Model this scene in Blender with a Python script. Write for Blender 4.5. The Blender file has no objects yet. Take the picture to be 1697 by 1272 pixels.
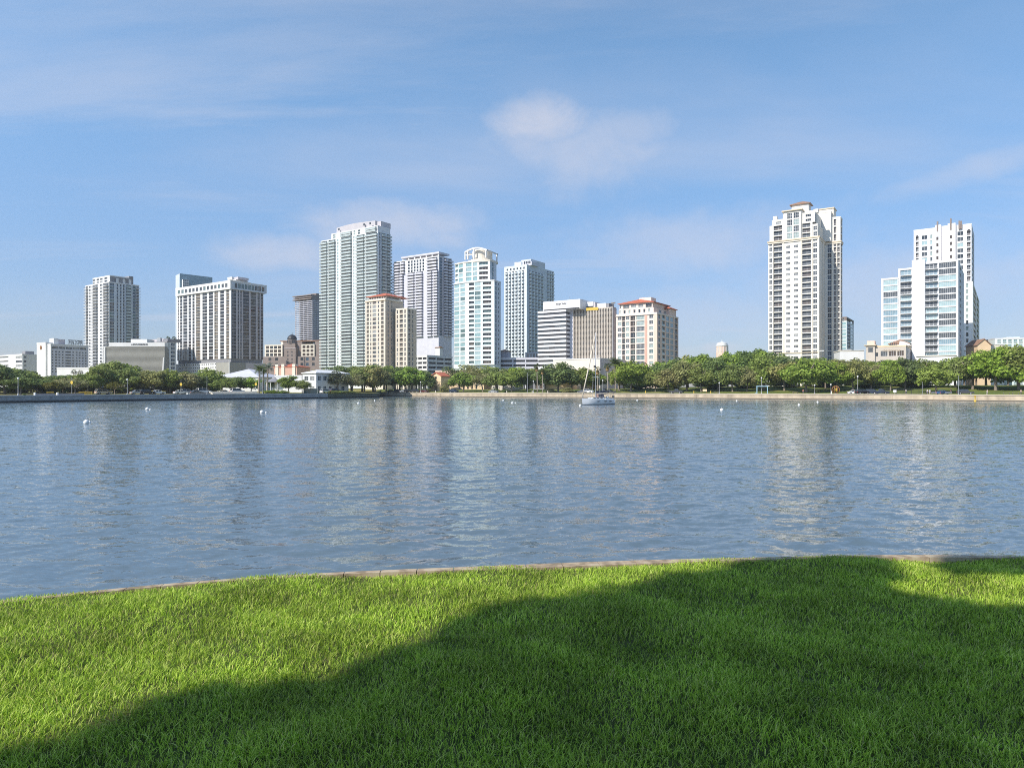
import bpy, math, random
import numpy as np
from mathutils import Vector, Matrix, Euler

random.seed(7)
rng = np.random.default_rng(11)
R = math.radians
scene = bpy.context.scene
COL = scene.collection

# ---- picture geometry of the place: focal length (px), optical centre, eye height above the water
F, CX, HY, EYE = 1131.0, 848.5, 644.0, 3.8
GRID = 34.0            # the street grid is turned 34 degrees against the view
SUN_AZ, SUN_EL = 52.0, 39.0     # sun stands behind the camera, to the left

def mx(px): return (px - CX) / F
def wx(px, Y): return mx(px) * Y
def wz(py, Y): return EYE + (HY - py) / F * Y
def lerp(a, b, t): return a + (b - a) * t
def ss(t):
    t = max(0.0, min(1.0, t)); return t * t * (3 - 2 * t)

SHORE = [(-1500, 90), (-575, 137), (0, 183), (220, 213.5), (430, 246), (543, 268.5), (625, 298), (632, 348), (860, 303), (1050, 278),
         (1270, 252), (1470, 229), (1697, 202), (2300, 154), (3200, 112)]
def shore(px):
    for (a, ya), (b, yb) in zip(SHORE, SHORE[1:]):
        if px <= b: return lerp(ya, yb, max(0, (px - a) / (b - a)))
    return SHORE[-1][1]
LAND = 1.9
def gz(px, Y):
    r = Y - shore(px)
    if px < 628: return LAND + 0.8 * ss((r - 14) / 70) + 1.6 * ss((r - 80) / 200)
    k = ss((px - 900) / 500)
    return LAND + (1.6 + 1.7 * k) * ss((r - 9) / 48) + 1.0 * ss((r - 60) / 200)

# ------------------------------------------------------------------ materials
MATS = {}
def nt(m):
    m.use_nodes = True
    return m.node_tree, m.node_tree.nodes, m.node_tree.links
def mat(name, col, rough=.6, var=.10, scale=.6, metal=0.0, spec=.5, streak=0.0, objcol=False, fine=0.0):
    """painted / mineral surface: base colour broken up by two scales of noise"""
    if name in MATS: return MATS[name]
    m = bpy.data.materials.new(name); T, N, L = nt(m)
    b = N['Principled BSDF']; b.inputs['Roughness'].default_value = rough
    b.inputs['Metallic'].default_value = metal; b.inputs['Specular IOR Level'].default_value = spec
    tc = N.new('ShaderNodeTexCoord')
    n1 = N.new('ShaderNodeTexNoise'); n1.inputs['Scale'].default_value = scale; n1.inputs['Detail'].default_value = 5
    mp = N.new('ShaderNodeMapping'); L.new(tc.outputs['Object'], mp.inputs[0]); L.new(mp.outputs[0], n1.inputs['Vector'])
    if streak: mp.inputs['Scale'].default_value = (1, 1, streak)
    mr = N.new('ShaderNodeMapRange'); mr.inputs[1].default_value = .3; mr.inputs[2].default_value = .7
    mr.inputs[3].default_value = 1 - var; mr.inputs[4].default_value = 1 + var
    L.new(n1.outputs[0], mr.inputs[0])
    mul = N.new('ShaderNodeVectorMath'); mul.operation = 'SCALE'
    if objcol:
        oi = N.new('ShaderNodeObjectInfo'); L.new(oi.outputs['Color'], mul.inputs[0])
    else:
        mul.inputs[0].default_value = col
    L.new(mr.outputs[0], mul.inputs['Scale']); L.new(mul.outputs[0], b.inputs['Base Color'])
    if fine:
        n2 = N.new('ShaderNodeTexNoise'); n2.inputs['Scale'].default_value = scale * 12; n2.inputs['Detail'].default_value = 3
        L.new(tc.outputs['Object'], n2.inputs['Vector'])
        bp = N.new('ShaderNodeBump'); bp.inputs['Strength'].default_value = fine; L.new(n2.outputs[0], bp.inputs['Height'])
        L.new(bp.outputs[0], b.inputs['Normal'])
    MATS[name] = m
    return m
def glass(name, col, rough=.06, var=.35, spec=.6):
    """window pane seen from far outside: dark room or drawn blind behind a glossy sheet"""
    m = mat(name, col, rough, var, .9, 0, spec)
    return m

M = dict(
    white=mat('white_render', (.67, .67, .665), .55, .06, .25, streak=.3),
    white2=mat('white_paint_smooth', (.70, .70, .71), .4, .04, .2),
    blush=mat('blush_render', (.70, .60, .52), .6, .06, .3),
    ivory=mat('ivory_render', (.69, .665, .61), .55, .06, .25, streak=.3),
    coolw=mat('cool_white_render', (.60, .655, .68), .5, .06, .3),
    lavd=mat('raw_concrete_slab', (.24, .24, .27), .7, .12, .4),
    palew=mat('pale_white_paint', (.69, .72, .715), .5, .05, .3),
    cream=mat('cream_render', (.64, .58, .49), .6, .07, .25, streak=.3),
    cream2=mat('pale_cream_render', (.72, .66, .56), .6, .07, .25, streak=.3),
    trim=mat('tan_trim', (.60, .50, .36), .6, .08, .3),
    tan=mat('tan_render_and_shade', (.52, .43, .34), .65, .08, .3, streak=.3),  # also the cream tower's right side, its shade put into the colour
    pink=mat('pink_render', (.72, .53, .43), .6, .06, .3, streak=.3),
    pinkd=mat('terracotta_pilaster', (.58, .36, .28), .6, .06, .3),
    peach=mat('peach_render', (.72, .53, .34), .65, .10, .3, streak=.4),
    grey=mat('grey_concrete', (.40, .40, .40), .7, .10, .4, streak=.3),
    greyd=mat('dark_grey_concrete', (.22, .22, .235), .7, .10, .4),
    greyw=mat('warm_grey_louvre', (.30, .295, .265), .7, .07, .3),
    greywd=mat('warm_grey_louvre_gap', (.235, .23, .21), .7, .07, .3),
    crown=mat('mauve_grey_crown', (.47, .45, .47), .6, .06, .3),
    lav=mat('lavender_grey_concrete_and_shade', (.56, .56, .62), .6, .07, .3),  # also right walls of white buildings, greyed to hold their shade
    mauve=mat('mauve_grey_panel_and_shade', (.49, .455, .475), .6, .08, .3, streak=.3),  # also right-hand walls, where the tone stands for their shade
    blueg=mat('blue_grey_panel_and_shade', (.53, .575, .63), .5, .06, .3),  # bluish tone also painted on right-hand walls as their shade
    brown=mat('brown_stone', (.225, .18, .16), .7, .10, .4),
    beige=mat('beige_precast', (.50, .445, .38), .65, .08, .3),
    tealw=mat('pale_teal_paint', (.70, .77, .76), .5, .05, .3),
    tile=mat('red_roof_tile', (.48, .13, .065), .65, .18, 1.2),
    tile2=mat('brown_roof_tile', (.29, .17, .11), .65, .18, 1.2),
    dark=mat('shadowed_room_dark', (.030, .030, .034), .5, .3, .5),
    darkw=mat('dark_warm_recess', (.075, .058, .048), .6, .3, .5),
    frame=mat('window_frame_white', (.70, .70, .70), .5, .04),
    framed=mat('window_frame_dark', (.09, .09, .10), .5, .04),
    rail=mat('railing_grey', (.45, .46, .48), .5, .05),
    raild=mat('railing_dark', (.10, .10, .10), .5, .05),
    railg=glass('railing_glass', (.36, .42, .41), .12, .15),
    g_dark=glass('glass_dark', (.035, .042, .050)),
    g_mid=glass('glass_grey', (.085, .095, .105)),
    g_blind=glass('glass_with_blind', (.28, .29, .29), .1),
    g_teal=glass('glass_teal', (.24, .39, .41), .08, .15),
    g_tealp=glass('glass_pale_teal', (.34, .46, .48), .08, .12),
    g_teald=glass('glass_deep_teal', (.10, .17, .175), .08, .3),
    g_blue=glass('glass_blue', (.06, .10, .15), .06, .3),
    g_sky=glass('glass_sky_blue', (.20, .30, .36), .07, .2),
    g_green=glass('glass_green', (.29, .36, .345), .09, .25),
    g_greend=glass('glass_dark_green', (.075, .10, .095), .08, .3),
    g_char=glass('glass_charcoal', (.045, .043, .045), .05, .3),
    g_brown=glass('glass_brown', (.085, .062, .048), .08, .3),
    steel=mat('galvanised_steel', (.42, .43, .44), .45, .08, 1, metal=.4),
    black=mat('black_paint', (.02, .02, .022), .45, .1),
    rubber=mat('tyre_rubber', (.018, .018, .018), .8, .1),
    yellow=mat('yellow_paint', (.58, .40, .05), .5, .06),
    red=mat('red_paint', (.50, .05, .04), .5, .06),
    orange=mat('orange_paint', (.26, .12, .04), .5, .10, 2),
    cyan=mat('pale_blue_paint', (.28, .44, .52), .5, .05),
    lamp=mat('lamp_globe_white', (.80, .80, .78), .35, .03),
    skin=mat('skin', (.48, .30, .22), .6, .05),
    hair=mat('hair_dark', (.05, .035, .025), .6, .1),
    wood=mat('weathered_wood', (.26, .19, .13), .75, .2, 2),
    bark=mat('bark_grey_brown', (.22, .18, .145), .85, .25, 2.0, streak=.3),
    barkp=mat('palm_trunk_grey', (.30, .255, .205), .85, .2, 2.0, streak=3),
    skirt=mat('dry_frond_skirt', (.33, .21, .09), .85, .2, 2),
    objpaint=mat('coloured_gloss_paint', (1, 1, 1), .28, .03, 1, objcol=True, spec=.5),
    cloth=mat('coloured_cloth', (1, 1, 1), .8, .08, 6, objcol=True, spec=.2),
    hull=mat('white_gelcoat', (.74, .75, .76), .25, .04, .5),
    antifoul=mat('dark_antifouling', (.02, .03, .05), .6, .1),
    canvas=mat('beige_sailcloth', (.66, .58, .46), .8, .06, 3),
    navy=mat('navy_canvas', (.03, .035, .06), .8, .06, 3),
    alu=mat('mast_aluminium', (.55, .55, .56), .4, .04, 1, metal=.5),
)

# ------------------------------------------------------------------ mesh builder
class MB:
    def __init__(s): s.v = []; s.f = []; s.mi = []; s.mats = []; s._me = None; s.sm = False
    def _m(s, m):
        if m not in s.mats: s.mats.append(m)
        return s.mats.index(m)
    def poly(s, pts, faces, m):
        k = len(s.v); s.v += [tuple(p) for p in pts]; i = s._m(m)
        for f in faces: s.f.append([a + k for a in f]); s.mi.append(i)
        return s
    def box(s, x0, x1, y0, y1, z0, z1, m):
        if x1 < x0: x0, x1 = x1, x0
        if y1 < y0: y0, y1 = y1, y0
        if z1 < z0: z0, z1 = z1, z0
        return s.poly([(x0, y0, z0), (x1, y0, z0), (x1, y1, z0), (x0, y1, z0), (x0, y0, z1), (x1, y0, z1), (x1, y1, z1), (x0, y1, z1)],
                      [(0, 3, 2, 1), (4, 5, 6, 7), (0, 1, 5, 4), (1, 2, 6, 5), (2, 3, 7, 6), (3, 0, 4, 7)], m)
    def obox(s, O, A, N, s0, s1, d0, d1, z0, z1, m):
        """box on a facade: s along A from O, d outward along N"""
        P = lambda a, d, z: (O[0] + A[0] * a + N[0] * d, O[1] + A[1] * a + N[1] * d, z)
        pts = [P(s0, d0, z0), P(s1, d0, z0), P(s1, d1, z0), P(s0, d1, z0), P(s0, d0, z1), P(s1, d0, z1), P(s1, d1, z1), P(s0, d1, z1)]
        fs = [(0, 3, 2, 1), (4, 5, 6, 7), (0, 1, 5, 4), (1, 2, 6, 5), (2, 3, 7, 6), (3, 0, 4, 7)]
        if A[0] * N[1] - A[1] * N[0] < 0: fs = [f[::-1] for f in fs]
        return s.poly(pts, fs, m)
    def prism(s, poly, z0, z1, m, mtop=None):
        n = len(poly)
        a = sum(poly[i][0] * poly[(i + 1) % n][1] - poly[(i + 1) % n][0] * poly[i][1] for i in range(n))
        if a < 0: poly = poly[::-1]
        s.poly([(x, y, z0) for x, y in poly] + [(x, y, z1) for x, y in poly],
               [(i, (i + 1) % n, n + (i + 1) % n, n + i) for i in range(n)] + [tuple(range(n))[::-1]], m)
        return s.poly([(x, y, z1) for x, y in poly], [tuple(range(n))], mtop or m)
    def extr(s, prof, y0, y1, m):
        """x-z profile extruded along y"""
        n = len(prof)
        a = sum(prof[i][0] * prof[(i + 1) % n][1] - prof[(i + 1) % n][0] * prof[i][1] for i in range(n))
        if a < 0: prof = prof[::-1]
        return s.poly([(x, y0, z) for x, z in prof] + [(x, y1, z) for x, z in prof],
                      [((i + 1) % n, i, n + i, n + (i + 1) % n)[::-1] for i in range(n)] + [tuple(range(n)), tuple(range(n, 2 * n))[::-1]], m)
    def hip(s, x0, x1, y0, y1, z0, h, m, ridge=None, th=.3, eave=0):
        x0 -= eave; x1 += eave; y0 -= eave; y1 += eave
        w, d = x1 - x0, y1 - y0; r = min(w, d) / 2 if ridge is None else ridge
        if w >= d: a, b = (x0 + r, (y0 + y1) / 2), (x1 - r, (y0 + y1) / 2)
        else: a, b = ((x0 + x1) / 2, y0 + r), ((x0 + x1) / 2, y1 - r)
        s.box(x0, x1, y0, y1, z0, z0 + th, m)
        z = z0 + th + .002; p = [(x0, y0, z), (x1, y0, z), (x1, y1, z), (x0, y1, z), (a[0], a[1], z + h), (b[0], b[1], z + h)]
        fs = [(0, 1, 5, 4), (1, 2, 5), (2, 3, 4, 5), (3, 0, 4)] if w >= d else [(0, 1, 4), (1, 2, 5, 4), (2, 3, 5), (3, 0, 4, 5)]
        return s.poly(p, fs, m)
    def tube(s, pts, rad, m, n=8, cap=True):
        pts = [Vector(p) for p in pts]; k = len(s.v); i0 = s._m(m)
        if not hasattr(rad, '__len__'): rad = [rad] * len(pts)
        up = Vector((.12, .31, .94)).normalized()
        for i, p in enumerate(pts):
            d = (pts[min(i + 1, len(pts) - 1)] - pts[max(i - 1, 0)]).normalized()
            u = d.cross(up)
            if u.length < .1: u = d.cross(Vector((1, 0, 0)))
            u.normalize(); w = d.cross(u)
            for j in range(n):
                a = 2 * math.pi * j / n; s.v.append(tuple(p + (u * math.cos(a) + w * math.sin(a)) * rad[i]))
        for i in range(len(pts) - 1):
            for j in range(n):
                a, b = k + i * n + j, k + i * n + (j + 1) % n
                s.f.append([a, b, b + n, a + n]); s.mi.append(i0)
        if cap:
            s.f.append([k + j for j in range(n)][::-1]); s.mi.append(i0)
            e = k + (len(pts) - 1) * n; s.f.append([e + j for j in range(n)]); s.mi.append(i0)
        return s
    def lathe(s, prof, m, n=16, c=(0, 0, 0)):
        k = len(s.v); i0 = s._m(m)
        for r, z in prof:
            for j in range(n):
                a = 2 * math.pi * j / n; s.v.append((c[0] + r * math.cos(a), c[1] + r * math.sin(a), c[2] + z))
        for i in range(len(prof) - 1):
            for j in range(n):
                a, b = k + i * n + j, k + i * n + (j + 1) % n
                s.f.append([a, b, b + n, a + n]); s.mi.append(i0)
        s.f.append([k + j for j in range(n)][::-1]); s.mi.append(i0)
        e = k + (len(prof) - 1) * n; s.f.append([e + j for j in range(n)]); s.mi.append(i0)
        return s
    def ball(s, c, r, m, n=14, sz=1.0):
        return s.lathe([(r * math.sin(math.pi * (i + .05) / 8.1), -r * sz * math.cos(math.pi * (i + .05) / 8.1)) for i in range(9)], m, n, c)
    def mesh(s, name):
        if s._me is None:
            me = bpy.data.meshes.new(name); me.from_pydata(s.v, [], s.f)
            for m in s.mats: me.materials.append(m)
            me.polygons.foreach_set('material_index', s.mi)
            if s.sm: me.polygons.foreach_set('use_smooth', [True] * len(s.f))
            me.update(); s._me = me
        return s._me
    def build(s, name, parent=None, smooth=False):
        s.sm = smooth
        o = bpy.data.objects.new(name, s.mesh(name)); COL.objects.link(o); o.parent = parent
        return o
    def add(s, t, loc, rz):
        """another builder's mesh, turned and moved"""
        c, q = math.cos(rz), math.sin(rz); k = len(s.v)
        s.v += [(loc[0] + x * c - y * q, loc[1] + x * q + y * c, loc[2] + z) for x, y, z in t.v]
        ids = [s._m(m) for m in t.mats]
        for f, i in zip(t.f, t.mi): s.f.append([a + k for a in f]); s.mi.append(ids[i])

def tag(o, label, cat, group=None, kind=None):
    o['label'] = label; o['category'] = cat
    if group: o['group'] = group
    if kind: o['kind'] = kind
    assert 4 <= len(label.split()) <= 16, label
    return o
def thing(name, label, cat, loc=(0, 0, 0), rz=0.0, group=None):
    o = bpy.data.objects.new(name, None); COL.objects.link(o); o.empty_display_size = .5
    o.location = loc; o.rotation_euler = (0, 0, rz)
    return tag(o, label, cat, group)
def dup(root, loc, rz, label, group=None):
    r = root.copy(); COL.objects.link(r); r.location = loc; r.rotation_euler = (0, 0, rz); r['label'] = label
    if group: r['group'] = group
    for ch in list(root.children):
        c = ch.copy(); COL.objects.link(c); c.parent = r
        for g in ch.children:
            d = g.copy(); COL.objects.link(d); d.parent = c
    return r
def structure(name, mb_or_ob, parent=None):
    o = mb_or_ob.build(name) if isinstance(mb_or_ob, MB) else mb_or_ob
    o['kind'] = 'structure'; return o
def text(body, name, parent, loc, rz, size, m, width=None, ext=.06, font_h=None):
    cu = bpy.data.curves.new(name, 'FONT'); cu.body = body; cu.size = size; cu.extrude = ext; cu.align_x = 'CENTER'; cu.align_y = 'CENTER'
    cu.offset = size * .012
    o = bpy.data.objects.new(name, cu); COL.objects.link(o); cu.materials.append(m)
    o.parent = parent; o.location = loc; o.rotation_euler = (math.pi / 2, 0, rz)
    if width:
        bpy.context.view_layer.update()
        w = max(c[0] for c in o.bound_box) - min(c[0] for c in o.bound_box)
        o.scale = (width / w, 1, 1)
    dg = bpy.context.evaluated_depsgraph_get(); me = bpy.data.meshes.new_from_object(o.evaluated_get(dg)); me.name = name
    q = bpy.data.objects.new(name, me); COL.objects.link(q); q.parent = parent; q.location = loc; q.rotation_euler = o.rotation_euler; q.scale = o.scale
    bpy.data.objects.remove(o); q.name = name
    return q

# ------------------------------------------------------------------ buildings
CAP = 100
class Bld:
    """A building given by its near corner column pc at depth Yc and by the columns pl, pr where its two faces end."""
    def __init__(s, name, label, pc, Yc, pl, pr=None, t=GRID, cat='building', group=None, D=None):
        s.t = R(t); s.Yc = Yc; s.C = (wx(pc, Yc), Yc); s.g = gz(pc, Yc) - .3
        s.root = thing(name, label, cat, (s.C[0], Yc, s.g), -s.t, group)
        c, q = math.cos(s.t), math.sin(s.t); s.xl = (c, -q); s.yl = (q, c)
        ml = mx(pl); s.W = (s.C[0] - ml * Yc) / (c + ml * q)
        if pr is not None and pr > pc:
            mr = mx(pr); s.D = (mr * Yc - s.C[0]) / (q - mr * c)
        else: s.D = 20.0
        if D: s.D = D
        s.wall = MB(); s.roof = MB(); s.extra = {}; s.parts = {}
        s.rnd = random.Random(pc * 31 + 5)
    def world(s, x, y): return (s.C[0] + s.xl[0] * x + s.yl[0] * y, s.C[1] + s.xl[1] * x + s.yl[1] * y)
    def z(s, py, x=0, y=0): return wz(py, s.world(x, y)[1]) - s.g
    def along(s, px, x, y, A):
        Q = s.world(x, y); d = (s.xl[0] * A[0] + s.yl[0] * A[1], s.xl[1] * A[0] + s.yl[1] * A[1]); m = mx(px)
        return (m * Q[1] - Q[0]) / (d[0] - m * d[1])
    def fx(s, px, y=0, x=0): return x - s.along(px, x, y, (-1, 0))     # local x of a column on a front plane
    def ry(s, px, x=0, y=0): return y + s.along(px, x, y, (0, 1))      # local y of a column on a right plane
    def mb(s, name):
        if name not in s.extra: s.extra[name] = MB()
        return s.extra[name]
    def part(s, name, tmpl, loc, rz, pri=0): s.parts.setdefault(name, []).append((pri, tmpl, loc, rz))
    def facade(s, O, A, N, Lm, z0, z1, n, cols, m, e, zone=0):
        """wall frame of depth e in front of the core with openings; openings hold window / balcony parts"""
        fh = (z1 - z0) / n; w = s.wall
        rz = math.atan2(N[0], -N[1])
        out = []
        for c in cols:
            a, b = sorted((s.along(c[0], O[0], O[1], A), s.along(c[1], O[0], O[1], A)))
            a = max(a, .02); b = min(b, Lm - .02)
            if b - a > .15: out.append((a, b, c[2], c[3] if len(c) > 3 else {}))
        out.sort(key=lambda c: c[0]); p = 0.0
        for a, b, kind, o in out:
            if a - p > .01: w.obox(O, A, N, p, a, -e, 0, z0, z1, m)
            p = max(p, b)
            h0, h1 = o.get('h', (.28, .86)); mm = o.get('sp', m); proud = o.get('proud', 0)
            gl = o.get('g', ('g_dark', 'g_dark', 'g_mid', 'g_blind')); wd = b - a
            if z1 - z0 > .1:
                zz = z0
                for k in range(n):
                    zb = z0 + (k + h0) * fh; zt = z0 + (k + h1) * fh
                    if zb - zz > .01: w.obox(O, A, N, a, b, -e, proud, zz, zb, mm)
                    zz = zt
                if z1 - zz > .01: w.obox(O, A, N, a, b, -e, proud, zz, z1, mm)
            oh = (h1 - h0) * fh
            for k in range(n):
                if o.get('skip') and k in o['skip']: continue
                zb = z0 + (k + h0) * fh
                gm = s.rnd.choice(gl)
                cx = (a + b) / 2; P = (O[0] + A[0] * cx, O[1] + A[1] * cx, zb)
                if kind == 'w':
                    s.part('window', s.t_window(wd, oh, e, gm, o), P, rz, zone + k + .01 * wd)
                else:
                    s.part('balcony', s.t_balcony(wd, oh, e, gm, kind, o, m), P, rz, zone + k + .01 * wd)
        if Lm - p > .01: w.obox(O, A, N, p, Lm, -e, 0, z0, z1, m)
    cache = {}
    def t_window(s, wd, h, e, gm, o):
        nv, nh = o.get('mull', (1, 0)); fr = o.get('fr', 'frame'); dep = min(o.get('dep', .22), e - .1)
        key = ('w', round(wd, 2), round(h, 2), gm, nv, nh, fr, round(dep, 2), round(e, 2), o.get('blind'))
        if key in Bld.cache: return Bld.cache[key]
        b = MB(); g = M[gm]; f = M[fr]
        b.box(-wd / 2, wd / 2, dep, dep + .08, 0, h, g)
        t = o.get('fw', .07)
        if t:
            b.box(-wd / 2, wd / 2, dep - .06, dep, 0, t, f); b.box(-wd / 2, wd / 2, dep - .06, dep, h - t, h, f)
            for i in range(nv + 1):
                x = -wd / 2 + (wd - t) * i / nv if nv else -wd / 2
                b.box(x, x + t, dep - .06, dep, t, h - t, f)
            for j in range(nh):
                z = h * (j + 1) / (nh + 1); b.box(-wd / 2 + t, wd / 2 - t, dep - .05, dep - .003, z - t / 2, z + t / 2, f)
        Bld.cache[key] = b
        return b
    def t_balcony(s, wd, h, e, gm, kind, o, m):
        p = o.get('p', 1.3); rl = o.get('rail', 'bars'); rm = M[o.get('rm', 'rail')]; sm = o.get('sm', m); rh = o.get('rh', 1.05)
        key = ('b', round(wd, 2), round(h, 2), round(e, 2), gm, kind, p, rl, o.get('rm', 'rail'), sm.name, rh, o.get('ov', 0))
        if key in Bld.cache: return Bld.cache[key]
        b = MB(); ov = o.get('ov', 0)
        b.box(-wd / 2 + .02, wd / 2 - .02, e - .12, e - .02, 0.02, h - .02, M[gm])
        nd = max(2, int(wd / 1.5))
        for i in range(nd + 1):
            x = -wd / 2 + .04 + (wd - .18) * i / nd; b.box(x, x + .09, e - .17, e - .122, .02, h - .02, M[o.get('fr', 'frame')])
        if kind == 'p':      # slab standing out from the wall
            b.box(-wd / 2 - ov, wd / 2 + ov, -p, -.003, -.16, .10, sm); y0, y1, xa, xb, zb = -p + .04, 0, -wd / 2 - ov, wd / 2 + ov, .10
        else:                # recessed
            y0, y1, xa, xb, zb = .06, .06, -wd / 2 + .02, wd / 2 - .02, 0.0
        if rl == 'solid':
            b.box(xa, xb, y0, y0 + .12, zb, zb + rh, rm)
            if kind == 'p': b.box(xa, xa + .12, y0 + .12, -.01, zb, zb + rh, rm); b.box(xb - .12, xb, y0 + .12, -.01, zb, zb + rh, rm)
        elif rl == 'glass':
            b.box(xa, xb, y0, y0 + .03, zb + .06, zb + rh, M['railg']); b.box(xa, xb, y0 - .02, y0 + .06, zb + rh, zb + rh + .06, rm)
            if kind == 'p': b.box(xa, xa + .03, y0 + .04, -.01, zb + .06, zb + rh, M['railg']); b.box(xb - .03, xb, y0 + .04, -.01, zb + .06, zb + rh, M['railg'])
        else:
            b.box(xa, xb, y0, y0 + .06, zb + rh - .07, zb + rh, rm); n = max(3, int((xb - xa) / .28))
            for i in range(n + 1):
                x = xa + (xb - xa - .04) * i / n; b.box(x, x + .04, y0 + .01, y0 + .05, zb, zb + rh - .07, rm)
            if kind == 'p': b.box(xa, xa + .05, y0 + .06, -.01, zb + rh - .07, zb + rh, rm); b.box(xb - .05, xb, y0 + .06, -.01, zb + rh - .07, zb + rh, rm)
        Bld.cache[key] = b
        return b
    def block(s, x0, x1, y0, y1, z0, z1, n, m, front=(), right=(), e=.4, core='dark', cap=True, capm=None, zone=0, nr=None, mr=None):  # mr: right-hand wall colour, mostly with that side's shade painted in
        m = M[m]; mr = M[mr] if mr else m
        s.wall.box(x0, x1 - e, y0 + e, y1, z0, z1 - .01, M[core])
        s.facade((x1, y0), (-1, 0), (0, -1), x1 - x0, z0, z1, n, front, m, e, zone)
        # the right-hand panel butts against the back of the front panel
        s.facade((x1, y0 + e), (0, 1), (1, 0), y1 - y0 - e, z0, z1, nr or n, right, mr, e, zone - 500)
        # blank left flank and back
        s.wall.box(x0 - .25, x0 - .003, y0, y1, z0, z1, m); s.wall.box(x0, x1 - .01, y1 + .003, y1 + .25, z0, z1, m)
        if cap: s.roof.box(x0 - .3, x1 + .08, y0 - .08, y1 + .3, z1 + .003, z1 + .7, M[capm] if capm else m)
    def finish(s):
        for nm, L in s.parts.items():
            L.sort(key=lambda q: -q[0])
            for pri, t, loc, rz in L[:CAP]:
                o = t.build(nm, s.root); o.location = loc; o.rotation_euler = (0, 0, rz)
            if len(L) > CAP:
                b = MB()
                for pri, t, loc, rz in L[CAP:]: b.add(t, loc, rz)
                o = b.build(nm, s.root); o['kind'] = 'stuff'
        if s.wall.v: s.wall.build('wall', s.root)
        if s.roof.v: s.roof.build('roof', s.root)
        for k, b in s.extra.items(): b.build(k, s.root)
        return s.root
SKY_TINT = (.89, 1.05, 1.05); CLOUD = (3.6, 3.6, 4.0, 1); SKY_STR = 0.104; SUN_STR = 3.0; EXPO = 0.95
# =================================================================== ground, water, lawn
def ramp_mat(name, c1, c2, scale, rough=.9, detail=6, lo=.38, hi=.62, c3=None, fine=.3, stretch=(1, 1, 1)):
    m = bpy.data.materials.new(name); T, N, L = nt(m); b = N['Principled BSDF']; b.inputs['Roughness'].default_value = rough
    b.inputs['Specular IOR Level'].default_value = .25
    tc = N.new('ShaderNodeTexCoord'); mp = N.new('ShaderNodeMapping'); mp.inputs['Scale'].default_value = stretch
    L.new(tc.outputs['Object'], mp.inputs[0])
    n = N.new('ShaderNodeTexNoise'); n.inputs['Scale'].default_value = scale; n.inputs['Detail'].default_value = detail; L.new(mp.outputs[0], n.inputs['Vector'])
    r = N.new('ShaderNodeValToRGB'); r.color_ramp.elements[0].position = lo; r.color_ramp.elements[1].position = hi
    r.color_ramp.elements[0].color = (*c1, 1); r.color_ramp.elements[1].color = (*c2, 1)
    if c3: e = r.color_ramp.elements.new((lo + hi) / 2); e.color = (*c3, 1)
    L.new(n.outputs[0], r.inputs[0]); L.new(r.outputs[0], b.inputs['Base Color'])
    n2 = N.new('ShaderNodeTexNoise'); n2.inputs['Scale'].default_value = scale * 9; n2.inputs['Detail'].default_value = 4; L.new(tc.outputs['Object'], n2.inputs['Vector'])
    bp = N.new('ShaderNodeBump'); bp.inputs['Strength'].default_value = fine; L.new(n2.outputs[0], bp.inputs['Height']); L.new(bp.outputs[0], b.inputs['Normal'])
    return m
G_FAR = ramp_mat('park_grass', (.10, .13, .028), (.19, .19, .05), .12, c3=(.13, .165, .032))
G_LEFT = ramp_mat('dry_park_grass', (.17, .17, .04), (.30, .25, .07), .15)
ASPH = ramp_mat('asphalt', (.055, .055, .058), (.085, .084, .082), .5)
PAVE = ramp_mat('promenade_concrete', (.40, .36, .29), (.52, .46, .37), .35)
SOIL = ramp_mat('lawn_soil', (.05, .075, .014), (.09, .10, .03), 9.0)

def gsheet(name, r0, r1, p0, p1, m, lift=0.0, step=24, rows=4):
    """a strip of ground that follows the shore at distance r0..r1 inland"""
    b = MB(); n = max(1, int((p1 - p0) / step)); V = []
    for i in range(n + 1):
        px = lerp(p0, p1, i / n); y0 = shore(px)
        for j in range(rows + 1):
            Y = y0 + lerp(r0, r1, j / rows); V.append((wx(px, Y), Y, gz(px, Y) + lift))
    w = rows + 1
    b.poly(V, [(i * w + j, (i + 1) * w + j, (i + 1) * w + j + 1, i * w + j + 1) for i in range(n) for j in range(rows)], m)
    return structure(name, b)
# one sheet of ground from the sea walls to the horizon
rs = [0, 4, 9, 14, 20, 27, 35, 45, 57, 75, 100, 140, 200, 300, 500, 1000, 2500, 6000]
pxs = sorted(set([int(p) for p in np.linspace(-1480, 3150, 190)] + [p for p, _ in SHORE if -1500 < p < 3200] + [626, 631]))
b = MB(); V = []
for px in pxs:
    for r in rs:
        Y = shore(px) + r; V.append((wx(px, Y), Y, gz(px, min(Y, shore(px) + 400))))
w = len(rs); fr, fl = [], []
for i in range(len(pxs) - 1):
    for j in range(w - 1):
        (fl if pxs[i] < 626 else fr).append((i * w + j, (i + 1) * w + j, (i + 1) * w + j + 1, i * w + j + 1))
b.poly(V, fr, G_FAR); k0 = len(b.v)
b.f += fl; b.mi += [b._m(G_LEFT)] * len(fl)
structure('ground', b)
gsheet('promenade', .2, 4.2, 634, 2300, PAVE, .012)
gsheet('road', 5.0, 11.5, 634, 2300, ASPH, .012)
gsheet('quay_pavement', .2, 5, -900, 540, ramp_mat('quay_concrete', (.30, .30, .30), (.40, .39, .38), .35), .012)
gsheet('quay_road', 16, 24, -900, 540, ASPH, .012)

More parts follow.
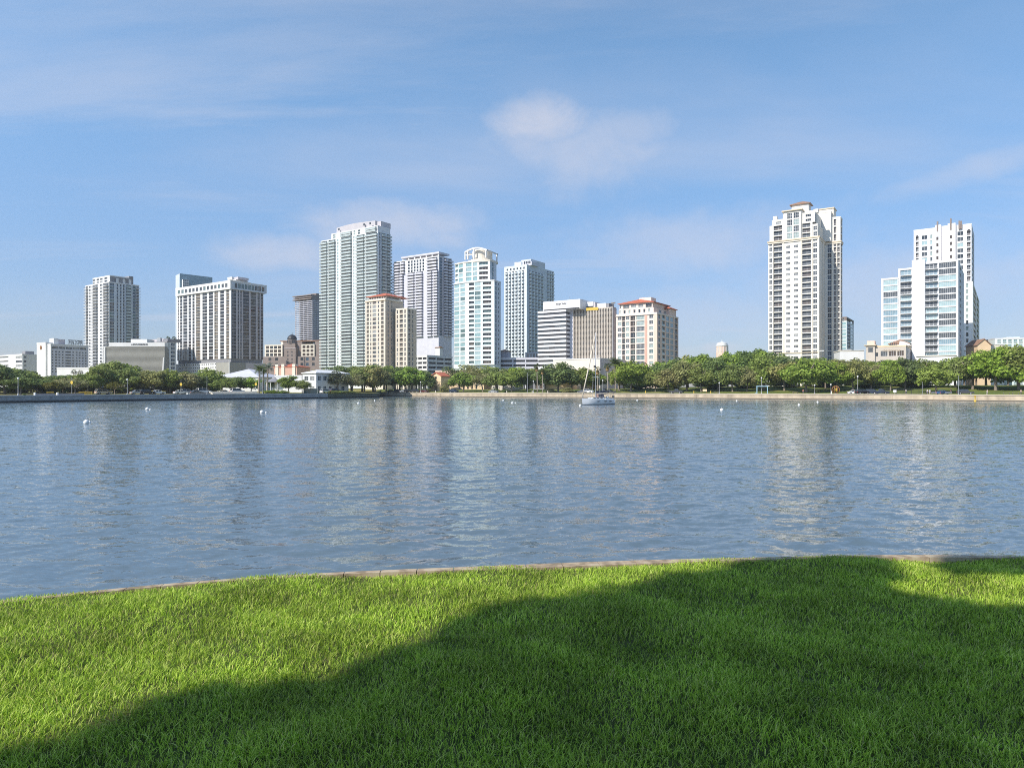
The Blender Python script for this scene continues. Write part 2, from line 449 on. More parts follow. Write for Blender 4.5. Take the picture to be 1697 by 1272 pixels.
def wall_mat(name, top, low, zsplit, blend, stain=.25, scale=.5):
    """sea wall: concrete with panel joints and streaks, dark wet growth below the tide line"""
    m = bpy.data.materials.new(name); T, N, L = nt(m); b = N['Principled BSDF']; b.inputs['Roughness'].default_value = .8
    g = N.new('ShaderNodeNewGeometry'); sep = N.new('ShaderNodeSeparateXYZ'); L.new(g.outputs['Position'], sep.inputs[0])
    n = N.new('ShaderNodeTexNoise'); n.inputs['Scale'].default_value = scale; n.inputs['Detail'].default_value = 6
    mp = N.new('ShaderNodeMapping'); mp.inputs['Scale'].default_value = (1, 1, .35); L.new(g.outputs['Position'], mp.inputs[0]); L.new(mp.outputs[0], n.inputs['Vector'])
    ad = N.new('ShaderNodeMath'); ad.operation = 'MULTIPLY_ADD'; ad.inputs[1].default_value = -blend * 3; L.new(n.outputs[0], ad.inputs[0]); L.new(sep.outputs[2], ad.inputs[2])
    mr = N.new('ShaderNodeMapRange'); mr.inputs[1].default_value = zsplit - blend * 1.5 - blend; mr.inputs[2].default_value = zsplit - blend * 1.5 + blend; L.new(ad.outputs[0], mr.inputs[0])
    v = N.new('ShaderNodeMapRange'); v.inputs[1].default_value = .3; v.inputs[2].default_value = .7; v.inputs[3].default_value = 1 - stain; v.inputs[4].default_value = 1 + stain; L.new(n.outputs[0], v.inputs[0])
    mix = N.new('ShaderNodeMix'); mix.data_type = 'RGBA'; mix.inputs['A'].default_value = (*low, 1); mix.inputs['B'].default_value = (*top, 1); L.new(mr.outputs[0], mix.inputs['Factor'])
    sc = N.new('ShaderNodeVectorMath'); sc.operation = 'SCALE'; L.new(mix.outputs['Result'], sc.inputs[0]); L.new(v.outputs[0], sc.inputs['Scale']); L.new(sc.outputs[0], b.inputs['Base Color'])
    return m
W_GREY = wall_mat('quay_wall_concrete', (.30, .31, .31), (.035, .04, .04), .55, .16)
W_TAN = wall_mat('seawall_tan_concrete', (.43, .35, .25), (.07, .06, .045), .26, .12, .28)
W_BRICK = ramp_mat('brick_coping', (.24, .19, .13), (.46, .38, .27), 9.0, c3=(.38, .29, .20))
def sea_wall(name, label, pts, m, capm, h=LAND + .12, joint=6.0):
    """vertical wall with coping along the shoreline (pts run so that water lies on the right-hand side of travel)"""
    root = thing(name, label, 'sea wall', (pts[0][0], pts[0][1], -.8)); O = Vector((pts[0][0], pts[0][1]))
    wl, cp = MB(), MB()
    for p, q in zip(pts, pts[1:]):
        A = Vector(q) - Vector(p); Lm = A.length; A /= Lm; N_ = Vector((A.y, -A.x)); P = (p[0] - O.x, p[1] - O.y)
        wl.obox(P, A, N_, 0, Lm, -.6, 0, 0, h + .5, m); cp.obox(P, A, N_, -.05, Lm + .05, -.9, .16, h + .505, h + .8, capm)
        k = 1.5
        while k < Lm: wl.obox(P, A, N_, k, k + .14, 0.001, .07, 0, h + .5, m); k += joint
    wl.build('wall', root); cp.build('coping', root)
    return root
def shp(px): Y = shore(px); return (wx(px, Y), Y)
CAPG = mat('coping_grey', (.40, .40, .39), .8, .12, .4); CAPT = mat('coping_tan', (.50, .43, .33), .8, .1, .4)
sea_wall('quay_wall', 'grey concrete quay wall with dark tide line, left side of the basin', [shp(p) for p in (-900, -575, -200, 0, 220, 430, 543)], W_GREY, CAPG)
sea_wall('quay_head_wall', 'mossy, shade-toned wall at the tip of the quay, where grass hangs over', [shp(543), shp(625), (wx(631, 347), 347)], wall_mat('mossy_shaded_wall', (.115, .12, .085), (.03, .035, .03), .5, .2), mat('mossy_coping', (.14, .16, .07), .9, .2, .5), joint=9)  # dark tone holds both green algae and painted shade
sea_wall('beach_seawall', 'long low tan seawall along the park shore, right of the quay', [shp(p) for p in (632, 740, 860, 1050, 1270, 1470, 1697, 2000, 2300)], W_TAN, CAPT, joint=12)
dr = []
for px, w_, lab in ((1341, .75, 'dark round drain outlet in the seawall below the bright green tree'), (1429, .55, 'small dark drain outlet in the seawall below the dark parked pickup'), (706, .45, 'small dark drain hole in the seawall left of the gabled building')):
    x, y = shp(px); a = math.atan2(shp(px + 8)[1] - y, shp(px + 8)[0] - x)
    t = MB(); t.lathe([(w_, 0), (w_, .3), (w_ * .82, .3), (w_ * .8, .12)], M['black'], 16); o = t.build('drain_outlet'); o.location = (x + .0 * math.sin(a), y, .75); o.rotation_euler = (math.pi / 2, 0, a)
    tag(o, lab, 'drain outlet', 'drain outlets in the seawall')
x, y = shp(937); a = math.atan2(shp(950)[1] - y, shp(950)[0] - x)
t = MB(); t.box(-1.9, 1.9, -.12, .02, 0, .55, M['black']); t.box(-.2, .2, -.2, -.121, -.1, .65, M['wood']); t.box(-2.1, 2.1, -.25, .02, .56, .7, M['wood'])
o = t.build('boat_landing'); o.location = (x, y, .25); o.rotation_euler = (0, 0, a); tag(o, 'dark low landing slot cut in the seawall left of the sailboat', 'boat landing')

# ------------------------------------------------------------------ water
def water_mat():
    m = bpy.data.materials.new('bay_water'); T, N, L = nt(m); b = N['Principled BSDF']
    b.inputs['Base Color'].default_value = (.10, .14, .168, 1); b.inputs['Roughness'].default_value = .07; b.inputs['IOR'].default_value = 1.38
    b.inputs['Specular IOR Level'].default_value = .5
    tc = N.new('ShaderNodeTexCoord')
    def slope(scale, amp, rot, stretch, detail=2.0, off=0.0, rough=.5):
        mp = N.new('ShaderNodeMapping'); mp.inputs['Rotation'].default_value = (0, 0, R(rot)); mp.inputs['Scale'].default_value = (stretch, 1, 1); mp.inputs['Location'].default_value = (off, off * .7, off * .3)
        L.new(tc.outputs['Object'], mp.inputs[0])
        n = N.new('ShaderNodeTexNoise'); n.inputs['Scale'].default_value = scale; n.inputs['Detail'].default_value = detail; n.inputs['Roughness'].default_value = rough; L.new(mp.outputs[0], n.inputs['Vector'])
        s = N.new('ShaderNodeVectorMath'); s.operation = 'SUBTRACT'; s.inputs[1].default_value = (.5, .5, .5); L.new(n.outputs['Color'], s.inputs[0])
        k = N.new('ShaderNodeVectorMath'); k.operation = 'MULTIPLY'; k.inputs[1].default_value = (amp * .45, amp, 0); L.new(s.outputs[0], k.inputs[0])
        return k
    # patches of calmer and rougher water
    pn = N.new('ShaderNodeTexNoise'); pn.inputs['Scale'].default_value = .035; pn.inputs['Detail'].default_value = 3
    pm = N.new('ShaderNodeMapping'); pm.inputs['Scale'].default_value = (.35, 1, 1); pm.inputs['Rotation'].default_value = (0, 0, R(14)); L.new(tc.outputs['Object'], pm.inputs[0]); L.new(pm.outputs[0], pn.inputs['Vector'])
    pr = N.new('ShaderNodeMapRange'); pr.inputs[1].default_value = .35; pr.inputs[2].default_value = .65; pr.inputs[3].default_value = .50; pr.inputs[4].default_value = 1.35; L.new(pn.outputs[0], pr.inputs[0])
    parts = [slope(1.9, .16, -9, .42, 2, 17), slope(4.6, .52, 12, .45, 3, 31), slope(12.0, .56, -4, .55, 3, 47)]
    acc = parts[0]
    for p in parts[1:]:
        a = N.new('ShaderNodeVectorMath'); a.operation = 'ADD'; L.new(acc.outputs[0], a.inputs[0]); L.new(p.outputs[0], a.inputs[1]); acc = a
    sc = N.new('ShaderNodeVectorMath'); sc.operation = 'SCALE'; L.new(acc.outputs[0], sc.inputs[0]); L.new(pr.outputs[0], sc.inputs['Scale'])
    ge = N.new('ShaderNodeNewGeometry'); up = N.new('ShaderNodeVectorMath'); up.operation = 'ADD'; L.new(ge.outputs['Normal'], up.inputs[1]); L.new(sc.outputs[0], up.inputs[0])
    no = N.new('ShaderNodeVectorMath'); no.operation = 'NORMALIZE'; L.new(up.outputs[0], no.inputs[0]); L.new(no.outputs[0], b.inputs['Normal'])
    return m
def water():
    """one sheet: real waves over the basin, flat beyond it"""
    nc = 560; tx = np.linspace(-1.12, 1.12, nc); ys = [3.4]
    while ys[-1] < 385: ys.append(ys[-1] + .085 + .00145 * ys[-1])
    ys = np.array(ys); Y, TX = np.meshgrid(ys, tx, indexing='ij'); X = TX * Y; dY = .085 + .00145 * Y; dX = 2.24 / nc * Y
    r = np.random.default_rng(3); Z = np.zeros_like(X); k = 0
    for lam0, n, sl in ((6.0, 5, .008), (2.9, 6, .014), (1.6, 9, .030), (.95, 11, .040), (.55, 12, .045)):
        for i in range(n):
            lam = lam0 * r.uniform(.78, 1.28); th = math.radians(96) + r.normal() * .42; kx, ky = math.cos(th) * 2 * math.pi / lam, math.sin(th) * 2 * math.pi / lam
            a = sl * lam / (2 * math.pi) * math.sqrt(2 / n) * 1.25; ph = r.uniform(0, 2 * math.pi)
            fade = np.clip((lam / abs(math.sin(th)) - 2.4 * dY) / (2.0 * dY), 0, 1) * np.clip((lam / max(.05, abs(math.cos(th))) - 2.4 * dX) / (2 * dX), 0, 1)
            p = kx * X + ky * Y + ph + .55 * np.sin(X * .21 + Y * .13 + i) + .4 * np.sin(X * .05 - Y * .09 + 2 * i)
            Z += a * fade * (np.sin(p) + .18 * np.sin(2 * p + 1.57))
    Z *= .80 + .30 * np.sin(X * .045 + 1.2 * np.sin(Y * .06)) * np.sin(Y * .055 + .8 * np.sin(X * .03))
    nr = len(ys); V = np.stack([X, Y, Z], 2).reshape(-1, 3); idx = np.arange(nr * nc).reshape(nr, nc)
    q = np.stack([idx[:-1, :-1], idx[:-1, 1:], idx[1:, 1:], idx[1:, :-1]], 2).reshape(-1, 4)
    n0 = len(V); V = np.concatenate([V, [(-4000, -300, -.22), (4000, -300, -.22), (4000, 3000, -.22), (-4000, 3000, -.22)]]); q = np.concatenate([q, [[n0, n0 + 1, n0 + 2, n0 + 3]]])
    me = bpy.data.meshes.new('water'); me.vertices.add(len(V)); me.vertices.foreach_set('co', V.reshape(-1).astype(np.float32))
    me.loops.add(len(q) * 4); me.loops.foreach_set('vertex_index', q.reshape(-1).astype(np.int32)); me.polygons.add(len(q)); me.polygons.foreach_set('loop_start', (np.arange(len(q)) * 4).astype(np.int32))
    me.polygons.foreach_set('use_smooth', np.ones(len(q), dtype=bool)); me.update(calc_edges=True); me.materials.append(water_mat())
    o = bpy.data.objects.new('water', me); COL.objects.link(o); return structure('water', o)
water()

# ------------------------------------------------------------------ near lawn with its edge
HG = 1.6; LZ = EYE - HG
EDGE = [(-3000, 1186), (-900, 1068), (-400, 1028), (0, 998), (150, 980), (300, 965), (450, 955), (600, 946), (848, 941), (1100, 930), (1300, 923), (1500, 920), (1697, 923), (2100, 930), (2600, 947), (4200, 997)]
def epx(px, k=0.0):
    for (a, ya), (c, yc) in zip(EDGE, EDGE[1:]):
        if px <= c:
            y = lerp(ya, yc, (px - a) / (c - a)); break
    d = HG * F / (y - HY) + k
    return Vector((mx(px) * d, d))
eds = [epx(p) for p in np.linspace(-2990, 4190, 120)]
# smooth the edge a little
for _ in range(6): eds = [eds[0]] + [(eds[i - 1] + eds[i] * 2 + eds[i + 1]) / 4 for i in range(1, len(eds) - 1)] + [eds[-1]]
EX = np.array([e.x for e in eds]); EY = np.array([e.y for e in eds])
def edge_y(x): return np.interp(x, EX, EY)
def lawn_h(x, y): return LZ + .022 * np.sin(x * 1.7 + .6) * np.cos(y * 1.3) + .014 * np.sin(x * 3.9 - y * 2.7) + .010 * np.sin(y * 5.3 + x * 2.1)
# soil sheet: reaches back under and beyond the shade tree
b = MB(); V = []; nx = 150
rows_ = [0, .15, .3, .5, .75, 1.05, 1.4, 1.8, 2.3, 2.9, 3.6, 4.5, 6, 9, 14, 22, 40, 80]
for i in range(nx + 1):
    x = lerp(EX[0], EX[-1], i / nx); ey = float(edge_y(x)) - .02
    for r in rows_: V.append((x, ey - r, float(lawn_h(x, ey - r)) - .02))
w = len(rows_)
b.poly(V, [(i * w + j, i * w + j + 1, (i + 1) * w + j + 1, (i + 1) * w + j) for i in range(nx) for j in range(w - 1)], SOIL)
structure('lawn', b)
# brick coping and wall at the water side
cop = MB(); wal = MB()
for i in range(len(eds) - 1):
    p, q = eds[i], eds[i + 1]; n = Vector((-(q - p).y, (q - p).x)).normalized()
    # the coping is partly grown over; it shows widest in the middle of the lawn edge
    wd = lambda e: .018 + .07 * math.exp(-((e.x - .6) / 1.3) ** 2) + .03 * math.exp(-((e.x - 4.0) / .7) ** 2)
    wp, wq = wd(p), wd(q)
    J = (q - p) * .012; p, q = p + J, q - J        # open joints between the coping blocks
    a = [(p.x, p.y - .05), (q.x, q.y - .05), (q.x + n.x * wq, q.y + n.y * wq), (p.x + n.x * wp, p.y + n.y * wp)]
    cop.prism(a, LZ - .16, LZ + .005, W_BRICK)
    a = [(p.x, p.y - .04), (q.x, q.y - .04), (q.x + n.x * (wq - .04), q.y + n.y * (wq - .04)), (p.x + n.x * (wp - .04), p.y + n.y * (wp - .04))]
    wal.prism(a, -.6, LZ - .163, W_TAN)
root = thing('lawn_edge_wall', 'brick coped wall edging the near lawn above the water', 'sea wall', (0, 6, -.6))
for o in (cop.build('coping', root), wal.build('wall', root)): o.location = (0, -6, .6)

# grass blades: one mesh, denser near the camera, taller in tufts
def grass():
    P = []
    def scatter(x0, x1, r0, r1, dens):
        n = int((x1 - x0) * (r1 - r0) * dens); x = rng.uniform(x0, x1, n); r = rng.uniform(r0, r1, n); return x, edge_y(x) - r
    xs, ys = [], []
    for x0, x1, r0, r1, d in ((-8.5, 9.0, -.02, .5, 7500), (-8.0, 8.6, .5, 2.0, 8600), (-7.0, 7.0, 2.0, 3.3, 11000), (-6.0, 6.0, 3.3, 4.4, 11500)):
        a, c = scatter(x0, x1, r0, r1, d); xs.append(a); ys.append(c)
    x = np.concatenate(xs); y = np.concatenate(ys)
    # keep only what can show within a step or two of the camera
    keep = (y > 1.5) & (np.abs(x) < y * .80 + 3.0)
    x, y = x[keep], y[keep]
    # thin spots and tufts
    f = np.sin(x * 5.1 + 1.3 * np.sin(y * 3.1)) * np.sin(y * 4.7 + 1.1 * np.sin(x * 2.3)); g = np.sin(x * 13.7 + y * 5.9) * np.sin(y * 11.3 - x * 4.1)
    tuft = .5 + .5 * (.6 * f + .4 * g)
    keep = rng.uniform(0, 1, len(x)) < .55 + .45 * tuft; x, y, tuft = x[keep], y[keep], tuft[keep]
    n = len(x); h = (.018 + .036 * rng.beta(2, 3, n)) * (.66 + .58 * tuft)
    ed = edge_y(x) - y; h *= np.clip(.55 + ed * 1.2, .55, 1)
    az = rng.uniform(0, 2 * np.pi, n) ; lean = h * rng.uniform(.15, 1.5, n); wid = rng.uniform(.0014, .0031, n)
    fz = az + rng.normal(0, .5, n) + np.pi / 2
    dx, dy = np.cos(az), np.sin(az); wxv, wyv = np.cos(fz) * wid, np.sin(fz) * wid
    z = lawn_h(x, y) - .012
    V = np.zeros((n, 7, 3))
    for k, (t, l, ww) in enumerate(((0, 0, 1), (.45, .18, .95), (.80, .52, .62))):
        cx, cy, cz = x + dx * lean * l, y + dy * lean * l, z + h * t
        V[:, 2 * k] = np.stack([cx - wxv * ww, cy - wyv * ww, cz], 1); V[:, 2 * k + 1] = np.stack([cx + wxv * ww, cy + wyv * ww, cz], 1)
    V[:, 6] = np.stack([x + dx * lean, y + dy * lean, z + h * .98], 1)
    base = np.arange(n)[:, None] * 7
    q = np.concatenate([base + np.array([0, 1, 3, 2]), base + np.array([2, 3, 5, 4])], 1).reshape(-1, 4); t = (base + np.array([4, 5, 6])).reshape(-1, 3)
    me = bpy.data.meshes.new('grass'); nq, ntr = len(q), len(t)
    me.vertices.add(n * 7); me.vertices.foreach_set('co', V.reshape(-1).astype(np.float32))
    me.loops.add(nq * 4 + ntr * 3); me.loops.foreach_set('vertex_index', np.concatenate([q.reshape(-1), t.reshape(-1)]).astype(np.int32))
    me.polygons.add(nq + ntr); me.polygons.foreach_set('loop_start', np.concatenate([np.arange(nq) * 4, nq * 4 + np.arange(ntr) * 3]).astype(np.int32))
    me.update(calc_edges=True)
    at = me.attributes.new('shade', 'FLOAT', 'POINT'); at.data.foreach_set('value', np.repeat(rng.uniform(0, 1, n), 7).astype(np.float32))
    m = bpy.data.materials.new('grass_blade'); T, N, L = nt(m); b = N['Principled BSDF']; out = N['Material Output']
    a = N.new('ShaderNodeAttribute'); a.attribute_name = 'shade'
    r = N.new('ShaderNodeValToRGB'); el = r.color_ramp.elements
    el[0].position = 0; el[0].color = (.17, .285, .028, 1); el[1].position = 1; el[1].color = (.62, .56, .22, 1)
    for p, c in ((.35, (.35, .52, .046)), (.72, (.50, .66, .080)), (.93, (.62, .72, .18))):
        e = el.new(p); e.color = (*c, 1)
    L.new(a.outputs['Fac'], r.inputs[0])
    tc = N.new('ShaderNodeTexCoord'); nn = N.new('ShaderNodeTexNoise'); nn.inputs['Scale'].default_value = 2.2; nn.inputs['Detail'].default_value = 6; L.new(tc.outputs['Object'], nn.inputs['Vector'])
    mr = N.new('ShaderNodeMapRange'); mr.inputs[1].default_value = .3; mr.inputs[2].default_value = .7; mr.inputs[3].default_value = .70; mr.inputs[4].default_value = 1.28; L.new(nn.outputs[0], mr.inputs[0])
    sc = N.new('ShaderNodeVectorMath'); sc.operation = 'SCALE'; L.new(r.outputs[0], sc.inputs[0]); L.new(mr.outputs[0], sc.inputs['Scale'])
    L.new(sc.outputs[0], b.inputs['Base Color']); b.inputs['Roughness'].default_value = .55; b.inputs['Specular IOR Level'].default_value = .3
    tr = N.new('ShaderNodeBsdfTranslucent'); L.new(sc.outputs[0], tr.inputs['Color']); mx_ = N.new('ShaderNodeMixShader'); mx_.inputs[0].default_value = .40
    L.new(b.outputs[0], mx_.inputs[1]); L.new(tr.outputs[0], mx_.inputs[2]); L.new(mx_.outputs[0], out.inputs['Surface'])
    me.materials.append(m)
    o = bpy.data.objects.new('grass', me); COL.objects.link(o)
    tag(o, 'thick green lawn grass in the foreground, partly in shade', 'grass', kind='stuff'); return o
grass()
# =================================================================== the skyline
DK = ('g_dark', 'g_dark', 'g_mid', 'g_blind')
MIX = ('g_dark', 'g_mid', 'g_mid', 'g_blind')

# --- low white block at the far left edge
b = Bld('apartment_block', 'low white apartment block at the far left edge, dark upper window band', 37, 430, -60, 45, cat='apartment block')
z1, z0 = b.z(588), b.z(624)
b.block(-b.W, 0, 0, 16, 0, z0, 1, 'white', cap=False)
b.block(-b.W, 0, 0, 16, z0, z1, 5, 'white', [(26, 36.5, 'w', {'h': (.25, .8), 'mull': (2, 0)}), (-20, 14, 'b', {'h': (.2, .9), 'rail': 'solid', 'rm': 'white'})], [(38, 44, 'w', {'h': (.3, .8)})], e=.8)
b.mb('penthouse').box(-14, -9, 5, 10, z1 + .7, z1 + 3, M['greyd'])
b.finish()

# --- slab hotel: blank white end wall, long shaded window side
b = Bld('hotel', 'white slab hotel with blank end wall and rooftop letters behind the trees', 84, 370, 64, 146, cat='hotel')
zt, zr, zb = b.z(568.5), b.z(571.5), b.z(618); D = b.D
b.block(-b.W, -b.W * .28, -.8, D * .25, 0, zt, 1, 'white', cap=True)
win = {'h': (.30, .80), 'g': ('g_dark', 'g_dark', 'g_mid'), 'fw': .05}
b.block(-b.W * .28 + .3, 0, 0, D, 0, zb, 1, 'white', mr='lav', cap=False)
b.block(-b.W * .28 + .3, 0, 0, D, zb, b.z(580), 8, 'white', [], [(a, c, 'w', dict(win, mull=(mu, 0))) for a, c, mu in
        ((86, 88.5, 1), (91.5, 95, 2), (97, 100, 2), (103, 105.5, 1), (108.5, 117.5, 6), (120, 122.5, 2), (126, 128.5, 2), (131, 133.5, 2), (136, 138.5, 2), (141, 143.5, 2))], mr='lav', cap=False)
b.block(-b.W * .28 + .3, 0, 0, D, b.z(580), zr, 1, 'white', [], [(85.5, 96, 'w', {'h': (.3, .75), 'mull': (5, 0)}), (97, 108, 'w', {'h': (.3, .75), 'mull': (5, 0)}), (109, 120, 'w', {'h': (.3, .75), 'mull': (5, 0)}), (121, 131, 'w', {'h': (.3, .75), 'mull': (5, 0)}), (132, 143, 'w', {'h': (.3, .75), 'mull': (5, 0)})], mr='lav', zone=900)
ya, yb = b.ry(93), b.ry(101)
b.mb('lift_house').box(-8, -3, ya, yb, zr + .7, zr + 4, M['white']); b.mb('lift_house').box(-8, -3, yb + .05, b.ry(112), zr + .7, zr + 3.6, M['mauve'])
sg = b.mb('sign_frame')
y0, y1 = b.ry(113.5), b.ry(137)
sg.box(-.5, -.4, y0, y1, zr + 3.2, zr + 3.4, M['black']); sg.box(-.5, -.4, y0, y1, zr + 1.2, zr + 1.35, M['black'])
for i in range(9): sg.box(-.5, -.4, lerp(y0, y1, i / 8) - .08, lerp(y0, y1, i / 8) + .08, zr + .7, zr + 3.2, M['black'])
text('HILTON', 'sign_lettering', b.root, (-.3, (y0 + y1) / 2, zr + 2.3), math.pi / 2, 2.4, M['black'], abs(y1 - y0) * .9)
lg = MB(); lg.lathe([(1.15, 0), (1.15, .15), (.6, .16), (.6, .3)], M['orange'], 20); o = lg.build('emblem', b.root); o.location = (-b.W * .66, -.83, b.z(575)); o.rotation_euler = (math.pi / 2, 0, 0)
b.finish()

# --- white residential tower, left
b = Bld('residential_tower', 'white residential tower with stacked balconies and dark rooftop screen, left end of skyline', 180.5, 480, 142, 230, cat='tower', group='downtown towers')
z0, z1 = b.z(612), b.z(468)
bal = {'h': (.06, .97), 'rail': 'bars', 'p': 1.4, 'g': DK}
F_ = [(142.5, 145.5, 'p', dict(bal, ov=.6)), (147.5, 150, 'w', {'h': (.3, .85)}), (153.4, 162, 'p', bal), (165.5, 169, 'w', {'h': (.3, .85)}), (171, 180, 'p', bal)]
R_ = [(181.5, 189, 'w', {'h': (.06, .94), 'g': ('g_teald', 'g_blue', 'g_dark'), 'mull': (3, 0)}), (193.5, 196, 'w', {'h': (.1, .94), 'g': ('g_blue', 'g_dark')}), (199, 201.5, 'w', {'h': (.1, .94), 'g': ('g_blue', 'g_dark')}),
      (204, 206.5, 'w', {'h': (.1, .94), 'g': ('g_blue', 'g_dark')}), (209, 217, 'p', dict(bal, rail='glass', g=('g_teald', 'g_blue'))), (220, 225, 'w', {'h': (.06, .94), 'g': ('g_teald', 'g_blue')}), (226, 229.6, 'p', dict(bal, ov=.8))]
b.block(-b.W, 0, 0, b.D, 0, z0, 1, 'white', cap=False)
b.block(-b.W, 0, 0, b.D, z0, z1, 27, 'white', F_, R_, e=.7, mr='blueg')
xa, xb = b.fx(152), b.fx(181)
zt = b.z(457)
b.block(xa, -.6, .8, 14, z1 + .7, zt, 2, 'white', [(154, 158, 'w', {'h': (.15, .8), 'mull': (2, 0)}), (160, 164, 'w', {'h': (.15, .8), 'mull': (2, 0)}), (166, 170, 'w', {'h': (.15, .8), 'mull': (2, 0)}), (173, 178, 'w', {'h': (.15, .8), 'mull': (2, 0)})], [], zone=900, mr='greyd')
b.mb('screen_wall').box(-10, -.9, 14.3, b.ry(222), z1 + .7, b.z(452.5), M['greyd'])
for a in (193, 204, 214): b.mb('penthouse').box(-6, -.3, b.ry(a), b.ry(a + 4), z1 + .7, b.z(459), M['white'])
b.finish()

# --- grey louvred block
b = Bld('louvred_block', 'windowless grey block with fine horizontal louvres and white lettered parapet', 273, 330, 175, t=0, cat='building', D=3)
z0, zl, zp = 0, b.z(574), b.z(567.5)
b.wall.box(-b.W, 0, .3, 3, 0, zl, M['greywd']); b.wall.box(-b.W, -9, 3, 22, 0, zl, M['greywd'])
n = 26
for k in range(n):
    za = lerp(b.z(622), zl, k / n); b.wall.box(-b.W, 0, 0, .3, za, za + (zl - b.z(622)) / n * .72, M['greyw'])
b.mb('parapet').box(b.fx(181), .05, -.15, 3, zl, zp, M['white']); b.mb('end_pier').box(-b.W - .8, -b.W, -.3, 22, 0, b.z(575), M['white'])
b.mb('lift_house').box(b.fx(211), b.fx(238), 3, 10, zp, b.z(561), M['white'])
text('A BOYLE BUILDING', 'sign_lettering', b.root, ((b.fx(218) + b.fx(245)) / 2, -.2, (zl + zp) / 2), 0, 1.0, M['black'], abs(b.fx(245) - b.fx(218)))
bt = b.mb('buttress'); xx = b.fx(268)
bt.extr([(xx, 0), (xx + .7, 0), (0.02, b.z(592)), (-.5, b.z(592))], -.7, -.02, M['white'])
b.finish()

# --- darker block with roof plant behind it
b = Bld('terrace_block', 'dark mid-rise with roof plant between the louvred block and the charcoal tower', 277, 425, 232, 291.5, cat='building')
z1 = b.z(567)
b.block(-b.W, 0, 0, b.D, 0, z1, 12, 'greyd', [(266, 274.5, 'b', {'h': (.1, .88), 'g': ('g_brown', 'g_dark'), 'rm': 'tan', 'sp': M['tan']})], [(279, 281, 'w', {'h': (.05, .95), 'g': ('g_sky',)}), (283, 290, 'w', {'h': (.1, .9), 'g': ('g_blue',), 'mull': (2, 0)})], mr='blueg')
pl = b.mb('roof_plant')
pl.box(b.fx(238), b.fx(262), 4, 12, z1 + .7, b.z(559), M['mauve']); pl.box(b.fx(252), b.fx(258), 3, 3.9, z1 + .7, b.z(557.5), M['steel']); pl.box(b.fx(262) + .1, b.fx(270), 3, 12, z1 + .7, b.z(560), M['greyd'])
b.finish()

# --- big charcoal-glass slab with white piers
b = Bld('condominium_tower', 'wide charcoal glass tower with white piers and overhanging white cornice', 382.5, 420, 294, 436, cat='tower', group='downtown towers')
z0, zb, zc = b.z(598), b.z(594), b.z(479); zt = b.z(466.5)
CH = ('g_char', 'g_char', 'g_dark', 'g_char', 'g_mid')
gw = lambda a, c, mu=2: (a, c, 'w', {'h': (.03, .90), 'g': CH, 'mull': (mu, 0), 'fr': 'framed', 'fw': .06, 'dep': .2})
bl = lambda a, c: (a, c, 'b', {'h': (.03, .95), 'g': ('g_brown', 'g_dark', 'g_brown'), 'rail': 'bars', 'rm': 'trim', 'sm': M['cream']})
F_ = [gw(295.2, 296.4, 1), gw(298.6, 302.2, 1), gw(303.8, 310.5, 2), gw(312.6, 316.5, 1), gw(319, 322.4, 1), bl(324.8, 332), gw(335.5, 339.5, 1), gw(339.6, 343.4, 1), gw(346, 353, 2), bl(355.2, 361), gw(365, 371.3, 2), bl(374.8, 380)]
R_ = [gw(384.6, 387.2, 1), gw(387.4, 391.4, 1), gw(394, 396, 1), gw(398.4, 400.4, 1), gw(403, 412.6, 3), gw(415.6, 424, 3), gw(427, 430.4, 1), gw(432.4, 435.6, 1)]
b.block(-b.W, 0, 0, b.D, zb, zc, 20, 'white', F_, R_, e=.45, cap=False, mr='mauve', core='dark')
# projecting top storey
o_ = .9
x0, y1 = -b.W - .5, b.D + 1.8
b.block(x0, o_, -o_, y1, zc + .02, zt, 1, 'white', [(294.5 + i * 6.05, 298.3 + i * 6.05, 'w', {'h': (.28, .80), 'mull': (2, 0), 'g': ('g_dark', 'g_teald')}) for i in range(14)],
        [(389 + i * 5.6, 393.6 + i * 5.6, 'w', {'h': (.2, .86), 'mull': (2, 0), 'g': ('g_teald', 'g_dark')}) for i in range(9)], e=.8, zone=900, mr='blueg')
ph = b.mb('penthouse')
ph.box(b.fx(322), -3, 4, 16, zt + .7, b.z(462), M['cream2']); ph.box(b.fx(350), -4, 6, 15, b.z(462) + .01, b.z(459.5), M['white']); ph.box(b.fx(365), b.fx(372), 5, 12, b.z(459.5) + .01, b.z(455), M['white']); ph.box(b.fx(372.1), b.fx(379), 6.5, 14, b.z(459.5) + .01, b.z(455.5), M['mauve'])
for i in range(5): ph.box(-6, -4, b.ry(391 + i * 7), b.ry(395 + i * 7), zt + .7, zt + 1.7 + .4 * (i % 2), M['steel'])
bd = b.mb('transfer_band'); bd.box(-b.W + .3, -.4, .4, b.D - .2, b.z(599.5), zb - .02, M['greyd'])
# podium: white front with small square windows, grey panel and grey right wall
zq = b.z(600)
xm = b.fx(358, -1)
b.block(-b.W - .5, xm, -1, 14, b.z(622), zq, 4, 'white', [(297.5 + i * 7.3, 299.4 + i * 7.3, 'w', {'h': (.35, .72), 'g': ('g_dark',), 'fw': .04}) for i in range(9)] + [(300.9 + i * 7.3, 302.7 + i * 7.3, 'w', {'h': (.35, .72), 'g': ('g_brown', 'g_dark'), 'fw': .04}) for i in range(8)], [], e=.5, cap=False, zone=-800)
b.wall.box(-b.W - .5, xm, -.98, 14, 0, b.z(622) - .02, M['white'])
b.mb('podium').box(xm + .02, .3, -.9, 10, 0, zq, M['greyw']); b.mb('podium').box(-.6, .6, 10.02, b.D + 1, 0, zq, M['mauve'])
b.mb('podium').box(-.1, .45, -1.3, -.92, 0, zq + 1, M['white'])
b.finish()

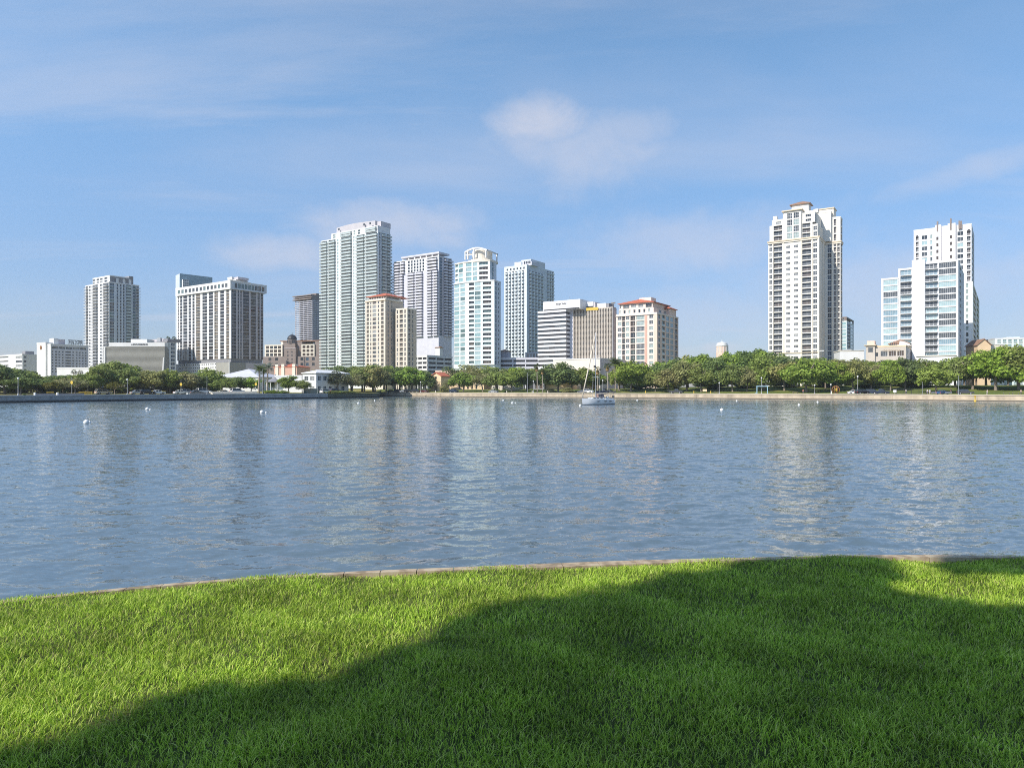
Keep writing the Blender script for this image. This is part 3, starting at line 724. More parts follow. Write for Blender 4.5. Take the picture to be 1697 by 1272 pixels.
# --- glass tower with swept top behind it
b = Bld('glass_tower', 'pale glass tower with a swept sloping top rising behind the charcoal tower', 298, 540, 291, 352, t=50, cat='tower', group='downtown towers')
zt, zr, zz = b.z(453), b.z(459.5, 0, b.D), b.z(480)
b.wall.box(-b.W, 0, 0, b.D, 0, zz, M['blueg'])
fin = b.mb('roof_fin')
fin.poly([(0, 0, zz), (0, b.D, zz), (0, b.D, zr), (0, 0, zt), (-.8, 0, zz), (-.8, b.D, zz), (-.8, b.D, zr), (-.8, 0, zt)], [(0, 1, 2, 3), (7, 6, 5, 4), (3, 2, 6, 7), (0, 3, 7, 4), (1, 5, 6, 2), (0, 4, 5, 1)], M['g_sky'])
fin.box(-b.W, -.81, 0, 1, zz, zt, M['blueg'])
pc = b.mb('roof_pavilion')
ya, yb = b.ry(302, 1), b.ry(312, 1)
pc.box(.3, 3, ya, yb, zz, b.z(463), M['white'])
for k in range(4):
    za = lerp(zz, b.z(463), (k + .25) / 4)
    for j in range(3): pc.box(3.003, 3.05, lerp(ya, yb, (j + .2) / 3), lerp(ya, yb, (j + .75) / 3), za, za + 1.4, M['g_mid'])
b.finish()

# --- tower under construction
b = Bld('unfinished_tower', 'grey concrete tower under construction, open floor slabs and brown top formwork', 517.5, 700, 489, 533, cat='tower', group='downtown towers')
zt, zb = b.z(489), b.z(570); n = 27
b.wall.box(-b.W + 4, -4, 4, b.D, 0, zt - 1, M['dark'])
for k in range(n):
    z = lerp(zb, zt, k / (n - 1)); top = k >= n - 3
    b.mb('floor_slabs' if 0 else 'floor_slab').box(-b.W - (2.4 - .6 * (k % 2) if top else .4 * (k % 3 == 0)), 0, -(1.6 - .7 * (k % 2) if top else 0), b.D, z, z + (.85 if top else .5), M['brown' if top else 'lav'])
col = b.mb('frame_column')
for i in range(5): col.box(lerp(-b.W, -1, i / 4), lerp(-b.W, -1, i / 4) + .7, .25, 1.1, zb - 20, zt, M['lavd'])
for i in range(5): col.box(-1.1, -.25, lerp(2, b.D - 2, i / 4), lerp(2, b.D - 2, i / 4) + 1.5, zb - 20, zt, M['lavd'])
b.mb('formwork').box(-b.W * .5, -1, 6, b.D, zt + 1.2, b.z(484.5), M['brown'])
b.mb('loading_platform').box(-b.W - 3.4, -b.W - .01, 1, 6, b.z(507.5), b.z(506.5), M['greyd'])
b.finish()

# --- brown hotel with dome
b = Bld('domed_building', 'brown stone building with a small dark dome and cream window bays', 534, 600, 436, cat='building', D=26, t=12)
zm, zu = b.z(590), b.z(571)
x = lambda p, y=0: b.fx(p, y)
dk = {'h': (.25, .8), 'g': ('g_dark', 'g_blue'), 'mull': (2, 0), 'fr': 'framed'}
b.block(-b.W, 0, 0, 24, 0, b.z(608), 1, 'brown', cap=False)
b.block(-b.W, 0, 0, 24, b.z(608), zm, 2, 'brown', [(p, p + 4.6, 'w', dk) for p in (445, 456, 498, 507, 517)], [], e=.5, cap=False)
cb = {'h': (.14, .86), 'g': ('g_brown', 'g_dark', 'g_brown'), 'mull': (2, 0), 'fr': 'framed', 'dep': .4}
b.block(x(439, .8), x(468, .8), .8, 14, zm + .02, zu, 3, 'cream2', [(441 + i * 6.6, 446 + i * 6.6, 'w', cb) for i in range(4)], [], e=.8, zone=5)
b.block(x(500, .8), x(521, .8), .8, 14, zm + .02, zu, 3, 'cream2', [(501.3 + i * 6.6, 506.3 + i * 6.6, 'w', cb) for i in range(3)], [], e=.8, zone=5)
b.wall.box(x(468, .8) + .05, x(500, .8) - .3, 2, 22, zm + .02, b.z(564.5), M['brown']); b.wall.box(x(521, .8) + .1, -.2, 2, 22, zm + .02, b.z(564.5), M['brown'])
b.roof.box(x(462), -.1, 1.6, 22, b.z(564.5), b.z(563), M['tile2']); b.wall.box(x(458), x(467), 8, 14, zu + .8, b.z(563.5), M['cream2'])
tw = b.mb('dome_tower'); xa, xb = x(471, -1.5), x(490, -1.5); xc = (xa + xb) / 2; rr = (x(487) - x(474)) / 2
tw.box(xa, xb, -1.5, 6, 0, b.z(577), M['brown']); tw.box(xa + .8, xb - .8, -1, 5.5, b.z(577), b.z(568), M['brown'])
tw.box(xa - .2, xb + .2, -1.8, 6.2, b.z(577), b.z(576), M['mauve'])
tw.lathe([(rr * 1.02, b.z(568)), (rr * 1.02, b.z(561))], M['brown'], 16, (xc, 2.2, 0))
for k in range(5):
    a = -math.pi / 2 + (k - 2) * .5; tw.box(xc + rr * math.cos(a) - .35, xc + rr * math.cos(a) + .35, 2.2 + rr * math.sin(a) - .3, 2.2 + rr * math.sin(a) + .1, b.z(567.5), b.z(562.5), M['g_dark'])
for k in range(4):
    for j in (-1, 1): tw.box(xc + j * 2 - .5, xc + j * 2 + .5, -1.53, -1.505, b.z(602 - k * 6), b.z(599 - k * 6), M['g_dark'])
dm = b.mb('dome'); H = b.z(553) - b.z(561)
dm.lathe([(rr * 1.1 * math.cos(i / 9 * 1.5), b.z(561) + H * math.sin(i / 9 * 1.5)) for i in range(10)] + [(.25, b.z(552.4)), (.12, b.z(549))], M['black'], 20, (xc, 2.2, 0)); dm.sm = True
b.finish()

# --- tallest tower: pale green glass balconies
b = Bld('residential_tower', 'tallest tower, pale green glass balconies and a rounded grey crown', 626, 540, 532, 647, cat='tower', group='downtown towers')
z0, z1 = b.z(612), b.z(384); n = 41
G = ('g_green', 'g_greend', 'g_mid', 'g_green', 'g_green', 'g_dark')
bp = lambda a, c, ov=0: (a, c, 'p', {'h': (.05, .97), 'g': G, 'rail': 'glass', 'p': 1.6, 'ov': ov, 'sm': M['palew'], 'rm': 'palew'})
F_ = [bp(532.4, 542, .9), bp(544.4, 556), (558.6, 561, 'w', {'h': (.2, .9), 'g': ('g_tealp', 'g_green')}), bp(565.5, 583), (585.5, 587.5, 'w', {'h': (.2, .9), 'g': ('g_tealp', 'g_green')}), bp(591, 604.5), bp(606.8, 625, .8)]
R_ = [(628.5, 630.5, 'w', {'h': (.1, .95), 'g': ('g_greend',)}), bp(632.5, 639), bp(641, 646.5, .8)]
b.block(-b.W, 0, 0, b.D, 0, z0, 1, 'palew', cap=False)
b.block(-b.W, 0, 0, b.D, z0, z1, n, 'palew', F_, R_, e=.8, mr='blueg', zone=0)
xa = b.fx(549); zt = b.z(374.5)
b.block(xa, -.5, .3, b.D, z1 + .75, zt, 2, 'white', [bp(565.5, 583), (552, 556, 'w', {'h': (.1, .9), 'g': ('g_green',)}), (586, 589, 'w', {'h': (.1, .9), 'g': ('g_green',)}), (593, 597, 'w', {'h': (.1, .9), 'g': ('g_greend',)}), bp(606.8, 624)], [], e=.8, zone=300)
zk = b.z(362.5); xa, xb = b.fx(556, 2), b.fx(620, 2)
arc = [(lerp(xa, xb, i / 14), 3.2 - 3.0 * math.sin(math.pi * i / 14)) for i in range(15)] + [(xb, 16), (xa, 16)]
b.mb('crown').prism(arc, zt + .7, zk, M['crown']); b.mb('crown').box(xb + .05, -1.5, 5, 16, zt + .7, zk - .6, M['mauve'])
for a in (560, 602, 612): b.mb('crown').box(b.fx(a), b.fx(a + 2), -.1, .6, zt + 2.5, zt + 4, M['g_mid'])
b.finish()

# --- cream tower with red roof, in front of it
b = Bld('cream_tower', 'slender cream tower with red tile hip roof in front of the tallest tower', 638.5, 430, 606, 690, cat='tower', group='downtown towers')
z1, z2 = b.z(496), b.z(512)
yw = b.ry(654)                      # the second wing stands forward of the recess
ar = lambda a, c: (a, c, 'b', {'h': (.10, .86), 'g': ('g_brown', 'g_dark'), 'rail': 'bars', 'rm': 'cream2', 'sm': M['cream2']})
wn = lambda a, c, mu=1: (a, c, 'w', {'h': (.12, .84), 'g': ('g_brown', 'g_dark', 'g_mid', 'g_blind'), 'mull': (mu, 1), 'fw': .09, 'fr': 'frame'})
F_ = [ar(607.6, 611.4), wn(613.4, 615.4), wn(617.4, 623.6, 3), wn(626, 628.4), ar(631.2, 635.8)]
R_ = [wn(642.5, 644.2), wn(648.5, 650.2)]
b.block(-b.W, 0, 0, b.D * .55, 0, b.z(614), 1, 'cream', cap=False)
b.block(-b.W, 0, 0, b.D * .55, b.z(614), z1, 17, 'cream', F_, R_, e=.9, mr='tan', capm='cream2')
x2 = b.fx(675, yw - 1.5); x1_ = max(b.fx(656, yw - 1.5), .1)
if x2 > x1_ + 1:
    b.block(x1_, x2, yw - 1.5, b.ry(690, x2, yw - 1.5), 0, z2, 17, 'cream', [wn(657.4, 659.6), ar(662.2, 667.6), wn(670, 672.4)], [ar(676, 680), wn(683, 685)], e=.9, mr='tan', capm='cream2', zone=-200)
at = b.mb('attic'); at.box(-b.W + 1.5, -1, 1.5, b.D * .55 - 1, z1 + .71, b.z(489.5), M['cream'])
for i in range(7): at.box(lerp(-b.W + 2, -2.4, i / 6), lerp(-b.W + 2, -2.4, i / 6) + 1.2, 1.44, 1.495, z1 + 1.2, b.z(490.5), M['g_brown'])
for i in range(8): at.box(-.995, -.94, lerp(3, b.D * .55 - 4, i / 7), lerp(3, b.D * .55 - 4, i / 7) + 1.1, z1 + 1.2, b.z(490.5), M['g_brown'])
b.mb('tile_roof').hip(-b.W + 1, -.5, 1, b.D * .55 + 4, b.z(489.4), b.z(481.5) - b.z(489.0), M['tile'], eave=.9)
b.mb('cornice').box(-b.W - .5, .4, -.4, b.D * .55, z1 - .6, z1 - .1, M['trim'])
b.finish()

# --- lavender tower
b = Bld('residential_tower', 'lavender grey tower with floating flat roof behind the cream tower', 727, 525, 653, 748.5, cat='tower', group='downtown towers')
z0, zm, z1 = b.z(556), b.z(446), b.z(425)
L_ = ('g_dark', 'g_dark', 'g_mid')
bp = lambda a, c, ov=0: (a, c, 'p', {'h': (.05, .95), 'g': L_, 'rail': 'solid', 'p': 1.7, 'ov': ov, 'sm': M['lav'], 'rm': 'lav', 'rh': .95})
F_ = [bp(653.3, 662, .7), bp(664, 669), bp(675.5, 687.5), bp(689, 701), bp(708, 717), bp(718.5, 726.4)]
R_ = [(728.5, 733, 'w', {'h': (.05, .9), 'g': ('g_blue',)}), bp(735.5, 740), bp(742, 748, .8)]
b.wall.box(-b.W, 0, 0, b.D, 0, z0, M['lav'])
b.block(-b.W, 0, 0, b.D, z0, zm, 23, 'lav', F_, R_, e=.8, cap=False, mr='mauve')
tw_ = lambda a, c: (a, c, 'w', {'h': (.1, .9), 'g': L_, 'fw': .1})
b.block(-b.W, 0, 0, b.D, zm + .02, z1, 4, 'white', [bp(653.3, 663), bp(664.5, 671)] + [tw_(676 + i * 4.8, 679 + i * 4.8) for i in range(6)] + [bp(708, 725)], R_, e=.8, mr='lav', zone=100)
fl = b.mb('roof_canopy'); zc = b.z(419)
fl.box(b.fx(663), -.6, 1, b.D - 2, zc, zc + 1.3, M['lav'])
for i in range(7): fl.box(lerp(b.fx(665), -2.2, i / 6), lerp(b.fx(665), -2.2, i / 6) + .9, 1.5, 2.4, z1 + .7, zc, M['white'])
fl.box(b.fx(668), -6, 5, b.D - 4, z1 + .7, zc - .01, M['mauve']); fl.box(b.fx(715), -2, 4, b.D - 6, zc + 1.31, b.z(416.5), M['greyd'])
b.finish()

# --- teal and white rounded tower
b = Bld('rounded_tower', 'white and turquoise tower with stepped top and round arched crown', 817.5, 430, 749, 830, cat='tower', group='downtown towers', t=26)
z0, z1 = b.z(604), b.z(465); n = 18
TG = ('g_teal', 'g_tealp', 'g_tealp', 'g_teald')
tw_ = lambda a, c, mu: (a, c, 'w', {'h': (.14, .93), 'g': TG, 'mull': (mu, 0), 'fr': 'frame', 'fw': .05})
bb = lambda a, c, g=('g_brown', 'g_dark', 'g_teald'): (a, c, 'b', {'h': (.06, .90), 'g': g, 'rail': 'solid', 'rm': 'tealw', 'sm': M['white'], 'rh': .8})
W_ = b.W
def rounded(zlo, zhi, n, xl, xr, yf, cols3, right, zone, capm):
    """three flat facets that bow the front out"""
    w = xr - xl; bow = 1.6
    P = [(xr, yf + bow * .9), (xr - w * .30, yf), (xr - w * .68, yf), (xl, yf + bow * 1.9)]
    core = [(p[0], p[1] + 1.0) for p in P]; core = [(core[0][0] - 1, core[0][1])] + core[1:-1] + [(core[-1][0] + .3, core[-1][1])] + [(xl + .3, yf + b.D), (xr - 1, yf + b.D)]
    b.wall.prism(core, zlo, zhi - .01, M['g_dark'])
    for (A0, A1), cols in zip(zip(P, P[1:]), cols3):
        d = Vector((A1[0] - A0[0], A1[1] - A0[1])); Lm = d.length; d /= Lm
        b.facade(A0, (d.x, d.y), (-d.y, d.x), Lm, zlo, zhi, n, cols, M['tealw'], .95, zone)
    b.facade((xr, P[0][1] + .95), (0, 1), (1, 0), b.D - 2.5, zlo, zhi, n, right, M['blueg'], .95, zone - 300)  # blue-grey right side: shade put into its colour
    b.wall.box(xl - .25, xl - .01, P[3][1], yf + b.D, zlo, zhi, M['white'])
    b.roof.prism([(P[0][0] + .15, P[0][1] - .2), (P[1][0], yf - .25), (P[2][0], yf - .25), (xl - .4, P[3][1] - .3), (xl - .4, yf + b.D), (xr + .15, yf + b.D)], zhi + .003, zhi + .8, M[capm])
rounded(z0, z1, n, -W_, 0, 0, [[bb(800, 814.2)], [bb(777, 785.5), tw_(786.6, 798.4, 4)], [(749.8, 751.2, 'w', {'h': (.3, .85), 'g': TG}), tw_(752.2, 761.4, 3), tw_(763, 775, 4)]],
        [(820, 823.2, 'w', {'h': (.1, .95), 'g': ('g_teald', 'g_blue')}), (825.5, 827, 'w', {'h': (.3, .8), 'g': ('g_dark',)})], 0, 'white')
b.wall.box(-W_, -.2, 2.5, b.D, 0, z0 - .01, M['tealw'])
zs = b.z(430.5)
xl, xr = b.fx(752, 2.2), b.fx(811.5, 2.2)
rounded(z1 + .82, zs, 4, xl, xr, 1.2, [[bb(794, 808.5)], [tw_(772.5, 781.5, 3), tw_(784, 791, 2)], [bb(753, 759, TG), tw_(760, 767, 2)]], [(815, 818, 'w', {'h': (.05, .95), 'g': ('g_teald',)})], 400, 'cream2')
zd, ze = b.z(424), b.z(404.5); xa, xb = b.fx(771, 4), b.fx(808, 4); xc = (xa + xb) / 2; rr = (xb - xa) / 2
b.mb('roof_drum').lathe([(rr * 1.25, zs + .85), (rr * 1.25, zs + 1.6), (rr * 1.05, zs + 1.7), (rr * 1.05, zd)], M['cream2'], 28, (xc, 4 + rr, 0))
cr = b.mb('crown'); cr.lathe([(rr * .80, zd), (rr * .80, b.z(408)), (rr * .7, b.z(406.5))], M['cream2'], 28, (xc, 4 + rr, 0))
hz = ze - zd; N_ = 16                     # arched frame in front of the drum, and its twin behind
for yy in (3.0, 4 + rr * 1.7):
    for i in range(N_):
        a0, a1 = i / N_, (i + 1) / N_
        top = lambda u: zd + hz * (.72 + .28 * math.sin(math.pi * u))
        X0, X1 = lerp(xa, xb, a0), lerp(xa, xb, a1)
        cr.poly([(X0, yy, top(a0) - 1.0), (X1, yy, top(a1) - 1.0), (X1, yy, top(a1)), (X0, yy, top(a0)), (X0, yy + .9, top(a0) - 1.0), (X1, yy + .9, top(a1) - 1.0), (X1, yy + .9, top(a1)), (X0, yy + .9, top(a0))],
                [(0, 1, 2, 3), (7, 6, 5, 4), (3, 2, 6, 7), (0, 4, 5, 1)], M['white'])
    for u in (0, .12, .40, .93):
        X = lerp(xa, xb, u); cr.box(X, X + .7, yy + .02, yy + .85, zd, top(min(1, u)) - .9, M['white'])
    cr.box(xa + .7, lerp(xa, xb, .40), yy + .05, yy + .8, zd + hz * .34, zd + hz * .42, M['white'])
for u in (0, 1): cr.box(lerp(xa, xb, u) - (.7 if u else 0), lerp(xa, xb, u) + (0 if u else .7), 3.95, 4 + rr * 1.7 - .05, zd + hz * .60, zd + hz * .71, M['white'])
b.finish()

# --- white tower with a regular grid of balconies
b = Bld('residential_tower', 'white tower with a tight grid of balconies left of the striped office', 873, 520, 836, 917.8, cat='tower', group='downtown towers')
z0, zm, z1 = b.z(592), b.z(446.5), b.z(439.5)
bp = lambda a, c: (a, c, 'p', {'h': (.18, .86), 'g': ('g_dark', 'g_mid', 'g_dark'), 'rail': 'solid', 'p': 1.2, 'sm': M['coolw'], 'rm': 'coolw', 'rh': .9})
F_ = [bp(p, p + 3.6) for p in (837.6, 843, 848.4, 853.8, 859.2, 864.6)]
yb = b.ry(904)
R_ = [bp(p, p + 3) for p in (877, 882, 887, 892, 897)]; R2 = [bp(p, p + 2.2) for p in (907, 911, 914.8)]
b.wall.box(-b.W, 0, 0, b.D, 0, z0, M['coolw'])
b.block(-b.W, 0, 0, yb, z0, zm, 25, 'coolw', F_, R_, e=.7, cap=False, mr='blueg')
b.block(-b.W, 0, yb + .3, b.D, z0, b.z(447.5, 0, yb), 25, 'coolw', [], R2, e=.7, mr='blueg')
b.block(-b.W, 0, 0, yb, zm + .02, z1, 1, 'coolw', [(p, p + 2.6, 'w', {'h': (.2, .7), 'g': ('g_dark',), 'fw': .08}) for p in (839.5, 845, 850.5, 856, 861.5, 867)], [], zone=100, mr='blueg')
ph = b.mb('penthouse'); ph.box(b.fx(853, 3), b.fx(864, 3), 3, 10, z1 + .7, b.z(431), M['coolw']); ph.box(b.fx(864, 3) + .1, b.fx(880, 3), 4, 14, z1 + .7, b.z(432), M['lav']); ph.box(-9, -.1, b.ry(880), yb - .3, z1 + .7, b.z(427), M['blueg'])
for i in range(4): ph.box(b.fx(868 + i * 3, 3.9), b.fx(870 + i * 3, 3.9), 3.9, 3.99, z1 + 2, z1 + 4, M['g_dark'])
ph.box(b.fx(850, 4), b.fx(854, 4), 6, 9, z1 + .7, b.z(429), M['steel'])
b.finish()

# --- striped office
b = Bld('office_block', 'office block with bold white and black horizontal stripes and white top box', 938, 405, 891, 945.5, cat='office block')
z0, z1 = b.z(606), b.z(512.5); n = 13
b.wall.box(-b.W + .3, -.3, .3, b.D, 0, z1 - .02, M['g_char'])
fh = (z1 - z0) / n
for k in range(n):
    b.wall.box(-b.W, 0, 0, b.D, z0 + (k + .52) * fh, z0 + (k + 1) * fh - .02, M['white2'])
    nm = 5
    for i in range(nm):
        xa, xb = lerp(-b.W + .35, -.35, i / nm), lerp(-b.W + .35, -.35, (i + 1) / nm)
        t = MB().box(-(xb - xa) / 2 + .03, (xb - xa) / 2 - .03, 0, .06, 0, fh * .51, M[b.rnd.choice(('g_char', 'g_char', 'g_mid', 'g_dark'))])
        b.part('window', t, ((xa + xb) / 2, .23, z0 + k * fh + .02), 0, k)
b.wall.box(-b.W, 0, 0, b.D, 0, z0 - .01, M['white2'])
xa = b.fx(900, .8); yB = 18; xb = b.fx(961.5, .8)
b.mb('top_box').box(xa, xb, .8, yB, z1 + .02, b.z(496.8), M['white2'])
b.mb('top_box').box(xa + .5, xb - .5, .6, .79, z1 + .02, z1 + .8, M['dark'])
text('Morgan Stanley', 'sign_lettering', b.root, ((b.fx(921.5, .8) + b.fx(938.7, .8)) / 2, .72, b.z(502.2)), 0, 1.7, M['greyd'], abs(b.fx(938.7, .8) - b.fx(921.5, .8)))
b.mb('antenna').tube([(b.fx(935), 6, b.z(496.8)), (b.fx(935), 6, b.z(488))], .09, M['steel'])
b.finish()

# --- beige ribbed office beside it
b = Bld('office_block', 'beige ribbed office block with yellow banner, joined to the striped block', 1016.5, 394, 944.5, 1021.8, cat='office block')
z0, z1 = b.z(600), b.z(509.5); n = 10
fh = (z1 - z0) / n; xa = b.fx(950.4)
b.mb('corner_pier').box(-b.W, xa, -.6, 14, 0, z1 + .3, M['lav'])
b.wall.box(xa + .02, -.3, .3, b.D, 0, z1 - .02, M['beige'])
for k in range(n):
    for i in range(6):
        X0, X1 = lerp(xa + .1, -.4, i / 6), lerp(xa + .1, -.4, (i + 1) / 6)
        t = MB().box(-(X1 - X0) / 2 + .02, (X1 - X0) / 2 - .02, 0, .05, 0, fh * .5, M[b.rnd.choice(('g_brown', 'g_dark', 'g_dark', 'g_mid'))])
        b.part('window', t, ((X0 + X1) / 2, .24, z0 + (k + .40) * fh), 0, k)
rb = b.mb('facade_rib'); nr = 25
for i in range(nr + 1): rb.box(lerp(xa + .05, -.6, i / nr), lerp(xa + .05, -.6, i / nr) + .42, -.35, .22, z0 - 6, z1, M['beige'])
b.mb('right_wall').box(-.28, 0, .32, b.D, 0, z1, M['mauve']); b.mb('right_wall').box(-.5, .12, -.4, .3, 0, z1 + .2, M['greyd'])
b.roof.box(xa, -.5, .25, b.D, z1, z1 + .5, M['beige'])
bn = MB().box(b.fx(971.6, -.5), b.fx(991.6, -.5), -.55, -.42, b.z(511.8), b.z(507), M['yellow']); bn.build('banner', b.root)
ph = b.mb('penthouse')
ph.box(b.fx(964, 3), b.fx(983, 3), 3, 11, z1 + .51, b.z(503), M['dark']); ph.box(b.fx(964, 3) - .1, b.fx(983, 3) + .1, 2.9, 11, b.z(503), b.z(495.8), M['white2']); ph.box(b.fx(983.2, 3), b.fx(986, 3), 3.2, 12, z1 + .51, b.z(496.5), M['mauve'])
ph.box(b.fx(987.5, 5), b.fx(1004, 5), 5, 12, z1 + .51, b.z(499), M['white2']); ph.box(b.fx(1004.2, 5), b.fx(1009, 5), 5.2, 12, z1 + .51, b.z(499.5), M['greyd'])
an = b.mb('satellite_dish'); an.lathe([(.1, 0), (.9, .25), (1.5, .8), (1.52, .85)], M['white'], 14, (b.fx(1011), 4, b.z(502))); an.tube([(b.fx(1011), 4, z1 + .5), (b.fx(1011), 4, b.z(502))], .15, M['steel']); an.tube([(b.fx(1013), 5, z1 + .5), (b.fx(1013), 5, b.z(497.5))], .1, M['steel'])
b.finish()

# --- cream podium hall in front of the two offices
b = Bld('podium_hall', 'long blank cream hall in front of the striped and beige offices', 994, 362, 917, 1040, cat='hall')
z1 = b.z(594.5)
b.wall.box(-b.W, 0, 0, b.D, 0, z1, M['cream2']); b.wall.box(.003, .25, 0, b.D, 0, z1, M['mauve'])  # mauve skin on the right end paints in its shade
b.roof.box(-b.W - .2, .4, -.2, b.D, z1 + .003, z1 + .5, M['white'])
text('250', 'sign_lettering', b.root, (b.fx(946), -.1, b.z(607)), 0, 1.2, M['greyd'])
b.finish()

# --- pink and cream building with red roof
b = Bld('tiled_residence', 'pink and cream mid-rise with terracotta roof right of the beige office', 1088.5, 378, 1021.8, 1124, cat='residence')
zm, za, zt = b.z(519), b.z(508), b.z(499)
GP = ('g_green', 'g_teald', 'g_green', 'g_mid')
w_ = lambda a, c, mu=2, m=None: (a, c, 'w', {'h': (.22, .84), 'g': GP, 'mull': (mu, 1), 'fw': .08})
l_ = lambda a, c: (a, c, 'b', {'h': (.05, .92), 'g': ('g_brown', 'g_dark', 'g_greend'), 'rail': 'bars', 'rm': 'raild', 'sm': M['blush']})
F_ = [w_(1023.6, 1030), l_(1031, 1035.8), w_(1037, 1043), l_(1044.8, 1052.6), (1054.6, 1068, 'w', {'h': (.10, .90), 'g': GP, 'mull': (6, 1), 'fw': .07}), w_(1076, 1082.4)]
R_ = [(1091, 1094, 'w', {'h': (.2, .85), 'g': ('g_mid', 'g_dark')}), (1097, 1102, 'b', {'h': (.05, .92), 'g': ('g_teald',), 'rail': 'glass'}), (1104, 1109, 'w', {'h': (.1, .9), 'g': ('g_sky', 'g_teald'), 'mull': (3, 0)}), (1111, 1116, 'w', {'h': (.1, .9), 'g': ('g_sky', 'g_teald'), 'mull': (3, 0)}), (1118, 1123, 'b', {'h': (.05, .92), 'g': ('g_dark',), 'rail': 'bars', 'ov': .3})]
b.block(-b.W, 0, 0, b.D, 0, b.z(616), 1, 'blush', cap=False)
b.block(-b.W, 0, 0, b.D, b.z(616), zm, 10, 'blush', F_, R_, e=.8, mr='pink', capm='blush')
pp = b.mb('pilaster'); pp.box(b.fx(1068.4, -.25), b.fx(1072, -.25), -.25, -.003, 0, zm, M['pinkd']); pp.box(b.fx(1083.5, -.25), .3, -.25, -.003, 0, zm - .1, M['pink'])
b.block(-b.W + 1, -2.5, 1.5, b.D - 6, zm + .72, za, 1, 'blush', [(1025 + i * 8.2, 1028.6 + i * 8.2, 'w', {'h': (.15, .8), 'g': ('g_green', 'g_dark'), 'fw': .1}) for i in range(7)], [(1092, 1096, 'w', {'h': (.2, .8)}), (1100, 1104, 'w', {'h': (.2, .8)})], e=.6, mr='pink', zone=60, cap=False)
b.block(-b.W + 1, -3.5, 2.5, b.D - 7, za + .02, zt, 1, 'blush', [(1026, 1029, 'w', {'h': (.2, .8)}), (1033, 1043, 'b', {'h': (.1, .85), 'rail': 'bars', 'rm': 'raild'}), (1046, 1054, 'w', {'h': (.2, .85), 'mull': (3, 0)}), (1058, 1066, 'w', {'h': (.2, .85), 'mull': (3, 0)}), (1070, 1080, 'b', {'h': (.1, .85), 'rail': 'bars', 'rm': 'raild'})], [], e=.6, mr='pink', zone=70, cap=False)
rf = b.mb('tile_roof'); rf.hip(-b.W + .6, -3, 2, b.D - 6.5, zt + .02, b.z(491.5) - zt, M['tile'], eave=.7, ridge=6)
rf.hip(-9, -.5, b.D - 13, b.D - 1, b.z(505), 2.2, M['tile'], eave=.5)
b.mb('right_turret').box(-8, -.8, b.D - 12, b.D - 1.5, zm + .72, b.z(505), M['pink'])
b.mb('lift_house').box(b.fx(1058, 6), b.fx(1078, 6), 7, 14, zt + 1, b.z(488.5), M['blush'])
b.mb('cornice').box(-b.W - .4, .4, -.45, b.D * .2, zm - .5, zm - .02, M['blush'])
b.finish()

# --- blue-grey low block and garages in the middle
b = Bld('plain_block', 'pale blue-grey block below the lavender tower, few small square windows', 705, 540, 689, 747, cat='building', t=30)
z1 = b.z(548.5)
b.block(-b.W, 0, 0, b.D, b.z(590), z1, 6, 'blueg', [(690, 703, 'w', {'h': (.02, .96), 'g': ('g_blue', 'g_sky'), 'mull': (5, 0)})], [(718, 720, 'w', {'h': (.3, .75), 'g': ('g_dark',)}), (732.5, 734.5, 'w', {'h': (.3, .75), 'g': ('g_dark',)})], e=.4, mr='blueg')
b.wall.box(-b.W, -.4, .4, b.D, 0, b.z(590), M['blueg'])
tt = b.mb('stair_turret'); tt.box(b.fx(723, -6), b.fx(730, -6), -7, -3, 0, b.z(578), M['white']); tt.hip(b.fx(722, -6), b.fx(731, -6), -7.4, -2.6, b.z(578), 1.6, M['tile2'])
b.finish()
def garage(label, pc, Y, pl, pr, pt, pb, n, wm, t=GRID, rmat=None):
    b = Bld('parking_garage', label, pc, Y, pl, pr, t=t, cat='parking garage', group='parking garages')
    z0, z1 = b.z(pb), b.z(pt); fh = (z1 - z0) / n
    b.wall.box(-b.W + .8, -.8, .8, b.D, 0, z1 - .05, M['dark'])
    for k in range(n + 2):
        zz = z1 - k * fh
        b.wall.box(-b.W, 0, 0, b.D, zz - fh * .52, zz, M[wm])
    nc = max(3, int(b.W / 9)); col = b.mb('column')
    for i in range(nc + 1): col.box(lerp(-b.W, -.7, i / nc), lerp(-b.W, -.7, i / nc) + .7, .1, .75, 0, z1 - .1, M[wm])
    nc = max(2, int(b.D / 9))
    for i in range(nc + 1): col.box(-.75, -.1, lerp(.8, b.D - 1, i / nc), lerp(.8, b.D - 1, i / nc) + .7, 0, z1 - .1, M[wm])
    return b
garage('white parking garage with dark open decks between the cream and turquoise towers', 708, 475, 684, 750, 588, 610, 3, 'white').finish()
b = garage('grey parking garage with dark open decks right of the turquoise tower', 893, 440, 828, None, 592, 607, 2, 'lav', t=8)
b.finish()
b = Bld('lounge_pavilion', 'small white rooftop pavilion with dark openings below the balcony-grid tower', 893, 470, 871, cat='pavilion', D=12, t=10)
b.block(-b.W, 0, 0, 12, 0, b.z(585), 6, 'white', [(873 + i * 5, 876.5 + i * 5, 'b', {'h': (.1, .9), 'rail': 'bars'}) for i in range(4)], [], capm='white'); b.mb('lift_house').box(b.fx(884, 3), b.fx(890, 3), 3, 8, b.z(585) + .7, b.z(582.5), M['white']); b.finish()
b = Bld('brown_annex', 'small brown flat-roofed annex at the foot of the turquoise tower', 842, 455, 829, cat='annex', D=10, t=10)
b.wall.box(-b.W, 0, 0, 10, 0, b.z(582), M['mauve']); b.roof.hip(-b.W, 0, 0, 10, b.z(582), 1.2, M['tile2'], eave=.6); b.finish()

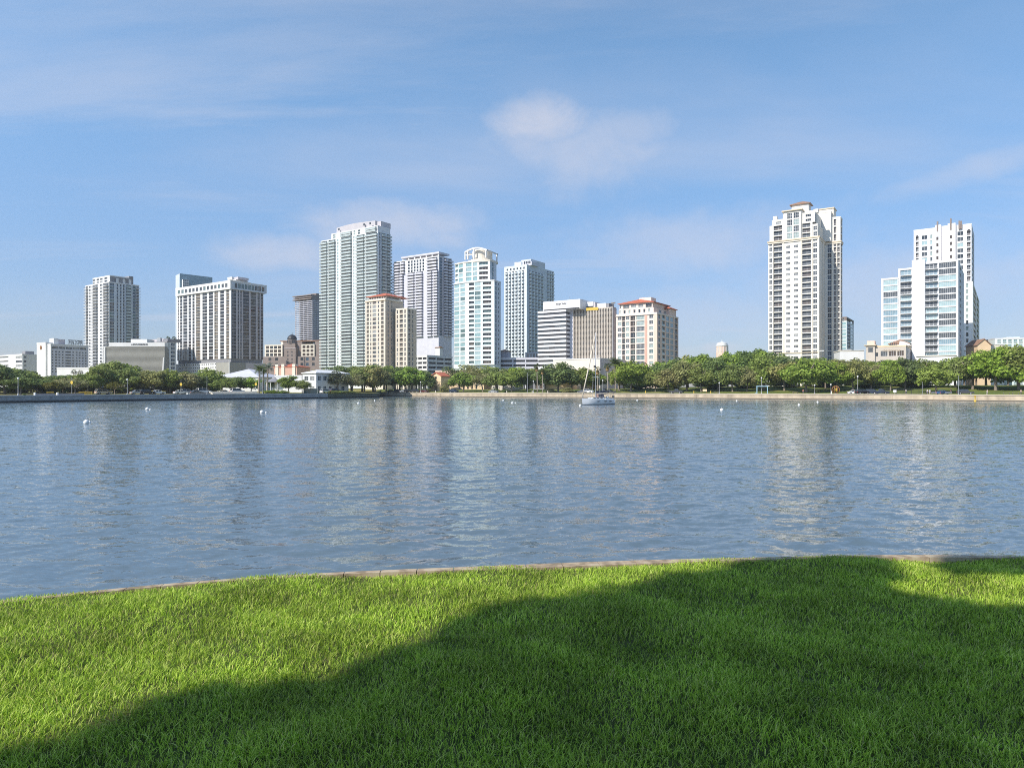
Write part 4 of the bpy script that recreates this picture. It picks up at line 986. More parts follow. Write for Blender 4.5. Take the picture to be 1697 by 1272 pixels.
# --- tall ivory tower on the right
b = Bld('ivory_tower', 'tall ivory tower with stepped top and little red pavilion roof', 1356.5, 365, 1274, 1396, cat='tower', group='downtown towers', t=34)
Dm = b.ry(1367)                     # the main shaft; a second wing stands behind it to the right
zc, z0 = b.z(391), b.z(596.6); n = 22; e = 1.3
wn = lambda a, c, mu=2, nh=1, g=MIX: (a, c, 'w', {'h': (.16, .86), 'g': g, 'mull': (mu, nh), 'fw': .08})
sm = lambda a, c: (a, c, 'w', {'h': (.42, .86), 'g': ('g_mid', 'g_dark', 'g_blind', 'g_mid'), 'mull': (3, 1), 'fw': .07})
lg = lambda a, c, g=('g_dark', 'g_brown', 'g_mid'): (a, c, 'b', {'h': (.06, .88), 'g': g, 'rail': 'bars', 'rm': 'rail', 'sm': M['ivory']})
F_ = [wn(1275, 1279.6), lg(1282, 1296), sm(1303, 1309.8), sm(1316, 1323), lg(1329.4, 1344), wn(1347.6, 1354.4)]
WF = [(1371.4, 1378, 'w', {'h': (.05, .92), 'g': ('g_blue', 'g_blue', 'g_dark'), 'mull': (2, 1), 'fw': .06}), lg(1381.6, 1386, ('g_brown',)), lg(1387.8, 1391.6, ('g_dark', 'g_brown'))]
R_ = []
b.block(-b.W, 0, 0, Dm, 0, b.z(644), 1, 'ivory', cap=False)
b.block(-b.W, 0, 0, Dm, b.z(644), zc, 27, 'ivory', F_, R_, e=e, mr='cream2', cap=False)
pr_ = b.mb('pier')        # raised piers between the bays, cream coloured
for a, c in ((1280, 1281.6), (1297, 1299), (1326, 1328.6), (1345, 1346.6), (1354.8, 1357)): pr_.box(b.fx(a, -.35), b.fx(c, -.35), -.35, -.003, 0, zc - .8, M['cream2'])
for a, c in ((1357.5, 1359.5), (1364, 1366)): pr_.box(.003, .4, b.ry(a, .4), b.ry(c, .4), 0, zc - .8, M['cream2'])
Xw = b.fx(1392.8, Dm); Dw = b.ry(1396, Xw, Dm)
b.block(-b.W * .6, Xw, Dm + .02, Dw, 0, b.z(644), 1, 'ivory', cap=False)
b.block(.3, Xw, Dm + .02, Dw, b.z(644), zc, 27, 'ivory', WF, [(1393.4, 1395.4, 'b', {'h': (.06, .9), 'g': ('g_dark',)})], e=1.0, mr='cream2', cap=False, zone=-100)
for a, c in ((1378.6, 1380.4), (1386.2, 1387.4)): pr_.box(b.fx(a, Dm - .3), b.fx(c, Dm - .3), Dm - .3, Dm + .017, 0, zc - .8, M['cream2'])
cn = b.mb('cornice')
cn.box(-b.W - .7, .7, -.8, Dm - .7, zc - .75, zc - .1, M['trim']); cn.box(-b.W - .4, .45, -.5, Dm - .7, zc - 1.5, zc - .78, M['cream2'])
b.mb('wing_cornice').box(.05, Xw + .6, Dm - .65, Dw, zc - .75, zc - .1, M['trim']); b.mb('wing_cornice').box(.05, Xw + .35, Dm - .4, Dw, zc - 1.5, zc - .78, M['cream2'])
zb_ = b.z(583)
b.mb('string_course').box(-b.W - .15, .5, -.52, -.36, zb_ - .3, zb_ + .1, M['trim'])
# stepped top
z1, z2, z3 = b.z(364), b.z(356.5), b.z(346)
X = lambda p, y=0: b.fx(p, y)
b.block(-b.W + .6, X(1299), .4, Dm - 1, zc + .02, z1, 3, 'ivory', [lg(1282, 1296)], [], e=e, zone=100, cap=False)
b.block(-b.W + 1.8, X(1299), .8, Dm - 2, z1 + .02, z2, 1, 'ivory', [(1286, 1294.5, 'w', {'h': (.2, .8), 'mull': (3, 1)})], [], e=.8, zone=120)
b.block(X(1299) + .3, X(1328), -.3, Dm - 1, zc + .02, z3, 4, 'ivory', [(1304.4, 1313, 'w', {'h': (.06, .92), 'g': ('g_dark', 'g_mid', 'g_green'), 'mull': (3, 1), 'fw': .1}), (1315, 1324, 'w', {'h': (.06, .92), 'g': ('g_dark', 'g_mid', 'g_green'), 'mull': (3, 1), 'fw': .1})], [], e=.8, zone=140)
b.roof.box(X(1296), X(1330), -1.2, 12, z3 + .72, z3 + 1.3, M['trim'])
b.block(X(1328) + .3, X(1346), .4, Dm - 1, zc + .02, b.z(366), 3, 'ivory', [lg(1329.4, 1343)], [], e=e, zone=100, cap=False)
b.block(X(1328) + .3, X(1350), .8, Dm - 2, b.z(366) + .02, b.z(351), 2, 'ivory', [(1335, 1344, 'w', {'h': (.3, .85), 'mull': (3, 0), 'g': ('g_dark',)})], [], e=.8, zone=120)
b.block(X(1346) + .3, -.6, .6, Dm - 1, zc + .02, b.z(372), 2, 'ivory', [wn(1348, 1354)], R_, e=.9, zone=100, mr='cream2')
b.wall.box(X(1350) + .3, -1.6, 3, Dm - 2, b.z(372) + .72, b.z(351), M['ivory'])
zw = lambda p: b.z(p, Xw * .5, Dm)
b.block(.3, Xw, Dm + .02, Dw, zc + .02, zw(362), 3, 'ivory', WF[:2], [(1393.4, 1395.4, 'b', {'h': (.06, .9), 'g': ('g_dark',)})], e=.9, mr='cream2', zone=90)
b.block(-3, X(1378, Dm), Dm - 1.5, Dm - .02, zc + .02, zw(352), 3, 'ivory', [], [], e=.5, zone=90)
b.wall.box(-6, X(1382, Dm + 2), Dm + 1, Dm + 9, zw(362) + .72, zw(344.5), M['cream2']); b.roof.box(-6.4, X(1382, Dm + 2) + .4, Dm + .6, Dm + 9.4, zw(344.5) + .002, zw(344.5) + .6, M['trim'])
pv = b.mb('roof_pavilion'); xa, xb = X(1312, 5), X(1340, 5)
zp = lambda p: b.z(p, (xa + xb) / 2, 6)
pv.box(xa, xb, 5, 5 + (xb - xa) * .8, z3 + .75, zp(339.5), M['ivory']); pv.box(X(1298, 5), xb + 3, 4.5, 20, z2, z3 + .7, M['ivory'])
b.mb('tile_roof').hip(xa, xb, 5, 5 + (xb - xa) * .8, zp(339.5), zp(332.5) - zp(338.6), M['tile2'], eave=1.0)
ch = b.mb('chimney'); ch.box(X(1280), X(1286), 1.6, 4, z2 + .72, b.z(347.5), M['ivory']); ch.box(X(1347.5), X(1353), 4, 6.5, b.z(351) + .7, b.z(342.5), M['ivory'])
b.finish()

# --- slim teal tower behind
b = Bld('slim_tower', 'slim teal glass tower with open brown roof frame behind the ivory tower', 1403, 520, 1394, 1414.8, cat='tower', group='downtown towers')
z1 = b.z(533)
b.block(-b.W, 0, 0, b.D, 0, z1, 18, 'tealw', [(1395, 1402, 'w', {'h': (.1, .9), 'g': ('g_tealp', 'g_teal'), 'mull': (2, 0)})], [(1404.5, 1409, 'b', {'h': (.05, .9), 'g': ('g_dark', 'g_blue'), 'rail': 'bars', 'rm': 'brown'}), (1410, 1414, 'w', {'h': (.1, .9), 'g': ('g_sky',)})], mr='blueg')
rf = b.mb('roof_frame'); zt = b.z(524.6)
rf.box(-b.W, .1, -.1, b.D, zt - .8, zt, M['brown'])
for x_, y_ in ((-b.W, 0), (-1, 0), (-1, b.D * .5), (-1, b.D - 1), (-b.W * .5, 0)): rf.box(x_, x_ + 1, y_, y_ + 1, z1 + .7, zt - .8, M['brown'])
rf.box(-b.W + 1, -3, 2, b.D - 2, z1 + .7, zt - 2, M['g_dark'])
b.finish()
b = Bld('low_white_hall', 'low plain white hall just right of the ivory tower', 1432, 345, 1392, cat='hall', D=16, t=15)
b.wall.box(-b.W, 0, 0, 16, 0, b.z(581), M['white']); b.roof.box(-b.W - .3, .2, -.3, 16, b.z(581), b.z(580), M['cream2']); b.mb('roof_plant').box(-9, -5, 4, 8, b.z(580), b.z(577.5), M['steel']); b.mb('roof_plant').box(-20, -18, 4, 8, b.z(580), b.z(578.5), M['white']); b.finish()

# --- small Mediterranean hotel
b = Bld('small_hotel', 'low beige Mediterranean hotel with lettered parapet and corner turret', 1501.5, 318, 1447, 1527, cat='hotel')
z1 = b.z(573.8)
b.block(-b.W, 0, 0, b.D, 0, z1, 4, 'beige', [(1451, 1455.6, 'w', {'h': (.05, .45), 'g': ('g_dark',)}), (1459.5, 1471, 'w', {'h': (.05, .6), 'g': ('g_mid', 'g_brown'), 'mull': (3, 0)}), (1473, 1485, 'w', {'h': (.05, .6), 'g': ('g_mid', 'g_brown'), 'mull': (3, 0)}), (1487, 1498, 'w', {'h': (.05, .6), 'g': ('g_mid', 'g_brown'), 'mull': (3, 0)})], [], mr='mauve', e=.5, capm='peach')
text('THE BIRCHWOOD', 'sign_lettering', b.root, ((b.fx(1464) + b.fx(1492)) / 2, -.06, b.z(580)), 0, 1.5, M['tan'], abs(b.fx(1492) - b.fx(1464)))
tu = b.mb('turret'); xa, xb = b.fx(1435, -.8), b.fx(1450, -.8)
tu.box(xa, xb, -.8, 5, 0, b.z(571), M['beige']); tu.box(xa - .8, xb + .6, -1.5, 5.6, b.z(571), b.z(569.5), M['trim']); tu.box(xa + .4, xb - .2, -.2, 4.6, b.z(569.5), b.z(562.5), M['pink']); tu.box(xa + 1, xb - .9, -.86, -.805, b.z(582), b.z(574), M['g_mid'])
cp = b.mb('curved_parapet'); xa, xb = b.fx(1474, .5), b.fx(1508, .5)
prof = [(xa, z1 + .71), (xb, z1 + .71), (xb, b.z(570))] + [(lerp(xb, lerp(xa, xb, .5), i / 8), b.z(570) + (b.z(564.5) - b.z(570)) * math.sin(math.pi * i / 16)) for i in range(1, 9)] + [(lerp(xa, xb, .48), b.z(570.5)), (xa, b.z(571))]
cp.extr(prof, .5, 1.2, M['white'])
for i in range(4): cp.box(lerp(xa, xb, .04 + i * .09), lerp(xa, xb, .08 + i * .09), .44, .495, z1 + .8, z1 + 1.9, M['g_dark'])
b.mb('tile_roof').hip(b.fx(1473, 2), b.fx(1507, 2), 2.5, 12, b.z(569), b.z(561.5) - b.z(569), M['tile2'], eave=.4)
b.mb('stair_tower').box(-4, .6, b.D - 7, b.D, z1 - 8, b.z(567.5), M['beige'])
b.finish()

# --- white glass condominium
b = Bld('glass_condominium', 'white condominium with pale glass bands and a tall blank white shaft', 1588, 330, 1461, 1597.5, cat='condominium', t=36)
SK = ('g_tealp', 'g_tealp', 'g_sky', 'g_mid')
zr, zs, zl, zm, z0 = b.z(432), b.z(424.5), b.z(453), b.z(438.5), b.z(592)
x0, x1, x2 = b.fx(1489.2), b.fx(1511.6), b.fx(1532.8)
gl = lambda a, c, mu: (a, c, 'w', {'h': (.10, .92), 'g': SK, 'mull': (mu, 0), 'fw': .06})
ba = lambda a, c: (a, c, 'p', {'h': (.06, .92), 'g': ('g_sky', 'g_tealp', 'g_mid'), 'rail': 'bars', 'rm': 'white2', 'p': 1.5, 'sm': M['white2']})
hr = (zr - z0) / 15
b.block(x2 + .02, 0, 0, b.D, z0, zr, 15, 'white2', [ba(1533.8, 1553.8), gl(1556, 1584.5, 8)], [(1590.5, 1592.5, 'w', {'h': (.3, .8), 'skip': range(4, 15)})], e=.6, mr='lav', capm='white2')
b.block(x0 + .05, x1 - .05, .6, 16, z0, zm, 14, 'white2', [ba(1492, 1510.6)], [], e=.6, capm='white2', zone=0)
b.block(-b.W, x0, .6, 16, z0 + hr * 2, zl, 11, 'white2', [gl(1464, 1487.6, 8)], [], e=.5, capm='white2')
b.block(-b.W, x0, .6, 16, 0, z0 + hr * 2 - .02, 3, 'white2', [(1464, 1469.5, 'w', {'h': (.2, .8), 'mull': (2, 0), 'g': ('g_mid',)})], [], e=.5, cap=False)
b.mb('blank_shaft').box(x1, x2, -1.2, 15, 0, zs, M['white2']); b.mb('blank_shaft').box(x2 + .01, x2 + 7, 6, 16, zr + .71, zs - .8, M['lav'])
b.wall.box(x0, 0, .6, b.D, 0, z0 - .02, M['white2'])
b.mb('podium').box(b.fx(1518, -4), b.fx(1586, -4), -4, -1.3, 0, b.z(589.5), M['white2'])
b.mb('podium').box(b.fx(1518, -4.4), b.fx(1586, -4.4), -4.5, -1.3, b.z(589.5), b.z(588.3), M['cream2'])
b.finish()

# --- tall white tower behind it
b = Bld('white_tower', 'tall white tower with arched loggias and thin rooftop flues behind the glass condominium', 1610, 400, 1515, 1614.5, cat='tower', group='downtown towers', t=36)
zt = b.z(372); n = 21; z0 = b.z(580)
lo = lambda a, c: (a, c, 'b', {'h': (.05, .86), 'g': ('g_dark', 'g_brown'), 'rail': 'bars', 'rm': 'white2', 'sm': M['white2']})
w_ = lambda a, c, mu=1, sk=(): (a, c, 'w', {'h': (.15, .85), 'g': ('g_green', 'g_mid', 'g_dark', 'g_tealp'), 'mull': (mu, 0), 'skip': sk, 'fw': .08})
F_ = [lo(1517.6, 1522.4), w_(1527.4, 1537, 2), w_(1541.6, 1545.4), w_(1552.6, 1555), w_(1574.6, 1577), w_(1586.6, 1596.4, 2), lo(1602.4, 1608.6)]
b.block(-b.W, 0, 0, b.D, z0, b.z(380), n, 'white2', F_, [(1611.5, 1613.5, 'w', {'h': (.1, .9)})], e=1.0, mr='lav', cap=False)
b.block(-b.W, 0, 0, b.D, b.z(380) + .02, zt, 1, 'white2', [], [], e=.5, mr='lav')
b.wall.box(-b.W, -.4, .4, b.D, 0, z0 - .02, M['white2'])
ps = b.mb('pilaster')
for a, c in ((1549.5, 1559), (1570.5, 1583.4)): ps.box(b.fx(a, -1), b.fx(c, -1), -1.0, -.003, b.z(455), b.z(366.5), M['white2'])
ps.box(b.fx(1559), b.fx(1570.5), -.3, -.003, b.z(455), b.z(369), M['white2'])
for a, c in ((1549.5, 1559), (1570.5, 1583.4)):
    for k in range(5): b.part('window', MB().box(-.55, .55, 0, .03, 0, 1.9, M['g_brown']), (lerp(b.fx(a, -1), b.fx(c, -1), .42), -1.035, b.z(392 + k * 11)), 0, 900)
    ps.box(b.fx(c, -1) - .02, b.fx(c, -1) + .35, -.7, -.301, b.z(455), b.z(368), M['mauve'])  # mauve strip paints the shade on each pilaster's right side
arch = b.mb('arch')
for a, c in ((1517.2, 1522.8), (1602, 1609)):
    xa, xb = b.fx(a), b.fx(c); xm_, r_ = (xa + xb) / 2, (xb - xa) / 2 * .86; zz = b.z(383)
    pr2 = [(xm_ + r_ * math.cos(math.pi * i / 12), zz + r_ * 1.5 * math.sin(math.pi * i / 12)) for i in range(13)]
    arch.extr(pr2, -.04, -.003, M['dark'])
for p_, pt in ((1554, 360.6), (1576, 358.5), (1590, 364), (1593, 364.5)):
    b.mb('flue').box(b.fx(p_ - 1.3, 1), b.fx(p_ + 1.3, 1), -1.2, .6, zt - 2, b.z(pt), M['brown'])
b.finish()
b = Bld('white_wing', 'lower white wing with paired loggias stepping down from the tall white tower', 1612, 395, 1591, 1623, cat='tower', t=36)
z1 = b.z(468)
b.block(-b.W, 0, 0, b.D, b.z(580), z1, 11, 'white2', [(1593.5, 1596.5, 'w', {'h': (.1, .9), 'g': ('g_brown', 'g_mid', 'g_green')}), (1601, 1605, 'w', {'h': (.25, .9), 'g': ('g_dark', 'g_green')})], [lo(1613.5, 1617.5), lo(1618.8, 1622)], e=.9, mr='cream2', capm='white2')
b.wall.box(-b.W, -.9, .9, b.D, 0, b.z(580) - .02, M['white2'])
b.finish()

# --- far right: yellow gable and pale teal block; pink cupola over the trees
b = Bld('gabled_house', 'yellow gabled house above the trees right of the white tower', 1642, 338, 1620, cat='house', D=12, t=10)
zz = b.z(572); b.wall.box(-b.W, 0, 0, 12, 0, zz, M['peach']); b.wall.extr([(-b.W, zz + .01), (0, zz + .01), (-b.W / 2, b.z(562.5))], 0, 12, M['peach'])
rf = b.roof
for sx in (0, 1):
    xe = -b.W - .5 if sx else .5; xm_ = -b.W / 2
    rf.poly([(xe, -.4, zz - .1), (xe, 12.4, zz - .1), (xm_, 12.4, b.z(562)), (xm_, -.4, b.z(562)), (xe, -.4, zz + .25), (xe, 12.4, zz + .25), (xm_, 12.4, b.z(562) + .35), (xm_, -.4, b.z(562) + .35)], [(0, 1, 2, 3), (4, 5, 6, 7), (0, 3, 7, 4), (0, 4, 5, 1), (2, 6, 7, 3), (1, 5, 6, 2)], M['tile2'])
b.finish()
b = Bld('teal_block', 'pale turquoise apartment block low above the trees at the right edge', 1722, 395, 1650, cat='apartment block', D=16, t=15)
z1 = b.z(561)
b.block(-b.W, 0, 0, 16, 0, z1, 10, 'tealw', [(1653 + i * 9, 1659 + i * 9, 'b', {'h': (.1, .9), 'g': ('g_teal', 'g_tealp'), 'rail': 'glass'}) for i in range(7)], [], capm='white2'); b.mb('penthouse').box(b.fx(1668, 3), b.fx(1690, 3), 3, 10, z1 + .7, b.z(557), M['tealw']); b.finish()
b = Bld('low_cream_block', 'low cream block between the yellow gable and the turquoise block', 1664, 390, 1641, cat='building', D=12, t=10)
b.wall.box(-b.W, 0, 0, 12, 0, b.z(571), M['cream2']); b.roof.box(-b.W - .2, .2, -.2, 12, b.z(571), b.z(570), M['white']); b.finish()
b = Bld('cupola_tower', 'round pink cupola tower with white cap peeking over the park trees', 1209, 540, 1190, cat='tower', D=9, t=0)
r_ = b.W / 2; b.wall.lathe([(r_, 0), (r_, b.z(573))], M['pink'], 20, (-r_, r_, 0))
for i in range(7):
    a = -math.pi * (i + .5) / 7; b.wall.box(-r_ + r_ * math.cos(a) - .25, -r_ + r_ * math.cos(a) + .25, r_ + r_ * math.sin(a) - .15, r_ + r_ * math.sin(a) + .1, b.z(583), b.z(574), M['white'])
b.roof.lathe([(r_ * 1.08, b.z(573)), (r_ * 1.08, b.z(571.6)), (r_ * .95, b.z(571.5)), (r_ * .9, b.z(568)), (r_ * .35, b.z(566)), (.3, b.z(565.5)), (.15, b.z(562))], M['white'], 20, (-r_, r_, 0)); b.finish()

# --- low buildings at the water's edge
b = Bld('hip_roofed_hall', 'white hall with broad pale hip roof in front of the charcoal tower', 428, 320, 358, cat='hall', D=24, t=8)
z1 = b.z(625); b.wall.box(-b.W, 0, 0, 24, 0, z1, M['white']); b.roof.hip(-b.W, 0, 0, 24, z1, b.z(611) - z1, M['lav'], eave=.5); b.finish()
b = Bld('yacht_clubhouse', 'white two-storey clubhouse with low hip roof beside the quay', 524, 292, 502, 577, cat='clubhouse')
z1 = b.z(618.5)
b.block(-b.W, 0, 0, b.D, 0, z1, 2, 'white2', [(504.5, 511, 'w', {'h': (.3, .72), 'mull': (2, 1), 'g': ('g_mid', 'g_blind')}), (514, 521, 'w', {'h': (.3, .72), 'mull': (2, 1), 'g': ('g_mid', 'g_blind')})], [(p, p + 5, 'w', {'h': (.3, .75), 'mull': (2, 1), 'g': ('g_blue',)}) for p in (527, 536, 545, 556, 566)], mr='white2', cap=False)
b.roof.hip(-b.W, 0, 0, b.D, z1 + .01, b.z(613) - z1, M['white2'], eave=.6); b.finish()
b = Bld('clubhouse_wing', 'low white wing with grey conical pavilion left of the clubhouse', 500, 300, 456, cat='clubhouse', D=12, t=12)
z1 = b.z(624); b.block(-b.W, 0, 0, 12, 0, z1, 1, 'white2', [(460, 463, 'w', {'h': (.6, .85)}), (466, 469, 'w', {'h': (.6, .85)}), (484, 488, 'w', {'h': (.4, .85)})], [], capm='white2')
pv = b.mb('pavilion'); c = (b.fx(450, -2), 1, 0)
pv.lathe([(4.2, b.z(633)), (4.4, b.z(632.6)), (1.6, b.z(627)), (.4, b.z(621)), (.1, b.z(619.5))], M['greyd'], 18, c)
for i in range(8): pv.tube([(c[0] + 3.7 * math.cos(i * .785), 1 + 3.7 * math.sin(i * .785), 0), (c[0] + 3.7 * math.cos(i * .785), 1 + 3.7 * math.sin(i * .785), b.z(633))], .18, M['white2'])
b.finish()
b = Bld('terracotta_house', 'low terracotta and cream house behind the trees below the domed building', 492, 385, 454, cat='house', D=14, t=14)
z1 = b.z(608); b.wall.box(-b.W, 0, 0, 14, 0, z1, M['pinkd']); b.roof.hip(-b.W, 0, 0, 14, z1, 1.8, M['tile'], eave=.4)
for p in (456, 466, 484): b.mb('parapet').box(b.fx(p, -.4), b.fx(p + 5, -.4), -.4, 3, 0, b.z(603), M['cream2'])
b.finish()
b = Bld('gabled_museum', 'peach gabled building with terracotta roof and small black window', 731, 358, 714, 745, cat='museum')
zz = b.z(623.5); W = b.W
b.wall.box(-W, 0, 0, b.D, 0, zz, M['peach']); b.wall.extr([(-W, zz + .01), (0, zz + .01), (-W / 2, b.z(617.5))], .2, b.D, M['peach'])
b.wall.box(-W - .3, .3, -.15, -.003, b.z(632.4), b.z(631.4), M['trim'])
b.part('window', MB().box(-.55, .55, 0, .1, 0, 1.2, M['g_dark']), (-W / 2, -.12, b.z(627.5)), 0); b.part('door', MB().box(-.9, .9, 0, .1, 0, 2.8, M['wood']), (-W / 2, -.12, .5), 0)
for sx in (0, 1):
    xe = -W - .5 if sx else .5; xm_ = -W / 2
    b.roof.poly([(xe, -.3, zz - .1), (xe, b.D, zz - .1), (xm_, b.D, b.z(617.3)), (xm_, -.3, b.z(617.3)), (xe, -.3, zz + .25), (xe, b.D, zz + .25), (xm_, b.D, b.z(617.3) + .35), (xm_, -.3, b.z(617.3) + .35)], [(0, 1, 2, 3), (4, 5, 6, 7), (0, 3, 7, 4), (0, 4, 5, 1), (2, 6, 7, 3), (1, 5, 6, 2)], M['tile'])
b.finish()
def hall(name, label, pl, pc, Y, pt, m, t=15, D=14, wins=(), roofm=None, cat='museum wing'):
    b = Bld(name, label, pc, Y, pl, cat=cat, D=D, t=t)
    z1 = b.z(pt); b.block(-b.W, 0, 0, D, 0, z1, 1, m, [(a, c, 'w', {'h': (.1, .75), 'g': ('g_dark', 'g_brown')}) for a, c in wins], [], capm=roofm or m); return b.finish()
hall('museum_wing', 'long peach museum wing with slender piers right of the gabled building', 745, 802, 368, 634, 'peach', wins=[(760 + i * 7, 763 + i * 7) for i in range(5)])
hall('museum_rear_wall', 'cream upper wall of the museum just above the tree crowns', 763, 862, 400, 614.5, 'cream2', t=10)
hall('museum_side_hall', 'pale pink hall behind the gabled peach building', 722, 749, 385, 615.5, 'pink', t=12)
hall('peach_hall', 'windowless peach hall behind the two tall palms', 902, 946, 352, 627.5, 'peach', t=18)
hall('dark_glass_annex', 'dark glass annex between the two slender palm trunks', 885, 902, 353, 628, 'greyd', t=18, wins=((887, 892), (894, 900)), cat='annex')
hall('small_peach_house', 'small peach house behind the moored sailboat', 967, 984, 345, 634, 'peach', t=18, wins=((970, 973),), roofm='tile', cat='house')
hall('red_roofed_lodge', 'cream lodge with red roof under the trees left of the twin palms', 829, 853, 345, 634, 'cream', t=18, wins=((833, 836),), roofm='tile', cat='lodge')
hall('white_service_hall', 'low white roof line behind the trees below the slab hotel', 95, 148, 300, 611, 'white', t=10, cat='hall')
hall('pale_cafe', 'pale arched cafe front under the trees right of the orange sculpture', 1400, 1480, 300, 627, 'beige', t=30, wins=[(1404 + i * 12, 1411 + i * 12) for i in range(6)], cat='cafe')
# =================================================================== trees
def leaf_mat(name, transl=.42):
    m = bpy.data.materials.new(name); T, N, L = nt(m); b = N['Principled BSDF']; out = N['Material Output']
    b.inputs['Roughness'].default_value = .6; b.inputs['Specular IOR Level'].default_value = .25
    oi = N.new('ShaderNodeObjectInfo'); g = N.new('ShaderNodeNewGeometry')
    mr = N.new('ShaderNodeMapRange'); mr.inputs[3].default_value = .62; mr.inputs[4].default_value = 1.38; L.new(g.outputs['Random Per Island'], mr.inputs[0])
    n = N.new('ShaderNodeTexNoise'); n.inputs['Scale'].default_value = 3.2; n.inputs['Detail'].default_value = 3; tc = N.new('ShaderNodeTexCoord'); L.new(tc.outputs['Object'], n.inputs['Vector'])
    m2 = N.new('ShaderNodeMapRange'); m2.inputs[1].default_value = .3; m2.inputs[2].default_value = .7; m2.inputs[3].default_value = .72; m2.inputs[4].default_value = 1.28; L.new(n.outputs[0], m2.inputs[0])
    mu = N.new('ShaderNodeMath'); mu.operation = 'MULTIPLY'; L.new(mr.outputs[0], mu.inputs[0]); L.new(m2.outputs[0], mu.inputs[1])
    sc = N.new('ShaderNodeVectorMath'); sc.operation = 'SCALE'; L.new(oi.outputs['Color'], sc.inputs[0]); L.new(mu.outputs[0], sc.inputs['Scale'])
    L.new(sc.outputs[0], b.inputs['Base Color'])
    tr = N.new('ShaderNodeBsdfTranslucent'); L.new(sc.outputs[0], tr.inputs[0]); ms = N.new('ShaderNodeMixShader'); ms.inputs[0].default_value = transl
    L.new(b.outputs[0], ms.inputs[1]); L.new(tr.outputs[0], ms.inputs[2]); L.new(ms.outputs[0], out.inputs['Surface'])
    return m
LEAF = leaf_mat('tree_leaves')
def quads_mesh(name, C, Nn, size, m):
    """leaf sprays: a quad at each centre C facing Nn"""
    n = len(C); Nn = Nn / np.linalg.norm(Nn, axis=1, keepdims=True)
    t = rng.normal(size=(n, 3)); u = np.cross(Nn, t); u /= np.linalg.norm(u, axis=1, keepdims=True); v = np.cross(Nn, u)
    s = size[:, None]; a = rng.uniform(.55, 1.0, n)[:, None]
    V = np.stack([C - u * s - v * s * a * .5, C + u * s * .2 - v * s * a, C + u * s + v * s * a * .4, C - u * s * .3 + v * s * a], 1).reshape(-1, 3)
    me = bpy.data.meshes.new(name); me.vertices.add(n * 4); me.vertices.foreach_set('co', V.reshape(-1).astype(np.float32))
    me.loops.add(n * 4); me.loops.foreach_set('vertex_index', np.arange(n * 4).astype(np.int32)); me.polygons.add(n); me.polygons.foreach_set('loop_start', (np.arange(n) * 4).astype(np.int32))
    me.update(calc_edges=True); me.materials.append(m); return me
def crown_mesh(seed, nc=48, per=120, flat=.72, loose=1.0, leaf=.052, low=-.75):
    """unit crown: clumps of leaf sprays on an uneven dome"""
    r = np.random.default_rng(seed); C, Nn, S = [], [], []
    lob = r.uniform(0, 2 * np.pi, 3)
    for i in range(nc):
        while True:
            d = r.normal(size=3); d /= np.linalg.norm(d)
            if d[2] > low: break
        az = math.atan2(d[1], d[0]); bulge = 1 + .16 * math.sin(2 * az + lob[0]) + .12 * math.sin(3 * az + lob[1]) + .08 * math.sin(5 * az + lob[2])
        c = d * r.uniform(.42, .80) * bulge * np.array([1, 1, flat]); R_ = r.uniform(.20, .34) * loose
        k = int(per * (R_ / .27) ** 2); dd = r.normal(size=(k, 3)); dd /= np.linalg.norm(dd, axis=1, keepdims=True)
        rad = R_ * r.uniform(.55, 1.08, (k, 1)); sq = np.array([1, 1, .78])
        C.append(c + dd * rad * sq); Nn.append(dd + r.normal(size=(k, 3)) * .55 + np.array([0, 0, .25])); S.append(r.uniform(.6, 1.25, k) * leaf)
    return quads_mesh('crown', np.concatenate(C), np.concatenate(Nn), np.concatenate(S), LEAF)
CROWNS = [crown_mesh(100 + i) for i in range(7)] 
OPEN = [crown_mesh(200 + i, nc=44, per=58, flat=.78, loose=.85, leaf=.045) for i in range(4)]      # thin, see-through crowns
ROUND = [crown_mesh(300 + i, nc=40, per=125, flat=.92, loose=1.05, low=-.9) for i in range(3)]
def trunk_mesh(seed, fork=.38, spread=.55, n=5, rad=.045):
    r = random.Random(seed); b = MB(); b.sm = True
    lean = (r.uniform(-.06, .06), r.uniform(-.05, .05)); top = (lean[0], lean[1], fork)
    b.tube([(0, 0, -.03), (0, 0, .02), (lean[0] * .4, lean[1] * .4, fork * .55), top], [rad * 1.5, rad * 1.1, rad * .9, rad * .85], M['bark'], 9)
    for i in range(n):
        a = 2 * math.pi * i / n + r.uniform(-.4, .4); q = spread * r.uniform(.6, 1.0); z = r.uniform(.66, .9)
        m1 = (top[0] + math.cos(a) * q * .45, top[1] + math.sin(a) * q * .45, fork + (z - fork) * .5)
        b.tube([(top[0], top[1], fork - .03), m1, (top[0] + math.cos(a) * q, top[1] + math.sin(a) * q, z)], [rad * .62, rad * .42, rad * .14], M['bark'], 7)
        a2 = a + r.choice((-.7, .7)); b.tube([m1, (m1[0] + math.cos(a2) * q * .4, m1[1] + math.sin(a2) * q * .4, m1[2] + .18)], [rad * .34, rad * .08], M['bark'], 6)
    return b.mesh('trunk')
TRUNKS = [trunk_mesh(i) for i in range(5)]
TINT = {'bright': ((.25, .345, .055), 'bright yellow-green'), 'mid': ((.25, .31, .080), 'mid-green'), 'dark': ((.17, .23, .07), 'dark green'),
        'olive': ((.33, .325, .13), 'olive'), 'pale': ((.135, .145, .080), 'pale grey-green'), 'yellow': ((.17, .17, .035), 'yellowish')}
TREES = []
def tree(px, r, ytop, w, tint, kind='full', ybot=None):
    TREES.append(dict(px=px, r=r, yt=ytop, w=w, tint=tint, kind=kind, yb=ybot))
